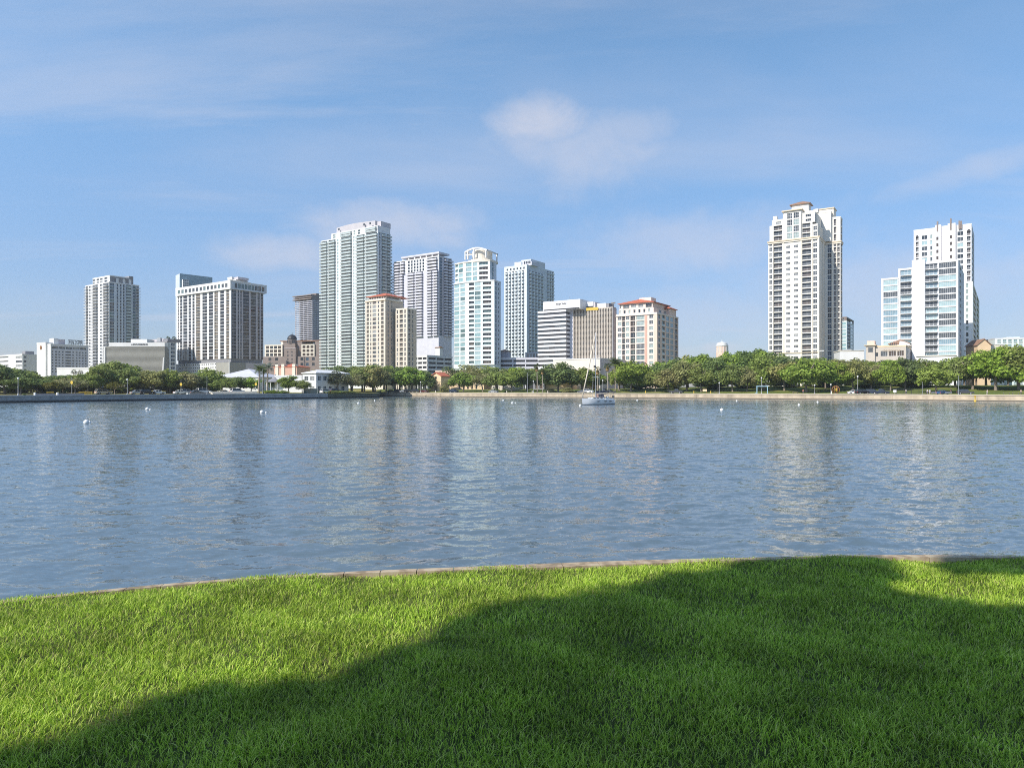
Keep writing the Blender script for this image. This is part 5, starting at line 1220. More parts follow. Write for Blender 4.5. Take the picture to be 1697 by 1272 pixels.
# front trees, measured one by one: column, distance behind the sea wall, top row, width, leaf colour
for a in ((8, 34, 600, 62, 'dark'), (34, 26, 622, 40, 'dark'), (60, 30, 626, 42, 'mid'), (86, 24, 632, 32, 'yellow'), (104, 36, 624, 38, 'olive'), (124, 24, 624, 42, 'olive', 'open'), (146, 34, 618, 44, 'mid'),
          (166, 40, 604, 46, 'mid'), (190, 52, 594, 58, 'mid'), (190, 15, 631, 28, 'yellow', 'open'), (212, 38, 608, 44, 'mid'), (232, 42, 612, 44, 'dark'), (256, 34, 612, 46, 'olive'), (282, 34, 610, 46, 'mid'), (306, 32, 614, 44, 'olive'), (328, 34, 620, 34, 'dark'),
          (346, 40, 608, 42, 'mid'), (366, 26, 627, 26, 'mid'), (382, 24, 625, 26, 'mid'), (398, 24, 622, 30, 'dark', 'round'), (416, 22, 623, 32, 'bright', 'round'), (478, 22, 620, 34, 'bright', 'round'), (501, 14, 628, 27, 'mid', 'round'),
          (560, 26, 610, 44, 'pale', 'open'), (584, 22, 614, 40, 'olive', 'open'), (604, 40, 602, 50, 'mid'), (622, 34, 604, 44, 'olive'), (640, 24, 606, 46, 'mid'), (662, 26, 606, 44, 'dark'), (682, 22, 606, 54, 'bright'), (706, 26, 614, 30, 'dark'),
          (768, 22, 614, 44, 'bright'), (742, 18, 627, 20, 'olive', 'open'), (800, 24, 614, 38, 'olive', 'open'), (822, 26, 614, 42, 'mid'), (848, 24, 612, 42, 'mid'), (873, 32, 610, 40, 'dark'), (925, 20, 599, 62, 'dark'), (965, 26, 606, 52, 'mid'),
          (984, 34, 614, 30, 'olive'), (1046, 26, 594, 66, 'bright'), (1027, 34, 612, 34, 'mid'), (1086, 26, 612, 38, 'mid'), (1108, 24, 610, 44, 'olive'), (1138, 28, 596, 56, 'olive'), (1162, 24, 604, 46, 'mid'), (1190, 30, 592, 52, 'dark'), (1214, 24, 602, 46, 'mid'),
          (1238, 26, 606, 40, 'olive'), (1266, 30, 588, 54, 'mid'), (1300, 28, 594, 50, 'olive'), (1336, 20, 590, 72, 'bright'), (1386, 28, 598, 46, 'bright'), (1368, 36, 592, 44, 'olive'), (1414, 30, 592, 52, 'olive'), (1444, 34, 596, 44, 'olive', 'open'),
          (1476, 28, 594, 40, 'bright'), (1500, 34, 590, 46, 'dark'), (1530, 40, 592, 46, 'mid'), (1552, 18, 602, 58, 'mid'), (1584, 40, 590, 56, 'mid'), (1612, 34, 582, 66, 'mid'), (1650, 30, 574, 78, 'bright'), (1688, 32, 568, 72, 'mid'), (1736, 36, 572, 70, 'mid'), (1790, 34, 578, 66, 'dark'), (1850, 34, 580, 70, 'mid'),
          (-40, 36, 602, 60, 'mid'), (-96, 34, 606, 56, 'dark')):
    tree(*a)
# trees of the rows behind, following the canopy line
PROF = [(-120, 604), (0, 603), (40, 610), (70, 622), (120, 621), (160, 612), (200, 598), (240, 611), (300, 614), (340, 614), (380, 628), (470, 626), (530, 610), (560, 604), (600, 602), (640, 603), (690, 608), (704, 614), (760, 601), (800, 600), (818, 604), (840, 608), (880, 607),
        (925, 606), (1000, 618), (1040, 600), (1075, 606), (1105, 592), (1140, 586), (1165, 580), (1190, 588), (1215, 578), (1250, 575), (1290, 584), (1335, 590), (1400, 590), (1450, 594), (1530, 594), (1560, 600), (1600, 586), (1640, 574), (1697, 569), (1850, 574)]
def prof(px):
    for (a, ya), (c, yc) in zip(PROF, PROF[1:]):
        if px <= c: return lerp(ya, yc, max(0, (px - a) / (c - a)))
    return PROF[-1][1]
rt = random.Random(5); px = -110
while px < 1830:
    if not (372 < px < 470 or 700 < px < 752 or 984 < px < 1020):
        back = rt.uniform(52, 74) if px > 640 else rt.uniform(46, 62)
        t = rt.choices(('mid', 'olive', 'dark', 'bright'), (4, 3, 3, 1.5 if px < 1080 else 3))[0]
        tree(px, back, prof(px) + rt.uniform(-1, 4), rt.uniform(44, 60), t, 'open' if 745 < px < 815 else 'full')
    px += rt.uniform(15, 20)
MARKS = [(-200, 60, 'below the low white block'), (60, 142, 'below the slab hotel'), (142, 175, 'below the left white tower'), (175, 276, 'below the grey louvred block'), (276, 360, 'below the charcoal tower podium'), (360, 430, 'before the hip-roofed white hall'), (430, 497, 'below the domed building'),
         (497, 545, 'beside the white clubhouse'), (545, 606, 'below the tallest tower'), (606, 690, 'below the cream tower'), (690, 750, 'around the gabled peach building'), (750, 832, 'below the turquoise tower'), (832, 892, 'below the grey garage'), (892, 945, 'below the striped office'), (945, 1022, 'below the beige office'),
         (1022, 1092, 'below the pink residence'), (1092, 1180, 'in the park right of the pink residence'), (1180, 1270, 'in the park left of the ivory tower'), (1270, 1330, 'below the ivory tower, left half'), (1330, 1396, 'below the ivory tower, right half'), (1396, 1460, 'before the low beige hotel turret'), (1460, 1520, 'before the low beige hotel'), (1520, 1592, 'below the glass condominium'), (1592, 1645, 'below the tall white tower'), (1645, 1900, 'near the right edge')]
ORD = ['first', 'second', 'third', 'fourth', 'fifth', 'sixth', 'seventh', 'eighth']
grp = {}
for t in TREES:
    if t['px'] <= -30 or t['px'] >= 1725: mk = 'beyond the picture edge'
    else: mk = next(m for a, c, m in MARKS if a <= t['px'] < c)
    row = 'front-row' if t['r'] < 45 else 'back-row'
    big = 'small' if t['w'] < 34 else ('broad' if t['w'] > 52 else 'rounded')
    if t['kind'] == 'open': big = 'thin-leaved'
    t['key'] = (f"{big} {TINT[t['tint']][1]} {row} tree {mk}"); grp.setdefault(t['key'], []).append(t)
for k, L in grp.items():
    L.sort(key=lambda t: t['px'])
    for i, t in enumerate(L): t['label'] = k if len(L) == 1 else f"{ORD[i]} from left, {k}"
for i, t in enumerate(TREES):
    Y = shore(t['px']) + t['r']; g = gz(t['px'], Y); x = wx(t['px'], Y)
    H = wz(t['yt'], Y) - g; rx = t['w'] / 2 / F * Y * 1.22
    small = t['w'] < 36; clear = min(H * .22, 1.3)
    rz = (H - clear) / 2 * 1.02; cz = H - rz
    root = thing('shade_tree', t['label'], 'tree', (x, Y, g), rt.uniform(0, 6.28), 'trees along the far shore')
    me = rt.choice({'full': CROWNS, 'open': OPEN, 'round': ROUND}[t['kind']])
    fl = .72 if t['kind'] == 'full' else (.78 if t['kind'] == 'open' else .92)
    c = bpy.data.objects.new('crown', me); COL.objects.link(c); c.parent = root; c.location = (0, 0, cz); c.scale = (rx, rx, rz / fl / 1.12)
    col = TINT[t['tint']][0]; j = [rt.uniform(.88, 1.12) * rt.uniform(.95, 1.05) for _ in range(3)]; c.color = (col[0] * j[0], col[1] * j[0] * (.5 + .5 * j[1]), col[2] * j[2], 1)
    k = bpy.data.objects.new('trunk', rt.choice(TRUNKS)); COL.objects.link(k); k.parent = root; k.scale = (rx * 1.05, rx * 1.05, H * .92)

# ------------------------------------------------------------------ palms
PALM_C = {'green': (.09, .125, .03), 'silver': (.24, .27, .21), 'yellow': (.20, .20, .05)}
def frond_palm(seed, n=26, length=1.0, droop=1.0):
    """crown of long feather fronds, unit length"""
    r = np.random.default_rng(seed); Vs, Fs = [], []
    for i in range(n):
        az = 2 * np.pi * i / n * 2.6 + r.uniform(-.2, .2); el = lerp(1.25, -.35, i / n) + r.uniform(-.12, .12); L_ = length * r.uniform(.85, 1.1)
        p = np.zeros(3); e = el; pts = []
        for k in range(11):
            pts.append(p.copy()); p = p + np.array([math.cos(az) * math.cos(e), math.sin(az) * math.cos(e), math.sin(e)]) * L_ / 10; e -= .16 * droop * (.5 + k * .08)
        side = np.array([-math.sin(az), math.cos(az), 0])
        for k in range(1, 11):
            for sg in (-1, 1):
                for q in range(2):
                    a = pts[k - 1] + (pts[k] - pts[k - 1]) * (q * .5); d = (pts[k] - pts[k - 1]); d = d / np.linalg.norm(d)
                    ll = L_ * .26 * math.sin(min(1, (k + q * .5) / 11 + .12) * math.pi) ** .6; tip = a + side * sg * ll + d * ll * .55 + np.array([0, 0, -.45 * ll])
                    w = d * L_ * .028; b0 = len(Vs); Vs.extend([a - w * .4, a + w, tip]); Fs.append((b0, b0 + 1, b0 + 2))
    me = bpy.data.meshes.new('crown'); me.from_pydata([tuple(v) for v in Vs], [], Fs); me.materials.append(LEAF); return me
def fan_palm(seed, n=46):
    r = np.random.default_rng(seed); Vs, Fs = [], []
    for i in range(n):
        d = r.normal(size=3); d[2] = abs(d[2]) * .9 - .35; d /= np.linalg.norm(d); rd = r.uniform(.55, .8)
        u = np.cross(d, [0, 0, 1.0]) + 1e-3; u /= np.linalg.norm(u); v = np.cross(u, d); c = d * rd * .55
        for k in range(9):
            a = (k - 4) * .28; q = c + (d * math.cos(a) + u * math.sin(a)) * rd * .62 - np.array([0, 0, .10 + .05 * abs(k - 4)]) * rd
            s = (v * .25 + (u * math.cos(a) - d * math.sin(a))) * .05; b0 = len(Vs); Vs.extend([c - s * .5, c + s * .5, q]); Fs.append((b0, b0 + 1, b0 + 2))
        s = .012; b0 = len(Vs); Vs.extend([np.array([s, 0, 0]), np.array([-s, 0, 0]), c]); Fs.append((b0, b0 + 1, b0 + 2))
    me = bpy.data.meshes.new('crown'); me.from_pydata([tuple(v) for v in Vs], [], Fs); me.materials.append(LEAF); return me
FR = [frond_palm(3), frond_palm(8, 30, 1.0, .8)]; FAN = [fan_palm(4), fan_palm(9)]
def palm(px, r, ytop, ybase, size, kind, col, label, trad=.22, Y=None, g=None, skirt=False):
    Y = Y or shore(px) + r; g = gz(px, Y) if g is None else g; H = wz(ytop, Y) - g
    root = thing('palm_tree', label, 'palm tree', (wx(px, Y), Y, g), rt.uniform(0, 6), 'palm trees')
    c = bpy.data.objects.new('crown', rt.choice(FR if kind == 'frond' else FAN)); COL.objects.link(c); c.parent = root
    R_ = size / F * Y; hz = H - R_ * (.62 if kind == 'frond' else .55); c.location = (.12 * R_, 0, hz); c.scale = (R_, R_, R_); c.color = (*PALM_C[col], 1)
    t = MB(); t.sm = True; k = 8
    t.tube([(.12 * R_ * (i / k) ** 2, 0, -.2 + (hz + .2 + .02) * i / k) for i in range(k + 1)], [trad * (1.35 if i == 0 else 1.0 - .25 * i / k + .05 * (i % 2)) for i in range(k + 1)], M['barkp'], 9)
    o = t.build('trunk', root, True)
    if skirt:
        s = MB(); s.sm = True; s.lathe([(trad * .8, 0), (R_ * .30, .1 * R_), (R_ * .26, R_ * .55), (trad * .8, R_ * .9)], M['skirt'], 11, (.10 * R_, 0, hz - R_ * .85)); s.build('skirt', root)
palm(890.6, 8, 602, 650, 9.5, 'fan', 'green', 'left one of two slender tall palms before the peach hall', .22, skirt=True)
palm(899.5, 9, 609, 650, 8, 'fan', 'green', 'right, slightly lower one of two slender palms before the peach hall', .20, skirt=True)
palm(990.6, 12, 607, 650, 10, 'fan', 'yellow', 'fan palm with dry skirt just right of the sailboat mast', .2, skirt=True)
palm(1007.5, 10, 601, 650, 10, 'fan', 'green', 'tall fan palm between the sailboat and the feathery palm', .24, skirt=True)
palm(1020, 26, 591, 650, 15, 'frond', 'green', 'large feathery palm in front of the pink residence', .3)
palm(1025, 30, 596, 650, 12, 'frond', 'green', 'lower feathery palm tucked against the large feathery palm', .28)
palm(429, 15, 602, 652, 15, 'frond', 'green', 'dark green feathery palm left of the silvery palm near the quay', .32)
palm(443, 17, 599, 652, 14, 'frond', 'silver', 'silvery grey feathery palm near the quay', .32)
palm(436, 20, 608, 652, 13, 'frond', 'green', 'shorter feathery palm between the dark and the silvery palm', .3)
palm(122, 60, 612, 640, 8, 'fan', 'green', 'bushy palm before the slab hotel windows', .2); palm(133, 62, 613, 640, 7, 'fan', 'green', 'bushy palm between the slab hotel and the left white tower', .2)
for px_, lb in ((278, 'left one of two small palms on the rooftop terrace'), (288.5, 'right one of two small palms on the rooftop terrace')):
    palm(px_, 0, 557, 0, 5.5, 'fan', 'green', lb, .25, Y=440, g=wz(568, 440))

# low planting along the promenade
def shrub(px, r, w, h, tint, label):
    Y = shore(px) + r; o = thing('shrub', label, 'shrub', (wx(px, Y), Y, gz(px, Y)), rt.uniform(0, 6), 'low shrubs by the shore')
    R_ = w / 2 / F * Y; c = bpy.data.objects.new('foliage', rt.choice(ROUND)); COL.objects.link(c); c.parent = o; H = h / F * Y; c.location = (0, 0, H * .42); c.scale = (R_, R_, H * .56); c.color = (*TINT[tint][0], 1)
shrub(912, 10, 22, 9, 'pale', 'grey bare-looking shrub at the foot of the dark spreading tree'); shrub(940, 12, 26, 10, 'olive', 'wide brownish shrub left of the sailboat'); shrub(735, 12, 16, 13, 'olive', 'olive shrub at the corner of the gabled peach building')
shrub(822, 12, 12, 8, 'dark', 'clipped dark shrub left of the red roofed lodge'); shrub(837, 12, 13, 7, 'dark', 'clipped dark shrub in front of the red roofed lodge'); shrub(452, 9, 34, 7, 'bright', 'bright green hedge bank by the quay right of the palms'); shrub(470, 10, 24, 6, 'mid', 'green hedge bank by the quay under the small round trees')
shrub(711, 12, 9, 6, 'yellow', 'yellow-green shrub left of the gabled peach building'); shrub(565, 9, 60, 5, 'mid', 'low grassy hump on the tip of the quay, left'); shrub(41, 6, 6, 4, 'dark', 'tiny dark bush on the quay edge at far left')
for i, (px_, w_) in enumerate(((20, 70), (80, 70), (150, 80), (220, 80), (290, 80), (345, 50))):
    shrub(px_, 52, w_, 13, 'mid', f"{ORD[i]} from left of the long hedges under the quay trees")
for i, (px_, w_) in enumerate(((1062, 60), (1110, 66), (1180, 80), (1240, 70), (1300, 70), (1365, 80), (1440, 80), (1515, 80))):
    shrub(px_, 46, w_, 15, 'mid', f"{ORD[i]} from left of the long hedges under the park trees")

# ------------------------------------------------------------------ the tree whose shade lies on the lawn (behind the camera)
def shade_tree():
    sx, sy = math.sin(R(SUN_AZ)), math.cos(R(SUN_AZ)); ta = math.tan(R(SUN_EL))
    cs = Vector((2.57, -.77)); u = Vector((sx, sy)); n = Vector((sy, -sx)); r = np.random.default_rng(23); C, Nn, S = [], [], []
    clear = [(3.62, 5.58, .20), (4.10, 5.40, .17), (4.6, 5.22, .14)]      # sun flecks
    cl = []
    for layer in range(3):                       # staggered layers of leaf clumps, so that the crown is closed
        a = -10.0
        while a < 10.0:
            edge = (5.93 + .05 * a) * math.sqrt(max(0, 1 - abs(a / 10.0) ** 3)) - .4 * max(0, a - 3.6); c = -edge + .30
            while c < edge:
                aa, cc = a + r.uniform(-.3, .3) + layer * .3, c + r.uniform(-.06, .10) + layer * .15; rad = r.uniform(.36, .56)
                k = 1 - abs(aa / 10.0) ** 3
                if k > 0 and cc < edge - rad * .5:
                    p = cs + u * aa + n * cc
                    if not any(abs((p - Vector((q[0], q[1]))).dot(n)) < rad * .9 + q[2] * .7 and abs((p - Vector((q[0], q[1]))).dot(u)) < rad * 1.4 + q[2] * 1.3 for q in clear):
                        h = 8.6 + 1.9 * math.sqrt(max(0, k)) * r.uniform(-.9, 1.0); cl.append((p - u * (h / ta), h, rad))
                c += .62
            a += .95
    base = cs - u * (8.6 / ta)
    for p, h, rad in cl:
        k = int(1500 * rad * rad); d = r.normal(size=(k, 3)); d /= np.linalg.norm(d, axis=1, keepdims=True)
        C.append(np.array([p.x - base.x, p.y - base.y, h]) + d * rad * r.uniform(.2, 1.0, (k, 1)) ** .5); Nn.append(d + r.normal(size=(k, 3)) * .7); S.append(r.uniform(.07, .12, k))
    root = thing('shade_tree', 'large oak behind the viewer whose shade darkens the lawn', 'tree', (base.x, base.y, LZ - .05))
    c = bpy.data.objects.new('crown', quads_mesh('crown', np.concatenate(C), np.concatenate(Nn), np.concatenate(S), LEAF)); COL.objects.link(c); c.parent = root; c.color = (.06, .10, .025, 1)
    k = bpy.data.objects.new('trunk', trunk_mesh(77, .40, .75, 7)); COL.objects.link(k); k.parent = root; k.scale = (6, 6, 9.2)
shade_tree()
# =================================================================== cars, boat, buoys, people, park furniture
def make_car(kind):
    """car along local x (front at +x); origin on the ground in the middle"""
    dims = {'sedan': (4.6, 1.8, 1.45), 'suv': (4.8, 1.95, 1.78), 'pickup': (5.6, 2.0, 1.9), 'van': (5.2, 2.0, 2.1)}[kind]
    L_, W_, H = dims; h = L_ / 2; wb = L_ * .30; wr = .34 if kind == 'sedan' else .39; b0 = .28; belt = H * .60
    root = thing('parked_car', 'car to be placed here soon', 'car', group='cars parked along the far shore')
    front = [(h, b0 + .12), (h, belt - .22), (h - .12, belt - .10)]
    if kind == 'sedan': up = [(h - 1.25, belt)]; rear = [(-h + .85, belt + .02), (-h + .05, belt - .06), (-h, b0 + .2)]
    elif kind == 'pickup': up = [(h - 1.35, belt)]; rear = [(-h, belt), (-h, b0 + .3)]
    else: up = [(h - 1.15, belt)]; rear = [(-h + .05, belt), (-h, b0 + .2)]
    arch = lambda cx: [(cx + (wr + .06) * math.cos(a), wr + (wr + .06) * math.sin(a)) for a in np.linspace(math.pi * 1.02, -.02 * math.pi, 8)]
    prof = front + up + rear + [(-h + .1, b0)] + [(-wb - wr - .06, b0)] + [p for p in arch(-wb) if p[1] > b0] + [p for p in arch(wb) if p[1] > b0] + [(h - .1, b0)]
    b = MB(); b.extr(prof, -W_ / 2, W_ / 2, M['objpaint']); body = b.build('body', root)
    # greenhouse: glass with a painted roof and pillars
    if kind == 'sedan': g = [(h - 1.30, belt), (h - 2.05, H - .06), (-h + 1.45, H - .06), (-h + .80, belt)]
    elif kind == 'pickup': g = [(h - 1.40, belt), (h - 2.0, H - .06), (-.35, H - .06), (-.55, belt)]
    else: g = [(h - 1.20, belt), (h - 1.85, H - .06), (-h + .45, H - .06), (-h + .1, belt)]
    def cab(bb, y, ins, m):
        pts = [(p[0], -y, p[1]) if i in (0, 3) else (p[0], -y + ins, p[1]) for i, p in enumerate(g)] + [(p[0], y, p[1]) if i in (0, 3) else (p[0], y - ins, p[1]) for i, p in enumerate(g)]
        bb.poly(pts, [(0, 1, 2, 3), (7, 6, 5, 4), (0, 4, 5, 1), (2, 6, 7, 3), (1, 5, 6, 2)], m)
    gl = MB(); cab(gl, W_ / 2 - .06, .16, M['g_dark']); gl.build('window', root)
    rf = MB(); x0, x1 = g[2][0], g[1][0]; y = W_ / 2 - .20; rf.box(x0 - .04, x1 + .04, -y, y, H - .057, H, M['objpaint'])
    for sg in (-1, 1):
        for xa, xb in ((g[0][0], g[1][0]), (g[3][0], g[2][0]), ((g[0][0] + g[3][0]) / 2, (g[1][0] + g[2][0]) / 2)): rf.tube([(xa, sg * (W_ / 2 - .05), belt), (xb, sg * (W_ / 2 - .19), H - .05)], .045, M['objpaint'], 6)
    rf.build('roof', root)
    if kind == 'pickup': bed = MB(); bed.box(-h + .12, -.62, -W_ / 2 + .12, W_ / 2 - .12, belt + .003, belt + .03, M['black']); bed.build('cargo_bed', root)
    for sx in (-1, 1):
        for sy in (-1, 1):
            w = MB(); w.lathe([(wr * .55, -.11), (wr, -.11), (wr, .11), (wr * .55, .11)], M['rubber'], 16); w.lathe([(wr * .58, -.115), (wr * .5, .118)], M['steel'], 12)
            o = w.build('wheel', root); o.location = (sx * wb, sy * (W_ / 2 - .10), wr); o.rotation_euler = (math.pi / 2, 0, 0)
    for sy in (-1, 1):
        MB().box(h - .03, h + .015, sy * (W_ / 2 - .45), sy * (W_ / 2 - .1), belt - .40, belt - .24, M['lamp']).build('headlight', root)
        MB().box(-h - .015, -h + .06, sy * (W_ / 2 - .35), sy * (W_ / 2 - .06), belt - .35, belt - .12, M['red']).build('taillight', root)
    return root
def set_paint(root, col):
    for c in root.children: c.color = (*col, 1)
protos = {}
PAINT = {'white': (.75, .75, .75), 'black': (.015, .015, .018), 'grey': (.16, .165, .17), 'silver': (.42, .43, .44), 'navy': (.02, .03, .06), 'maroon': (.12, .015, .02), 'blue': (.04, .10, .22), 'charcoal': (.045, .047, .05), 'beige': (.48, .42, .32)}
def car(px, r, kind, paint, label, yaw=None):
    Y = shore(px) + r; g = gz(px, Y) + .015
    a = -R(GRID) if px > 628 else R(52)
    if yaw: a += R(yaw)
    loc = (wx(px, Y), Y, g)
    if kind not in protos: o = protos[kind] = make_car(kind); o.location = loc; o.rotation_euler = (0, 0, a); o['label'] = label
    else: o = dup(protos[kind], loc, a, label)
    set_paint(o, PAINT[paint])
for c in ((540, 16, 'suv', 'white', 'white off-road car parked on the quay before the clubhouse', 0), (554.5, 16, 'van', 'maroon', 'dark red van parked behind the white off-road car', 0), (564, 15, 'sedan', 'black', 'dark car nose-out beside the dark red van', 60),
          (648, 8, 'sedan', 'black', 'black sedan at the left end of the car row by the cream tower', 0), (660, 8, 'suv', 'charcoal', 'charcoal car between the black sedan and the white-nosed car', 0), (669.5, 8, 'sedan', 'white', 'white car among dark ones under the bright tree', 55), (677, 8, 'suv', 'black', 'black car just right of the white car under the bright tree', 0),
          (689, 8, 'suv', 'charcoal', 'charcoal car left of the lamp post near the gabled building', 0), (703, 8, 'sedan', 'maroon', 'dark maroon sedan beside the lamp post near the gabled building', 0), (752, 8, 'suv', 'navy', 'dark blue car alone on the road right of the gabled building', 0),
          (818, 9, 'sedan', 'silver', 'silver car half hidden by clipped shrubs near the red roofed lodge', 0), (966, 9, 'sedan', 'grey', 'grey car left of the sailboat mast on the shore road', 0), (975, 9, 'suv', 'white', 'white car close behind the sailboat mast', 0), (1000, 9, 'pickup', 'black', 'black pickup behind the sailboat stern', 0), (1011, 9, 'sedan', 'charcoal', 'charcoal sedan nosed up to the black pickup', 0),
          (1121, 8, 'pickup', 'charcoal', 'dark grey pickup under the olive tree in the middle of the park', 0), (1416, 7.5, 'sedan', 'white', 'white hatchback facing the tall lamp post at the right', 20), (1429, 7.5, 'suv', 'black', 'black car squeezed between the white hatchback and dark pickup', 40),
          (1446, 9, 'suv', 'navy', 'navy car partly hidden behind the dark blue pickup', 0), (1459, 7.5, 'pickup', 'navy', 'dark blue pickup beside the iron fence at the right', 0), (1600, 8, 'suv', 'charcoal', 'dark car by the slim pole in the right-hand park', 0), (1562, 9, 'sedan', 'blue', 'small blue car under the dark-trunked tree', 60),
          (228, 17, 'sedan', 'silver', 'silver car deep under the trees below the louvred block', 0), (243, 17, 'suv', 'black', 'black car under the trees right of the silver one', 0), (262, 18, 'sedan', 'white', 'white car under the trees below the dark mid-rise', 0), (299, 17, 'sedan', 'white', 'white sedan left of the yellow round sign', 0), (310, 18, 'suv', 'silver', 'silver car right of the yellow round sign', 0), (325, 17, 'sedan', 'grey', 'grey car under the trees at the charcoal tower podium', 0), (337, 19, 'van', 'white', 'white van under the trees at the charcoal tower podium', 0),
          (171, 18, 'suv', 'beige', 'beige car under the trees at the left lawn', 0), (393, 21, 'van', 'white', 'white van in front of the hip-roofed hall', 0), (372, 20, 'sedan', 'beige', 'long pale car in front of the hip-roofed hall', 0)):
    car(c[0], c[1], c[2], c[3], c[4], c[5])

# ------------------------------------------------------------------ sailboat at its mooring
def sailboat():
    Y = 163.0; px0 = 990; yaw = R(180 - 36)          # bow towards the left and a little towards the viewer
    root = thing('sailboat', 'white sailing yacht moored off the far shore with bare mast and furled sail', 'sailboat', (wx(px0, Y), Y, 0), yaw + math.pi * 0)
    root.rotation_euler = (0, 0, math.pi + R(34))
    L_ = 9.2; B = 1.55
    st = np.linspace(0, 1, 13); hb = MB(); hb.sm = True; V = []; prof = 9
    for t in st:                                     # stern t=0 .. bow t=1
        xx = -L_ / 2 + L_ * t; bw = B * (1 - max(0, (t - .35) / .65) ** 2.2) * (.82 + .18 * min(1, t / .35)); fb = 1.15 + .42 * t ** 1.5
        for k in range(prof):
            u = k / (prof - 1); a = math.pi * u              # port gunwale, keel, starboard
            yy = bw * math.cos(a); s = abs(math.sin(a)); zz = fb - (fb + .35) * s ** .55 if 0 < k < prof - 1 else fb
            yy = yy * (1 - .12 * s); V.append((xx + (.28 * (zz / fb) if t == 1 else 0), yy if t < 1 else yy * .2 + .02 * math.cos(a), zz))
    F_ = [(i * prof + k, i * prof + k + 1, (i + 1) * prof + k + 1, (i + 1) * prof + k) for i in range(12) for k in range(prof - 1)]
    hb.poly(V, F_ + [tuple(range(prof))], M['hull']); hb.build('hull', root, True)
    dk = MB(); dv = []; 
    for i in range(13): dv += [V[i * prof], V[i * prof + prof - 1]]
    dk.poly([(x, y * .98, z - .03) for x, y, z in dv], [(2 * i, 2 * i + 1, 2 * i + 3, 2 * i + 2) for i in range(12)], M['hull']); dk.build('deck', root)
    bt = MB(); bt.tube([(-L_ / 2 + .1, 0, .02), (L_ / 2 - .5, 0, .02)], .05, M['antifoul'])
    # dark boot stripe, a little proud of the hull at the waterline
    for sg in (0, 1):
        for i in range(12):
            def at(ii):
                r_ = [Vector(V[ii * prof + k]) for k in range(prof)]; r_ = r_[:5] if sg == 0 else r_[::-1][:5]
                for p, q in zip(r_, r_[1:]):
                    if p.z >= .16 > q.z: return p.lerp(q, (p.z - .16) / (p.z - q.z))
                return r_[1]
            p, q = at(i), at(i + 1); o = Vector((0, .03 if p.y > 0 else -.03, 0))
            bt.poly([p + o, q + o, q + o * .6 + Vector((0, 0, -.3)), p + o * .6 + Vector((0, 0, -.3))], [(0, 1, 2, 3)], M['antifoul'])
    bt.build('boot_stripe', root)
    cb = MB(); cb.extr([(2.6, 1.40), (1.9, 1.72), (-1.3, 1.78), (-1.5, 1.25)], -.85, .85, M['hull']); ca = cb.build('cabin', root)
    for sg in (-1, 1):
        for xa in (-.9, .2, 1.2): MB().box(xa, xa + .75, sg * .85, sg * .87, 1.47, 1.66, M['g_dark']).build('cabin_window', ca)
        for xa in (.6, -1.6, -3.2): MB().box(xa, xa + .7, sg * 1.52, sg * 1.57, .72, .92, M['g_dark']).build('hull_window', root)
    ck = MB(); ck.box(-L_ / 2 + .25, -1.6, -1.05, -.75, 1.12, 1.55, M['hull']); ck.box(-L_ / 2 + .25, -1.6, .75, 1.05, 1.12, 1.55, M['hull']); ck.box(-3.3, -3.1, -.35, .35, 1.1, 2.0, M['hull']); ck.lathe([(.42, -.02), (.45, 0), (.42, .02)], M['steel'], 14, (-3.4, 0, 2.0)); ck.build('cockpit', root)
    mx_ = .55; top = 17.2
    ms = MB(); ms.tube([(mx_, 0, 1.6), (mx_, 0, top)], [.11, .075], M['alu'], 10)
    ma = ms.build('mast', root, True)
    sp = MB()
    for z in (6.6, 11.6): sp.tube([(mx_ - .12, -.95, z), (mx_, 0, z + .05), (mx_ - .12, .95, z)], .04, M['alu'], 6)
    sp.build('spreader', ma); rd = MB(); rd.box(mx_ + .12, mx_ + .45, -.2, .2, 8.9, 9.3, M['black']); rd.build('radar', ma)
    bm = MB(); bm.tube([(mx_, 0, 2.75), (-3.1, 0, 2.95)], .09, M['alu'], 8); bo = bm.build('boom', root)
    sl = MB(); sl.sm = True; sl.tube([(mx_ - .15, 0, 3.02), (-1, 0, 3.10), (-2.9, 0, 3.12)], [.22, .19, .12], M['navy'], 10); sl.build('sail_cover', bo)
    jb = MB(); jb.sm = True; jb.tube([(L_ / 2 + .1, 0, 1.75), (lerp(L_ / 2, mx_, .5), 0, 9.3), (mx_ + .25, 0, 16.4)], [.13, .17, .06], M['canvas'], 9); jb.build('furled_jib', root, True)
    st_ = MB(); st_.tube([(-L_ / 2 + .1, 0, 1.2), (mx_, 0, top)], .022, M['steel'], 5)
    for sg in (-1, 1): st_.tube([(mx_ - .2, sg * 1.45, 1.4), (mx_ - .12, sg * .95, 11.6), (mx_, 0, 16.6)], .02, M['steel'], 5); st_.tube([(mx_ - .2, sg * 1.45, 1.4), (mx_ - .12, sg * .95, 6.6)], .02, M['steel'], 5)
    st_.build('rigging', root)
    dg = MB(); dg.extr([(-1.4, 1.7), (-1.0, 2.5), (-2.0, 2.62), (-2.1, 2.5), (-1.15, 2.38), (-1.5, 1.7)], -.95, .95, M['navy']); dg.build('spray_hood', root)
    bi = MB(); bi.box(-4.2, -2.5, -1.15, 1.15, 3.12 - .25, 3.19 - .25, M['navy'])
    for xa in (-4.1, -2.6):
        for sg in (-1, 1): bi.tube([(xa, sg * 1.1, 1.15), (xa, sg * 1.1, 2.9)], .025, M['steel'], 5)
    bi.build('sun_awning', root)
    rl = MB()
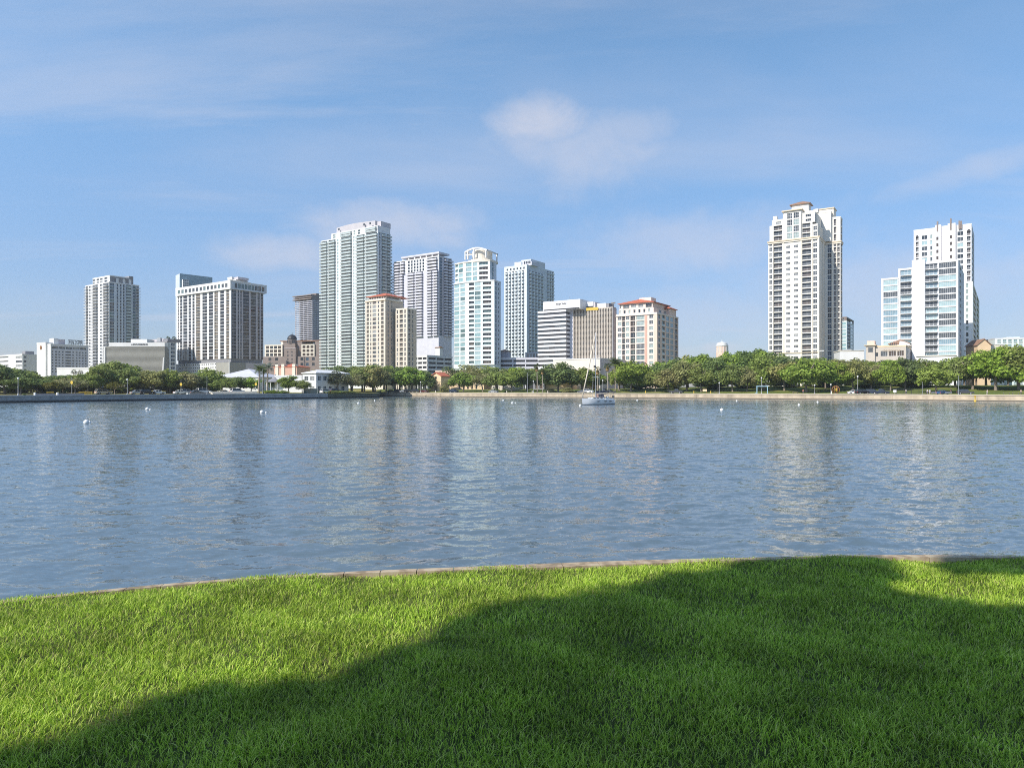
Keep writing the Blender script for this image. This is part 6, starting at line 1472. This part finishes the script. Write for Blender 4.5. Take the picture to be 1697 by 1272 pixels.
    for sg in (-1, 1):
        pts = []
        for t in np.linspace(.04, .98, 9):
            bw = B * (1 - max(0, (t - .35) / .65) ** 2.2) * (.82 + .18 * min(1, t / .35)) * .95; fb = 1.12 + .42 * t ** 1.5; xx = -L_ / 2 + L_ * t; rl.tube([(xx, sg * bw, fb), (xx, sg * bw, fb + .62)], .018, M['steel'], 5); pts.append((xx, sg * bw, fb + .62))
        rl.tube(pts, .014, M['steel'], 5)
    rl.tube([(-L_ / 2 + .36, -1.2, 1.75), (-L_ / 2 + .36, 1.2, 1.75)], .02, M['steel'], 5); rl.build('guard_rail', root)
    om = MB(); om.box(-L_ / 2 - .10, -L_ / 2 + .28, .45, .85, 1.75, 2.15, M['black']); om.tube([(-L_ / 2 + .05, .65, 1.75), (-L_ / 2 + .05, .65, 1.2)], .08, M['black'], 7); om.build('outboard_motor', root)
    fl = MB(); fl.box(mx_ - .8, mx_ - .35, -.25, .2, 1.8, 2.6, M['pinkd']); fl.build('sail_bag', root)
sailboat()

# ------------------------------------------------------------------ mooring buoys
def make_buoy():
    root = thing('mooring_buoy', 'white ball buoy to be placed', 'buoy', group='white mooring buoys')
    b = MB(); b.sm = True; b.ball((0, 0, .22), .36, M['lamp'], 18); b.build('float', root, True)
    e = MB(); e.lathe([(.07, .55), (.07, .64), (.03, .66)], M['steel'], 8); e.tube([(.09 * math.cos(a), 0, .70 + .09 * math.sin(a)) for a in np.linspace(0, 2 * math.pi, 12)], .018, M['steel'], 5, False); e.build('ring', root)
    return root
bp = None
for px, yw, s, lab in ((143, 702, .95, 'largest and nearest buoy, far left of the bay'), (244, 679, 1.0, 'buoy off the louvred block with a small float beside it'), (434, 684.5, 1.0, 'buoy off the domed building, alone in open water'), (594, 668.8, .9, 'buoy off the clubhouse, left of a more distant one'), (621, 664.6, .85, 'distant buoy just off the tip of the quay wall'),
                       (834, 664, .85, 'smaller far buoy close to the seawall below the turquoise tower'), (849, 668.4, .9, 'buoy with small float below the grey parking garage'), (961.5, 673, .95, 'buoy directly under the sailboat bow'), (1056, 664, .85, 'buoy just right of the sailboat stern near the seawall'),
                       (1196, 680.6, .95, 'isolated buoy in open water below the pink cupola'), (1221, 664.8, .85, 'far buoy close to the park seawall, left of the blue frame'), (1324, 672, .9, 'buoy in the bright reflection of the ivory tower'), (1355, 667, .9, 'buoy near the round drain outlet in the seawall')):
    Y = EYE * F / (yw - HY); loc = (wx(px, Y), Y, 0); lab = 'white ' + lab
    if bp is None: bp = make_buoy(); bp.location = loc; bp['label'] = lab; o = bp
    else: o = dup(bp, loc, px * .37, lab)
    s *= .82; o.scale = (s, s, s)
for px, yw, lab in ((148.5, 700, 'tiny white pickup float right of the largest buoy'), (249, 679, 'tiny white pickup float right of the buoy off the louvred block'), (441, 684.4, 'tiny white pickup float right of the buoy off the domed building'), (854, 668, 'tiny white pickup float right of the buoy below the garage')):
    Y = EYE * F / (yw - HY); b = MB(); b.sm = True; b.ball((0, 0, .05), .15, M['lamp'], 12, 1.2); b.tube([(0, 0, .2), (0, 0, .5)], .02, M['steel'], 5); o = b.build('pickup_float', None, True); o.location = (wx(px, Y), Y, 0); tag(o, lab, 'float', 'small pickup floats')
x, y = shp(1616); Y = y - 6; b = thing('channel_marker', 'yellow marker post standing in the water at the right seawall', 'marker', (wx(1616, Y), Y, 0))
t = MB(); t.lathe([(.5, -.1), (.5, .45), (.2, .6), (.16, 1.8)], M['yellow'], 14); t.build('float', b); t = MB(); t.box(-.35, .35, -.04, .04, 1.5, 2.1, M['yellow']); t.build('topmark', b); b.scale = (.7, .7, .8)

# ------------------------------------------------------------------ lamps, signs, park furniture
def lamp_post(px, r, h, label, globe=.28):
    Y = shore(px) + r; root = thing('street_lamp', label, 'lamp post', (wx(px, Y), Y, gz(px, Y)), 0, 'lamp posts along the shore'); b = MB()
    b.lathe([(.22, -.1), (.22, .35), (.12, .5), (.085, .7), (.06, h - .2), (.12, h - .15), (.13, h - .05)], M['greyd' if h < 4 else 'grey'], 10); b.build('post', root)
    g = MB(); g.sm = True; g.ball((0, 0, h + globe * .8), globe, M['lamp'], 12); g.build('globe', root, True)
for px, r, h, lab in ((1421.5, 6, 6.0, 'tall white-headed lamp post behind the white hatchback'), (1350, 6, 3.0, 'short dark lamp with white globe right of the bright green tree'), (1262, 6, 5.8, 'tall lamp post standing in the pale blue frame'), (999, 6, 5.2, 'tall lamp post behind the sailboat boom'), (697, 6, 5.0, 'lamp post among the dark cars left of the gabled building'),
                      (884, 7, 5.0, 'lamp post left of the two slender palms'), (1192, 7, 4.0, 'lamp post under the trees left of the blue frame'), (1377, 10, 3.2, 'short lamp left of the orange ring sculpture'), (30, 4, 4.6, 'lamp post on the quay at the far left'), (211, 6, 4.6, 'lamp post on the quay below the louvred block')):
    lamp_post(px, r, h, lab)
def pole(px, r, h, label, w=.07, name='flagpole', cat='pole'):
    Y = shore(px) + r; b = MB(); b.lathe([(w * 2, -.1), (w * 2, .25), (w, .35), (w * .6, h), (w * 1.2, h + .02), (w * 1.2, h + .12)], M['steel'], 9); o = b.build(name); o.location = (wx(px, Y), Y, gz(px, Y)); tag(o, label, cat, 'slender poles along the shore')
pole(874, 6, 9.0, 'slim bare pole left of the two slender palms', .11); pole(1588.5, 6, 6.0, 'slim pale pole left of the dark car in the right-hand park'); pole(343, 5, 6.2, 'slim grey pole on the quay below the charcoal tower'); pole(435, 5, 9, 'slim pole among the quay palms'); pole(526, 8, 4.2, 'short pole beside the white off-road car'); pole(1528.5, 12, 4.2, 'thin pole right of the iron fence')
for px, r, h, lab in ((119, 5, 4.0, 'yellow round sign on a pole at the left lawn'), (300, 5, 3.6, 'yellow round sign on a pole below the charcoal tower'), (424, 5, 3.8, 'yellow round sign on a pole near the quay palms')):
    Y = shore(px) + r; root = thing('round_sign', lab, 'sign', (wx(px, Y), Y, gz(px, Y)), R(-20), 'yellow round signs on the quay')
    b = MB(); b.lathe([(.06, -.1), (.05, h + 1.4)], M['steel'], 8); b.build('pole', root); d = MB(); d.lathe([(.52, 0), (.52, .05)], M['yellow'], 20); o = d.build('disc', root); o.location = (.1, -.08, h - .2); o.rotation_euler = (math.pi / 2, 0, 0)
# blue climbing frame
Y = shore(1263) + 5.5; root = thing('play_frame', 'pale blue square arch frame on the promenade by a tall lamp', 'frame', (wx(1263, Y), Y, gz(1263, Y)), -R(20)); b = MB()
for sx in (-2.0, 1.75): b.box(sx, sx + .3, -.15, .15, -.1, 2.7, M['cyan'])
root_p = b.build('post', root); MB().box(-2.05, 2.1, -.17, .17, 2.702, 3.0, M['cyan']).build('crossbar', root); MB().box(-2.6, -2.02, -.4, .4, 0, .3, M['cyan']).build('base', root)
# orange ring sculpture
Y = shore(1385) + 13; root = thing('ring_sculpture', 'round orange openwork sculpture under the park trees', 'sculpture', (wx(1385, Y), Y, gz(1385, Y))); b = MB(); b.sm = True
for k in range(4):
    a = k * math.pi / 4; b.tube([(1.35 * math.cos(t) * math.cos(a), 1.35 * math.cos(t) * math.sin(a), 1.5 + 1.35 * math.sin(t)) for t in np.linspace(0, 2 * math.pi, 22)], .13, M['orange'], 7, False)
b.build('ring', root, True); MB().lathe([(.6, -.1), (.55, .2)], M['grey'], 14).build('base', root); t = MB(); t.lathe([(.5, .8), (.7, 1.4), (.4, 2.1)], M['yellow'], 12); t.build('core', root)
# peach kiosk sign board, posts
Y = shore(1168) + 5; root = thing('notice_board', 'peach coloured notice board on two posts in the middle of the park', 'sign', (wx(1168, Y), Y, gz(1168, Y)), -R(25)); b = MB().box(-.8, .8, -.08, .08, .9, 1.75, M['peach']); b.build('board', root)
for sx in (-.7, .62): MB().box(sx, sx + .09, -.05, .05, -.1, .9, M['orange']).build('post', root)
for px, lab in ((1070, 'small yellow post on the promenade left of the dark grey pickup'), (1150, 'small yellow post left of the peach notice board'), (1178, 'small yellow post right of the peach notice board'), (882, 'cream box-like post beside the two slender palms'), (908, 'cream stubby post right of the two slender palms'), (722, 'cream post before the gabled peach building'), (1378, 'pale post left of the short promenade lamp'), (840, 'thin cream post before the red roofed lodge')):
    Y = shore(px) + 4.6; b = MB(); m = M['yellow'] if 'yellow' in lab else M['cream2']; b.lathe([(.17, -.05), (.17, .85), (.13, .95), (.13, 1.05), (.05, 1.1)], m, 10); o = b.build('bollard'); o.location = (wx(px, Y), Y, gz(px, Y)); tag(o, lab, 'bollard', 'posts on the promenade')
Y = shore(1483) + 4.5; root = thing('info_sign', 'small white sign board in front of the iron fence', 'sign', (wx(1483, Y), Y, gz(1483, Y)), -R(30)); MB().box(-.45, .45, -.03, .03, .7, 1.5, M['white2']).build('board', root); MB().box(-.05, .05, .031, .09, -.1, 1.4, M['steel']).build('post', root)
# iron fence
Y = shore(1498) + 6; a = -R(GRID); root = thing('iron_fence', 'dark iron railing fence right of the parked pickups', 'fence', (wx(1498, Y), Y, gz(1498, Y)), a); b = MB(); W = 6.6
for z in (.2, 1.65): b.box(-W, W, -.02, .02, z, z + .06, M['black'])
for i in range(80): x = -W + 2 * W * i / 79; b.box(x - .014, x + .014, -.05, -.021, .05, 1.85, M['black'])
b.build('railing', root)
for i in range(7): x = -W + 2 * W * i / 6; MB().box(x - .05, x + .05, -.14, -.052, -.1, 1.95, M['black']).build('post', root)
# park benches / picnic tables
def bench(px, r, label, m='blueg'):
    Y = shore(px) + r; root = thing('picnic_table', label, 'picnic table', (wx(px, Y), Y, gz(px, Y)), -R(GRID), 'picnic tables in the park'); t = MB().box(-.95, .95, -.38, .38, .72, .78, M[m]); t.build('table_top', root)
    for sy in (-1, 1): MB().box(-.95, .95, sy * .75 - .14, sy * .75 + .14, .43, .48, M[m]).build('seat', root)
    for sx in (-.7, .7):
        b = MB()
        for sy in (-1, 1): b.tube([(sx, sy * .75, -.02), (sx, sy * .2, .72)], .04, M['greyd'], 6)
        b.box(sx - .03, sx + .03, -.85, .85, .38, .43, M['greyd']); b.build('leg', root)
bench(1549, 8, 'picnic table left of the small blue car'); bench(1572, 8, 'picnic table right of the small blue car'); bench(1187, 8, 'picnic table under the trees right of the notice board', 'wood'); bench(1318, 8, 'picnic table below the bright green tree', 'wood'); bench(1668, 9, 'first picnic table at the right end of the park', 'wood'); bench(1683, 9, 'second picnic table at the right end of the park', 'wood')
# quay seating terrace and low walls, yellow barriers
Y = shore(386) + 9; a = R(52); root = thing('terrace_steps', 'pale stepped seating terrace on the quay before the hip-roofed hall', 'steps', (wx(386, Y), Y, gz(386, Y)), a); b = MB()
for k in range(3): b.box(-9, 9, -k * .9 - .9, -k * .9, -.1, .95 - .3 * k, M['cream2'])
for i, f in enumerate(b.f): pass
b.build('step', root)
Y = shore(338) + 7; MBt = MB().box(-5, 5, -.2, .2, -.1, .55, M['greyd']); o = MBt.build('low_wall'); o.location = (wx(338, Y), Y, gz(338, Y)); o.rotation_euler = (0, 0, R(52)); tag(o, 'dark low wall left of the pale terrace steps', 'wall')
Y = shore(352) + 5; o = MB().box(-3.2, 3.2, -.5, .5, -.1, .4, M['white']).build('white_ledge'); o.location = (wx(325, Y), Y, gz(325, Y)); o.rotation_euler = (0, 0, R(52)); tag(o, 'long white ledge on the quay below the charcoal tower', 'ledge')
for px, ln, lab in ((75, 2.4, 'grey planter box on the left quay, nearest the lone lamp'), (118, 3.4, 'long grey planter box under the first yellow round sign')):
    Y = shore(px) + 3.5; o = MB().box(-ln, ln, -.35, .35, -.1, .55, M['greyd']).box(-ln - .35, -ln - .02, -.4, .4, -.1, .8, M['white']).build('planter'); o.location = (wx(px, Y), Y, gz(px, Y)); o.rotation_euler = (0, 0, R(52)); tag(o, lab, 'planter', 'planters on the quay')
for px, lab in ((83, 'leftmost yellow construction barrier on the left lawn'), (136, 'yellow construction barrier right of the first round sign'), (147, 'yellow construction barrier at the right end of the left lawn')):
    Y = shore(px) + 8; root = thing('safety_barrier', lab, 'barrier', (wx(px, Y), Y, gz(px, Y)), R(30), 'yellow construction barriers'); b = MB()
    for z in (.35, .75): b.box(-.9, .9, -.03, .03, z, z + .22, M['yellow'])
    b.build('rail', root)
    for sx in (-.75, .75): MB().tube([(sx, -.3, -.05), (sx, 0, 1.05), (sx, .3, -.05)], .04, M['yellow'], 6).build('leg', root)
# site container by the clubhouse
Y = shore(516) + 13; root = thing('storage_container', 'dark teal storage container left of the white off-road car', 'container', (wx(516, Y), Y, gz(516, Y)), R(0)); b = MB(); b.box(-2.9, 2.9, -1.1, 1.1, 0, 1.9, M['g_teald'])
for i in range(20): b.box(-2.8 + i * .29, -2.68 + i * .29, -1.14, -1.102, .1, 1.8, M['g_teald'])
b.build('body', root); MB().box(-2.95, 2.95, -1.16, 1.15, 1.902, 2.0, M['greyd']).build('lid', root)

# ------------------------------------------------------------------ people: one skinned body, shirt and trousers as children
def skinned(name, verts, edges, rad, m, parent, sub=1):
    me = bpy.data.meshes.new(name); me.from_pydata(verts, edges, []); o = bpy.data.objects.new(name, me); COL.objects.link(o); o.parent = parent
    md = o.modifiers.new('skin', 'SKIN'); 
    for i, v in enumerate(me.skin_vertices[0].data): v.radius = (rad[i], rad[i]); v.use_root = (i == 0)
    s = o.modifiers.new('sub', 'SUBSURF'); s.levels = s.render_levels = sub; me.materials.append(m); return o
def person(px, r, label, top, bottom, yaw, stride=.22):
    Y = shore(px) + r; root = thing('person', label, 'person', (wx(px, Y), Y, gz(px, Y) + .015), R(yaw), 'people in the park')
    s = stride
    V = [(0, 0, .92), (0, 0, 1.15), (0, .0, 1.38), (0, 0, 1.50), (0, .01, 1.60), (0, .015, 1.70),                 # pelvis, belly, chest, neck, head
         (.10, 0, .88), (.11, -s * .5, .50), (.11, -s, .09), (.11, -s - .14, .04),                                    # one leg
         (-.10, 0, .88), (-.11, s * .35, .49), (-.11, s, .10), (-.11, s - .14, .04),                                   # other leg
         (.19, 0, 1.40), (.24, s * .3, 1.12), (.25, s * .1, .88), (.25, s * .02, .78), (-.19, 0, 1.40), (-.24, -s * .3, 1.12), (-.25, -s * .6, .90), (-.25, -s * .75, .81)]
    E = [(0, 1), (1, 2), (2, 3), (3, 4), (4, 5), (0, 6), (6, 7), (7, 8), (8, 9), (0, 10), (10, 11), (11, 12), (12, 13), (2, 14), (14, 15), (15, 16), (16, 17), (2, 18), (18, 19), (19, 20), (20, 21)]
    Rd = [.13, .12, .14, .055, .095, .08, .085, .062, .045, .04, .085, .062, .045, .04, .06, .045, .035, .03, .06, .045, .035, .03]
    skinned('body', V, E, Rd, M['skin'], root)
    sh = skinned('shirt', [V[0], V[1], V[2], (0, 0, 1.44), V[14], (.225, s * .15, 1.25), V[18], (-.225, -s * .15, 1.25)], [(0, 1), (1, 2), (2, 3), (2, 4), (4, 5), (2, 6), (6, 7)], [.15, .142, .16, .08, .082, .07, .082, .07], M['cloth'], root); sh.color = (*top, 1)
    tr = skinned('trousers', [V[0], V[6], V[7], (.11, -s * .85, .2), V[10], V[11], (-.11, s * .8, .2)], [(0, 1), (1, 2), (2, 3), (0, 4), (4, 5), (5, 6)], [.145, .105, .082, .07, .105, .082, .07], M['cloth'], root); tr.color = (*bottom, 1)
    h = MB(); h.sm = True; h.ball((0, .035, 1.685), .108, M['hair'], 12, 1.0); h.build('hair', root, True)
person(1537, 3, 'person in light top walking on the promenade, left of a pair', (.5, .5, .5), (.08, .09, .12), -60); person(1541, 3, 'person in pale blue top walking on the promenade, right of a pair', (.35, .45, .55), (.45, .42, .38), -60); person(1501.5, 3.4, 'person in white shirt before the iron fence', (.7, .7, .7), (.06, .06, .08), 20)
person(1576, 16, 'person in dark clothes standing on the right-hand lawn', (.03, .03, .035), (.03, .03, .035), 0, .05); person(1636, 3.2, 'person in pale clothes near the yellow marker post', (.6, .58, .54), (.4, .38, .36), 70); person(1692, 3.2, 'person in beige top at the right end of the promenade', (.55, .45, .35), (.1, .1, .12), 80); person(1331, 5, 'person in dusky red top under the bright green tree', (.3, .08, .06), (.1, .1, .12), -40, .1)
# ------------------------------------------------------------------ thin sea haze round the whole scene
hb = MB(); hb.box(-2500, 2500, -150, 1400, -3.2, 175, mat('haze_air', (1, 1, 1)))
hm = MATS['haze_air']; hn = hm.node_tree; hn.nodes.clear(); ho = hn.nodes.new('ShaderNodeOutputMaterial'); hv = hn.nodes.new('ShaderNodeVolumePrincipled'); hv.inputs['Color'].default_value = (.86, .92, 1.0, 1); hv.inputs['Density'].default_value = .00014; hv.inputs['Anisotropy'].default_value = .2
hn.links.new(hv.outputs[0], ho.inputs['Volume'])
o = hb.build('haze'); o['kind'] = 'stuff'; tag(o, 'thin pale haze hanging over the bay and city', 'haze', kind='stuff')
# =================================================================== sky, sun, camera
world = bpy.data.worlds.new('World'); scene.world = world; world.use_nodes = True
T = world.node_tree; N = T.nodes; L = T.links; bg = N['Background']
sky = N.new('ShaderNodeTexSky'); sky.sky_type = 'NISHITA'; sky.sun_disc = False
sky.sun_elevation = R(SUN_EL); sky.sun_rotation = R(180 + SUN_AZ); sky.altitude = 0; sky.air_density = 1.0; sky.dust_density = 0.4; sky.ozone_density = 3.0
tc = N.new('ShaderNodeTexCoord')
def vmath(op, a, b=None, s=None):
    n = N.new('ShaderNodeVectorMath'); n.operation = op
    L.new(a, n.inputs[0]) if not isinstance(a, tuple) else setattr(n.inputs[0], 'default_value', a)
    if b is not None: L.new(b, n.inputs[1]) if not isinstance(b, tuple) else setattr(n.inputs[1], 'default_value', b)
    if s is not None: n.inputs['Scale'].default_value = s
    return n
def fmath(op, a, b=None, clamp=False):
    n = N.new('ShaderNodeMath'); n.operation = op; n.use_clamp = clamp
    for i, v in enumerate((a, b)):
        if v is None: continue
        if isinstance(v, (int, float)): n.inputs[i].default_value = v
        else: L.new(v, n.inputs[i])
    return n.outputs[0]
def maprange(v, a, b, c=0.0, d=1.0, smooth=True):
    n = N.new('ShaderNodeMapRange'); n.interpolation_type = 'SMOOTHSTEP' if smooth else 'LINEAR'
    L.new(v, n.inputs[0]); n.inputs[1].default_value = a; n.inputs[2].default_value = b; n.inputs[3].default_value = c; n.inputs[4].default_value = d; return n.outputs[0]
dirn = vmath('NORMALIZE', tc.outputs['Generated']).outputs[0]
sep = N.new('ShaderNodeSeparateXYZ'); L.new(dirn, sep.inputs[0])
# a flat layer of thin cirrus high above: the view direction hits it at dir.xy / (dir.z + c)
den = fmath('ADD', fmath('MAXIMUM', sep.outputs[2], 0.0), .10)
cmb = N.new('ShaderNodeCombineXYZ'); L.new(fmath('DIVIDE', sep.outputs[0], den), cmb.inputs[0]); L.new(fmath('DIVIDE', sep.outputs[1], den), cmb.inputs[1])
def noise(vec, scale, detail, rough=.5, stretch=(1, 1, 1), rot=0, dist=0.0, loc=(0, 0, 0)):
    mp = N.new('ShaderNodeMapping'); mp.inputs['Scale'].default_value = stretch; mp.inputs['Rotation'].default_value = (0, 0, R(rot)); mp.inputs['Location'].default_value = loc; L.new(vec, mp.inputs[0])
    n = N.new('ShaderNodeTexNoise'); n.inputs['Scale'].default_value = scale; n.inputs['Detail'].default_value = detail; n.inputs['Roughness'].default_value = rough; n.inputs['Distortion'].default_value = dist; L.new(mp.outputs[0], n.inputs['Vector']); return n.outputs[0]
c1 = maprange(noise(cmb.outputs[0], 1.15, 12, .62, (.26, 1.2, 1), 24, .6, (2.3, 1.1, 0)), .47, .74, 0, .34)
c2 = maprange(noise(cmb.outputs[0], .55, 7, .55, (.5, 1.0, 1), -18, .4, (7.7, 3.1, 0)), .45, .78, 0, .36)
wisps = fmath('MAXIMUM', c1, c2)
def puff(px, py, w, h, amt, seed, lo=.36, hi=.66, tilt=0):
    """a cumulus fragment around one direction of the sky"""
    d = Vector((mx(px), 1, (HY - py) / F)).normalized(); r_ = Vector((d.y, -d.x, 0)).normalized(); u_ = r_.cross(d)
    if tilt: r_, u_ = (r_ * math.cos(R(tilt)) + u_ * math.sin(R(tilt)), u_ * math.cos(R(tilt)) - r_ * math.sin(R(tilt)))
    a = vmath('DOT_PRODUCT', dirn, tuple(r_ / (w / F))).outputs['Value']; b_ = vmath('DOT_PRODUCT', dirn, tuple(u_ / (h / F))).outputs['Value']; f = vmath('DOT_PRODUCT', dirn, tuple(d)).outputs['Value']
    rr = fmath('ADD', fmath('MULTIPLY', a, a), fmath('MULTIPLY', b_, b_)); g = fmath('EXPONENT', fmath('MULTIPLY', rr, -1.0))
    n = noise(dirn, 11.0, 12, .64, (1, 1, 1.4), 0, .3, (seed, seed * .37, seed * 1.7))
    v = fmath('ADD', fmath('MULTIPLY', n, .62), fmath('MULTIPLY', g, .56)); m = maprange(v, .46, .98, 0, amt)
    return fmath('MULTIPLY', fmath('MULTIPLY', m, maprange(g, .02, .35)), maprange(f, .5, .7))
puffs = [puff(905, 205, 110, 60, .72, 3.1), puff(955, 245, 210, 85, .52, 5.7), puff(1050, 215, 120, 45, .40, 9.2), puff(650, 370, 190, 50, .60, 12.5), puff(470, 420, 130, 42, .55, 17.9), puff(735, 395, 90, 32, .50, 2.2), puff(560, 395, 90, 40, .50, 71.0), puff(1190, 575, 45, 16, .55, 23.4), puff(1630, 275, 190, 28, .40, 29.8, tilt=8), puff(90, 500, 90, 30, .10, 31.0), puff(1480, 470, 330, 90, .42, 44.0), puff(1150, 400, 260, 70, .45, 51.0), puff(1180, 520, 240, 60, .35, 61.0)]
cov = wisps
for p in puffs: cov = fmath('MAXIMUM', cov, p)
cov = fmath('MULTIPLY', cov, maprange(sep.outputs[2], -.02, .03))
cm = N.new('ShaderNodeMix'); cm.data_type = 'RGBA'; L.new(cov, cm.inputs['Factor'])
hz = N.new('ShaderNodeMix'); hz.data_type = 'RGBA'; hz.inputs['A'].default_value = (.53, .44, .56, 1); hz.inputs['B'].default_value = (1, 1, 1, 1); L.new(maprange(sep.outputs[2], -.05, .50), hz.inputs['Factor'])
sk1 = vmath('MULTIPLY', sky.outputs[0], hz.outputs['Result']); sk2 = vmath('SCALE', sk1.outputs[0]); L.new(maprange(sep.outputs[0], -.6, .6, 1.05, .88), sk2.inputs['Scale'])
skyb = N.new('ShaderNodeVectorMath'); skyb.operation = 'MULTIPLY'; skyb.inputs[1].default_value = SKY_TINT; L.new(sk2.outputs[0], skyb.inputs[0]); L.new(skyb.outputs[0], cm.inputs['A']); cm.inputs['B'].default_value = CLOUD
L.new(cm.outputs['Result'], bg.inputs['Color']); bg.inputs['Strength'].default_value = SKY_STR

sun = bpy.data.lights.new('sun', 'SUN'); sun.energy = SUN_STR; sun.angle = R(.53); sun.color = (1.0, .93, .83)
so = bpy.data.objects.new('sun', sun); COL.objects.link(so)
sd = Vector((-math.sin(R(SUN_AZ)) * math.cos(R(SUN_EL)), -math.cos(R(SUN_AZ)) * math.cos(R(SUN_EL)), math.sin(R(SUN_EL))))
so.rotation_euler = (-sd).to_track_quat('-Z', 'Y').to_euler(); so.location = (-20, -20, 40)

cam = bpy.data.cameras.new('camera'); co = bpy.data.objects.new('camera', cam); COL.objects.link(co); scene.camera = co
co.location = (0, 0, EYE); co.rotation_euler = (math.pi / 2, 0, 0); cam.sensor_width = 36; cam.sensor_fit = 'HORIZONTAL'; cam.lens = 36 * F / 1697; cam.shift_y = (HY - 636) / 1697; cam.clip_start = .1; cam.clip_end = 30000
vs = scene.view_settings; vs.view_transform = 'Standard'; vs.look = 'None'; vs.gamma = 1; vs.exposure = EXPO; vs.use_curve_mapping = False
scene.cycles.use_denoising = False; scene.cycles.filter_width = 1.0; scene.cycles.max_bounces = 6; scene.cycles.diffuse_bounces = 3; scene.cycles.glossy_bounces = 3; scene.cycles.transparent_max_bounces = 8; scene.cycles.sample_clamp_indirect = 6
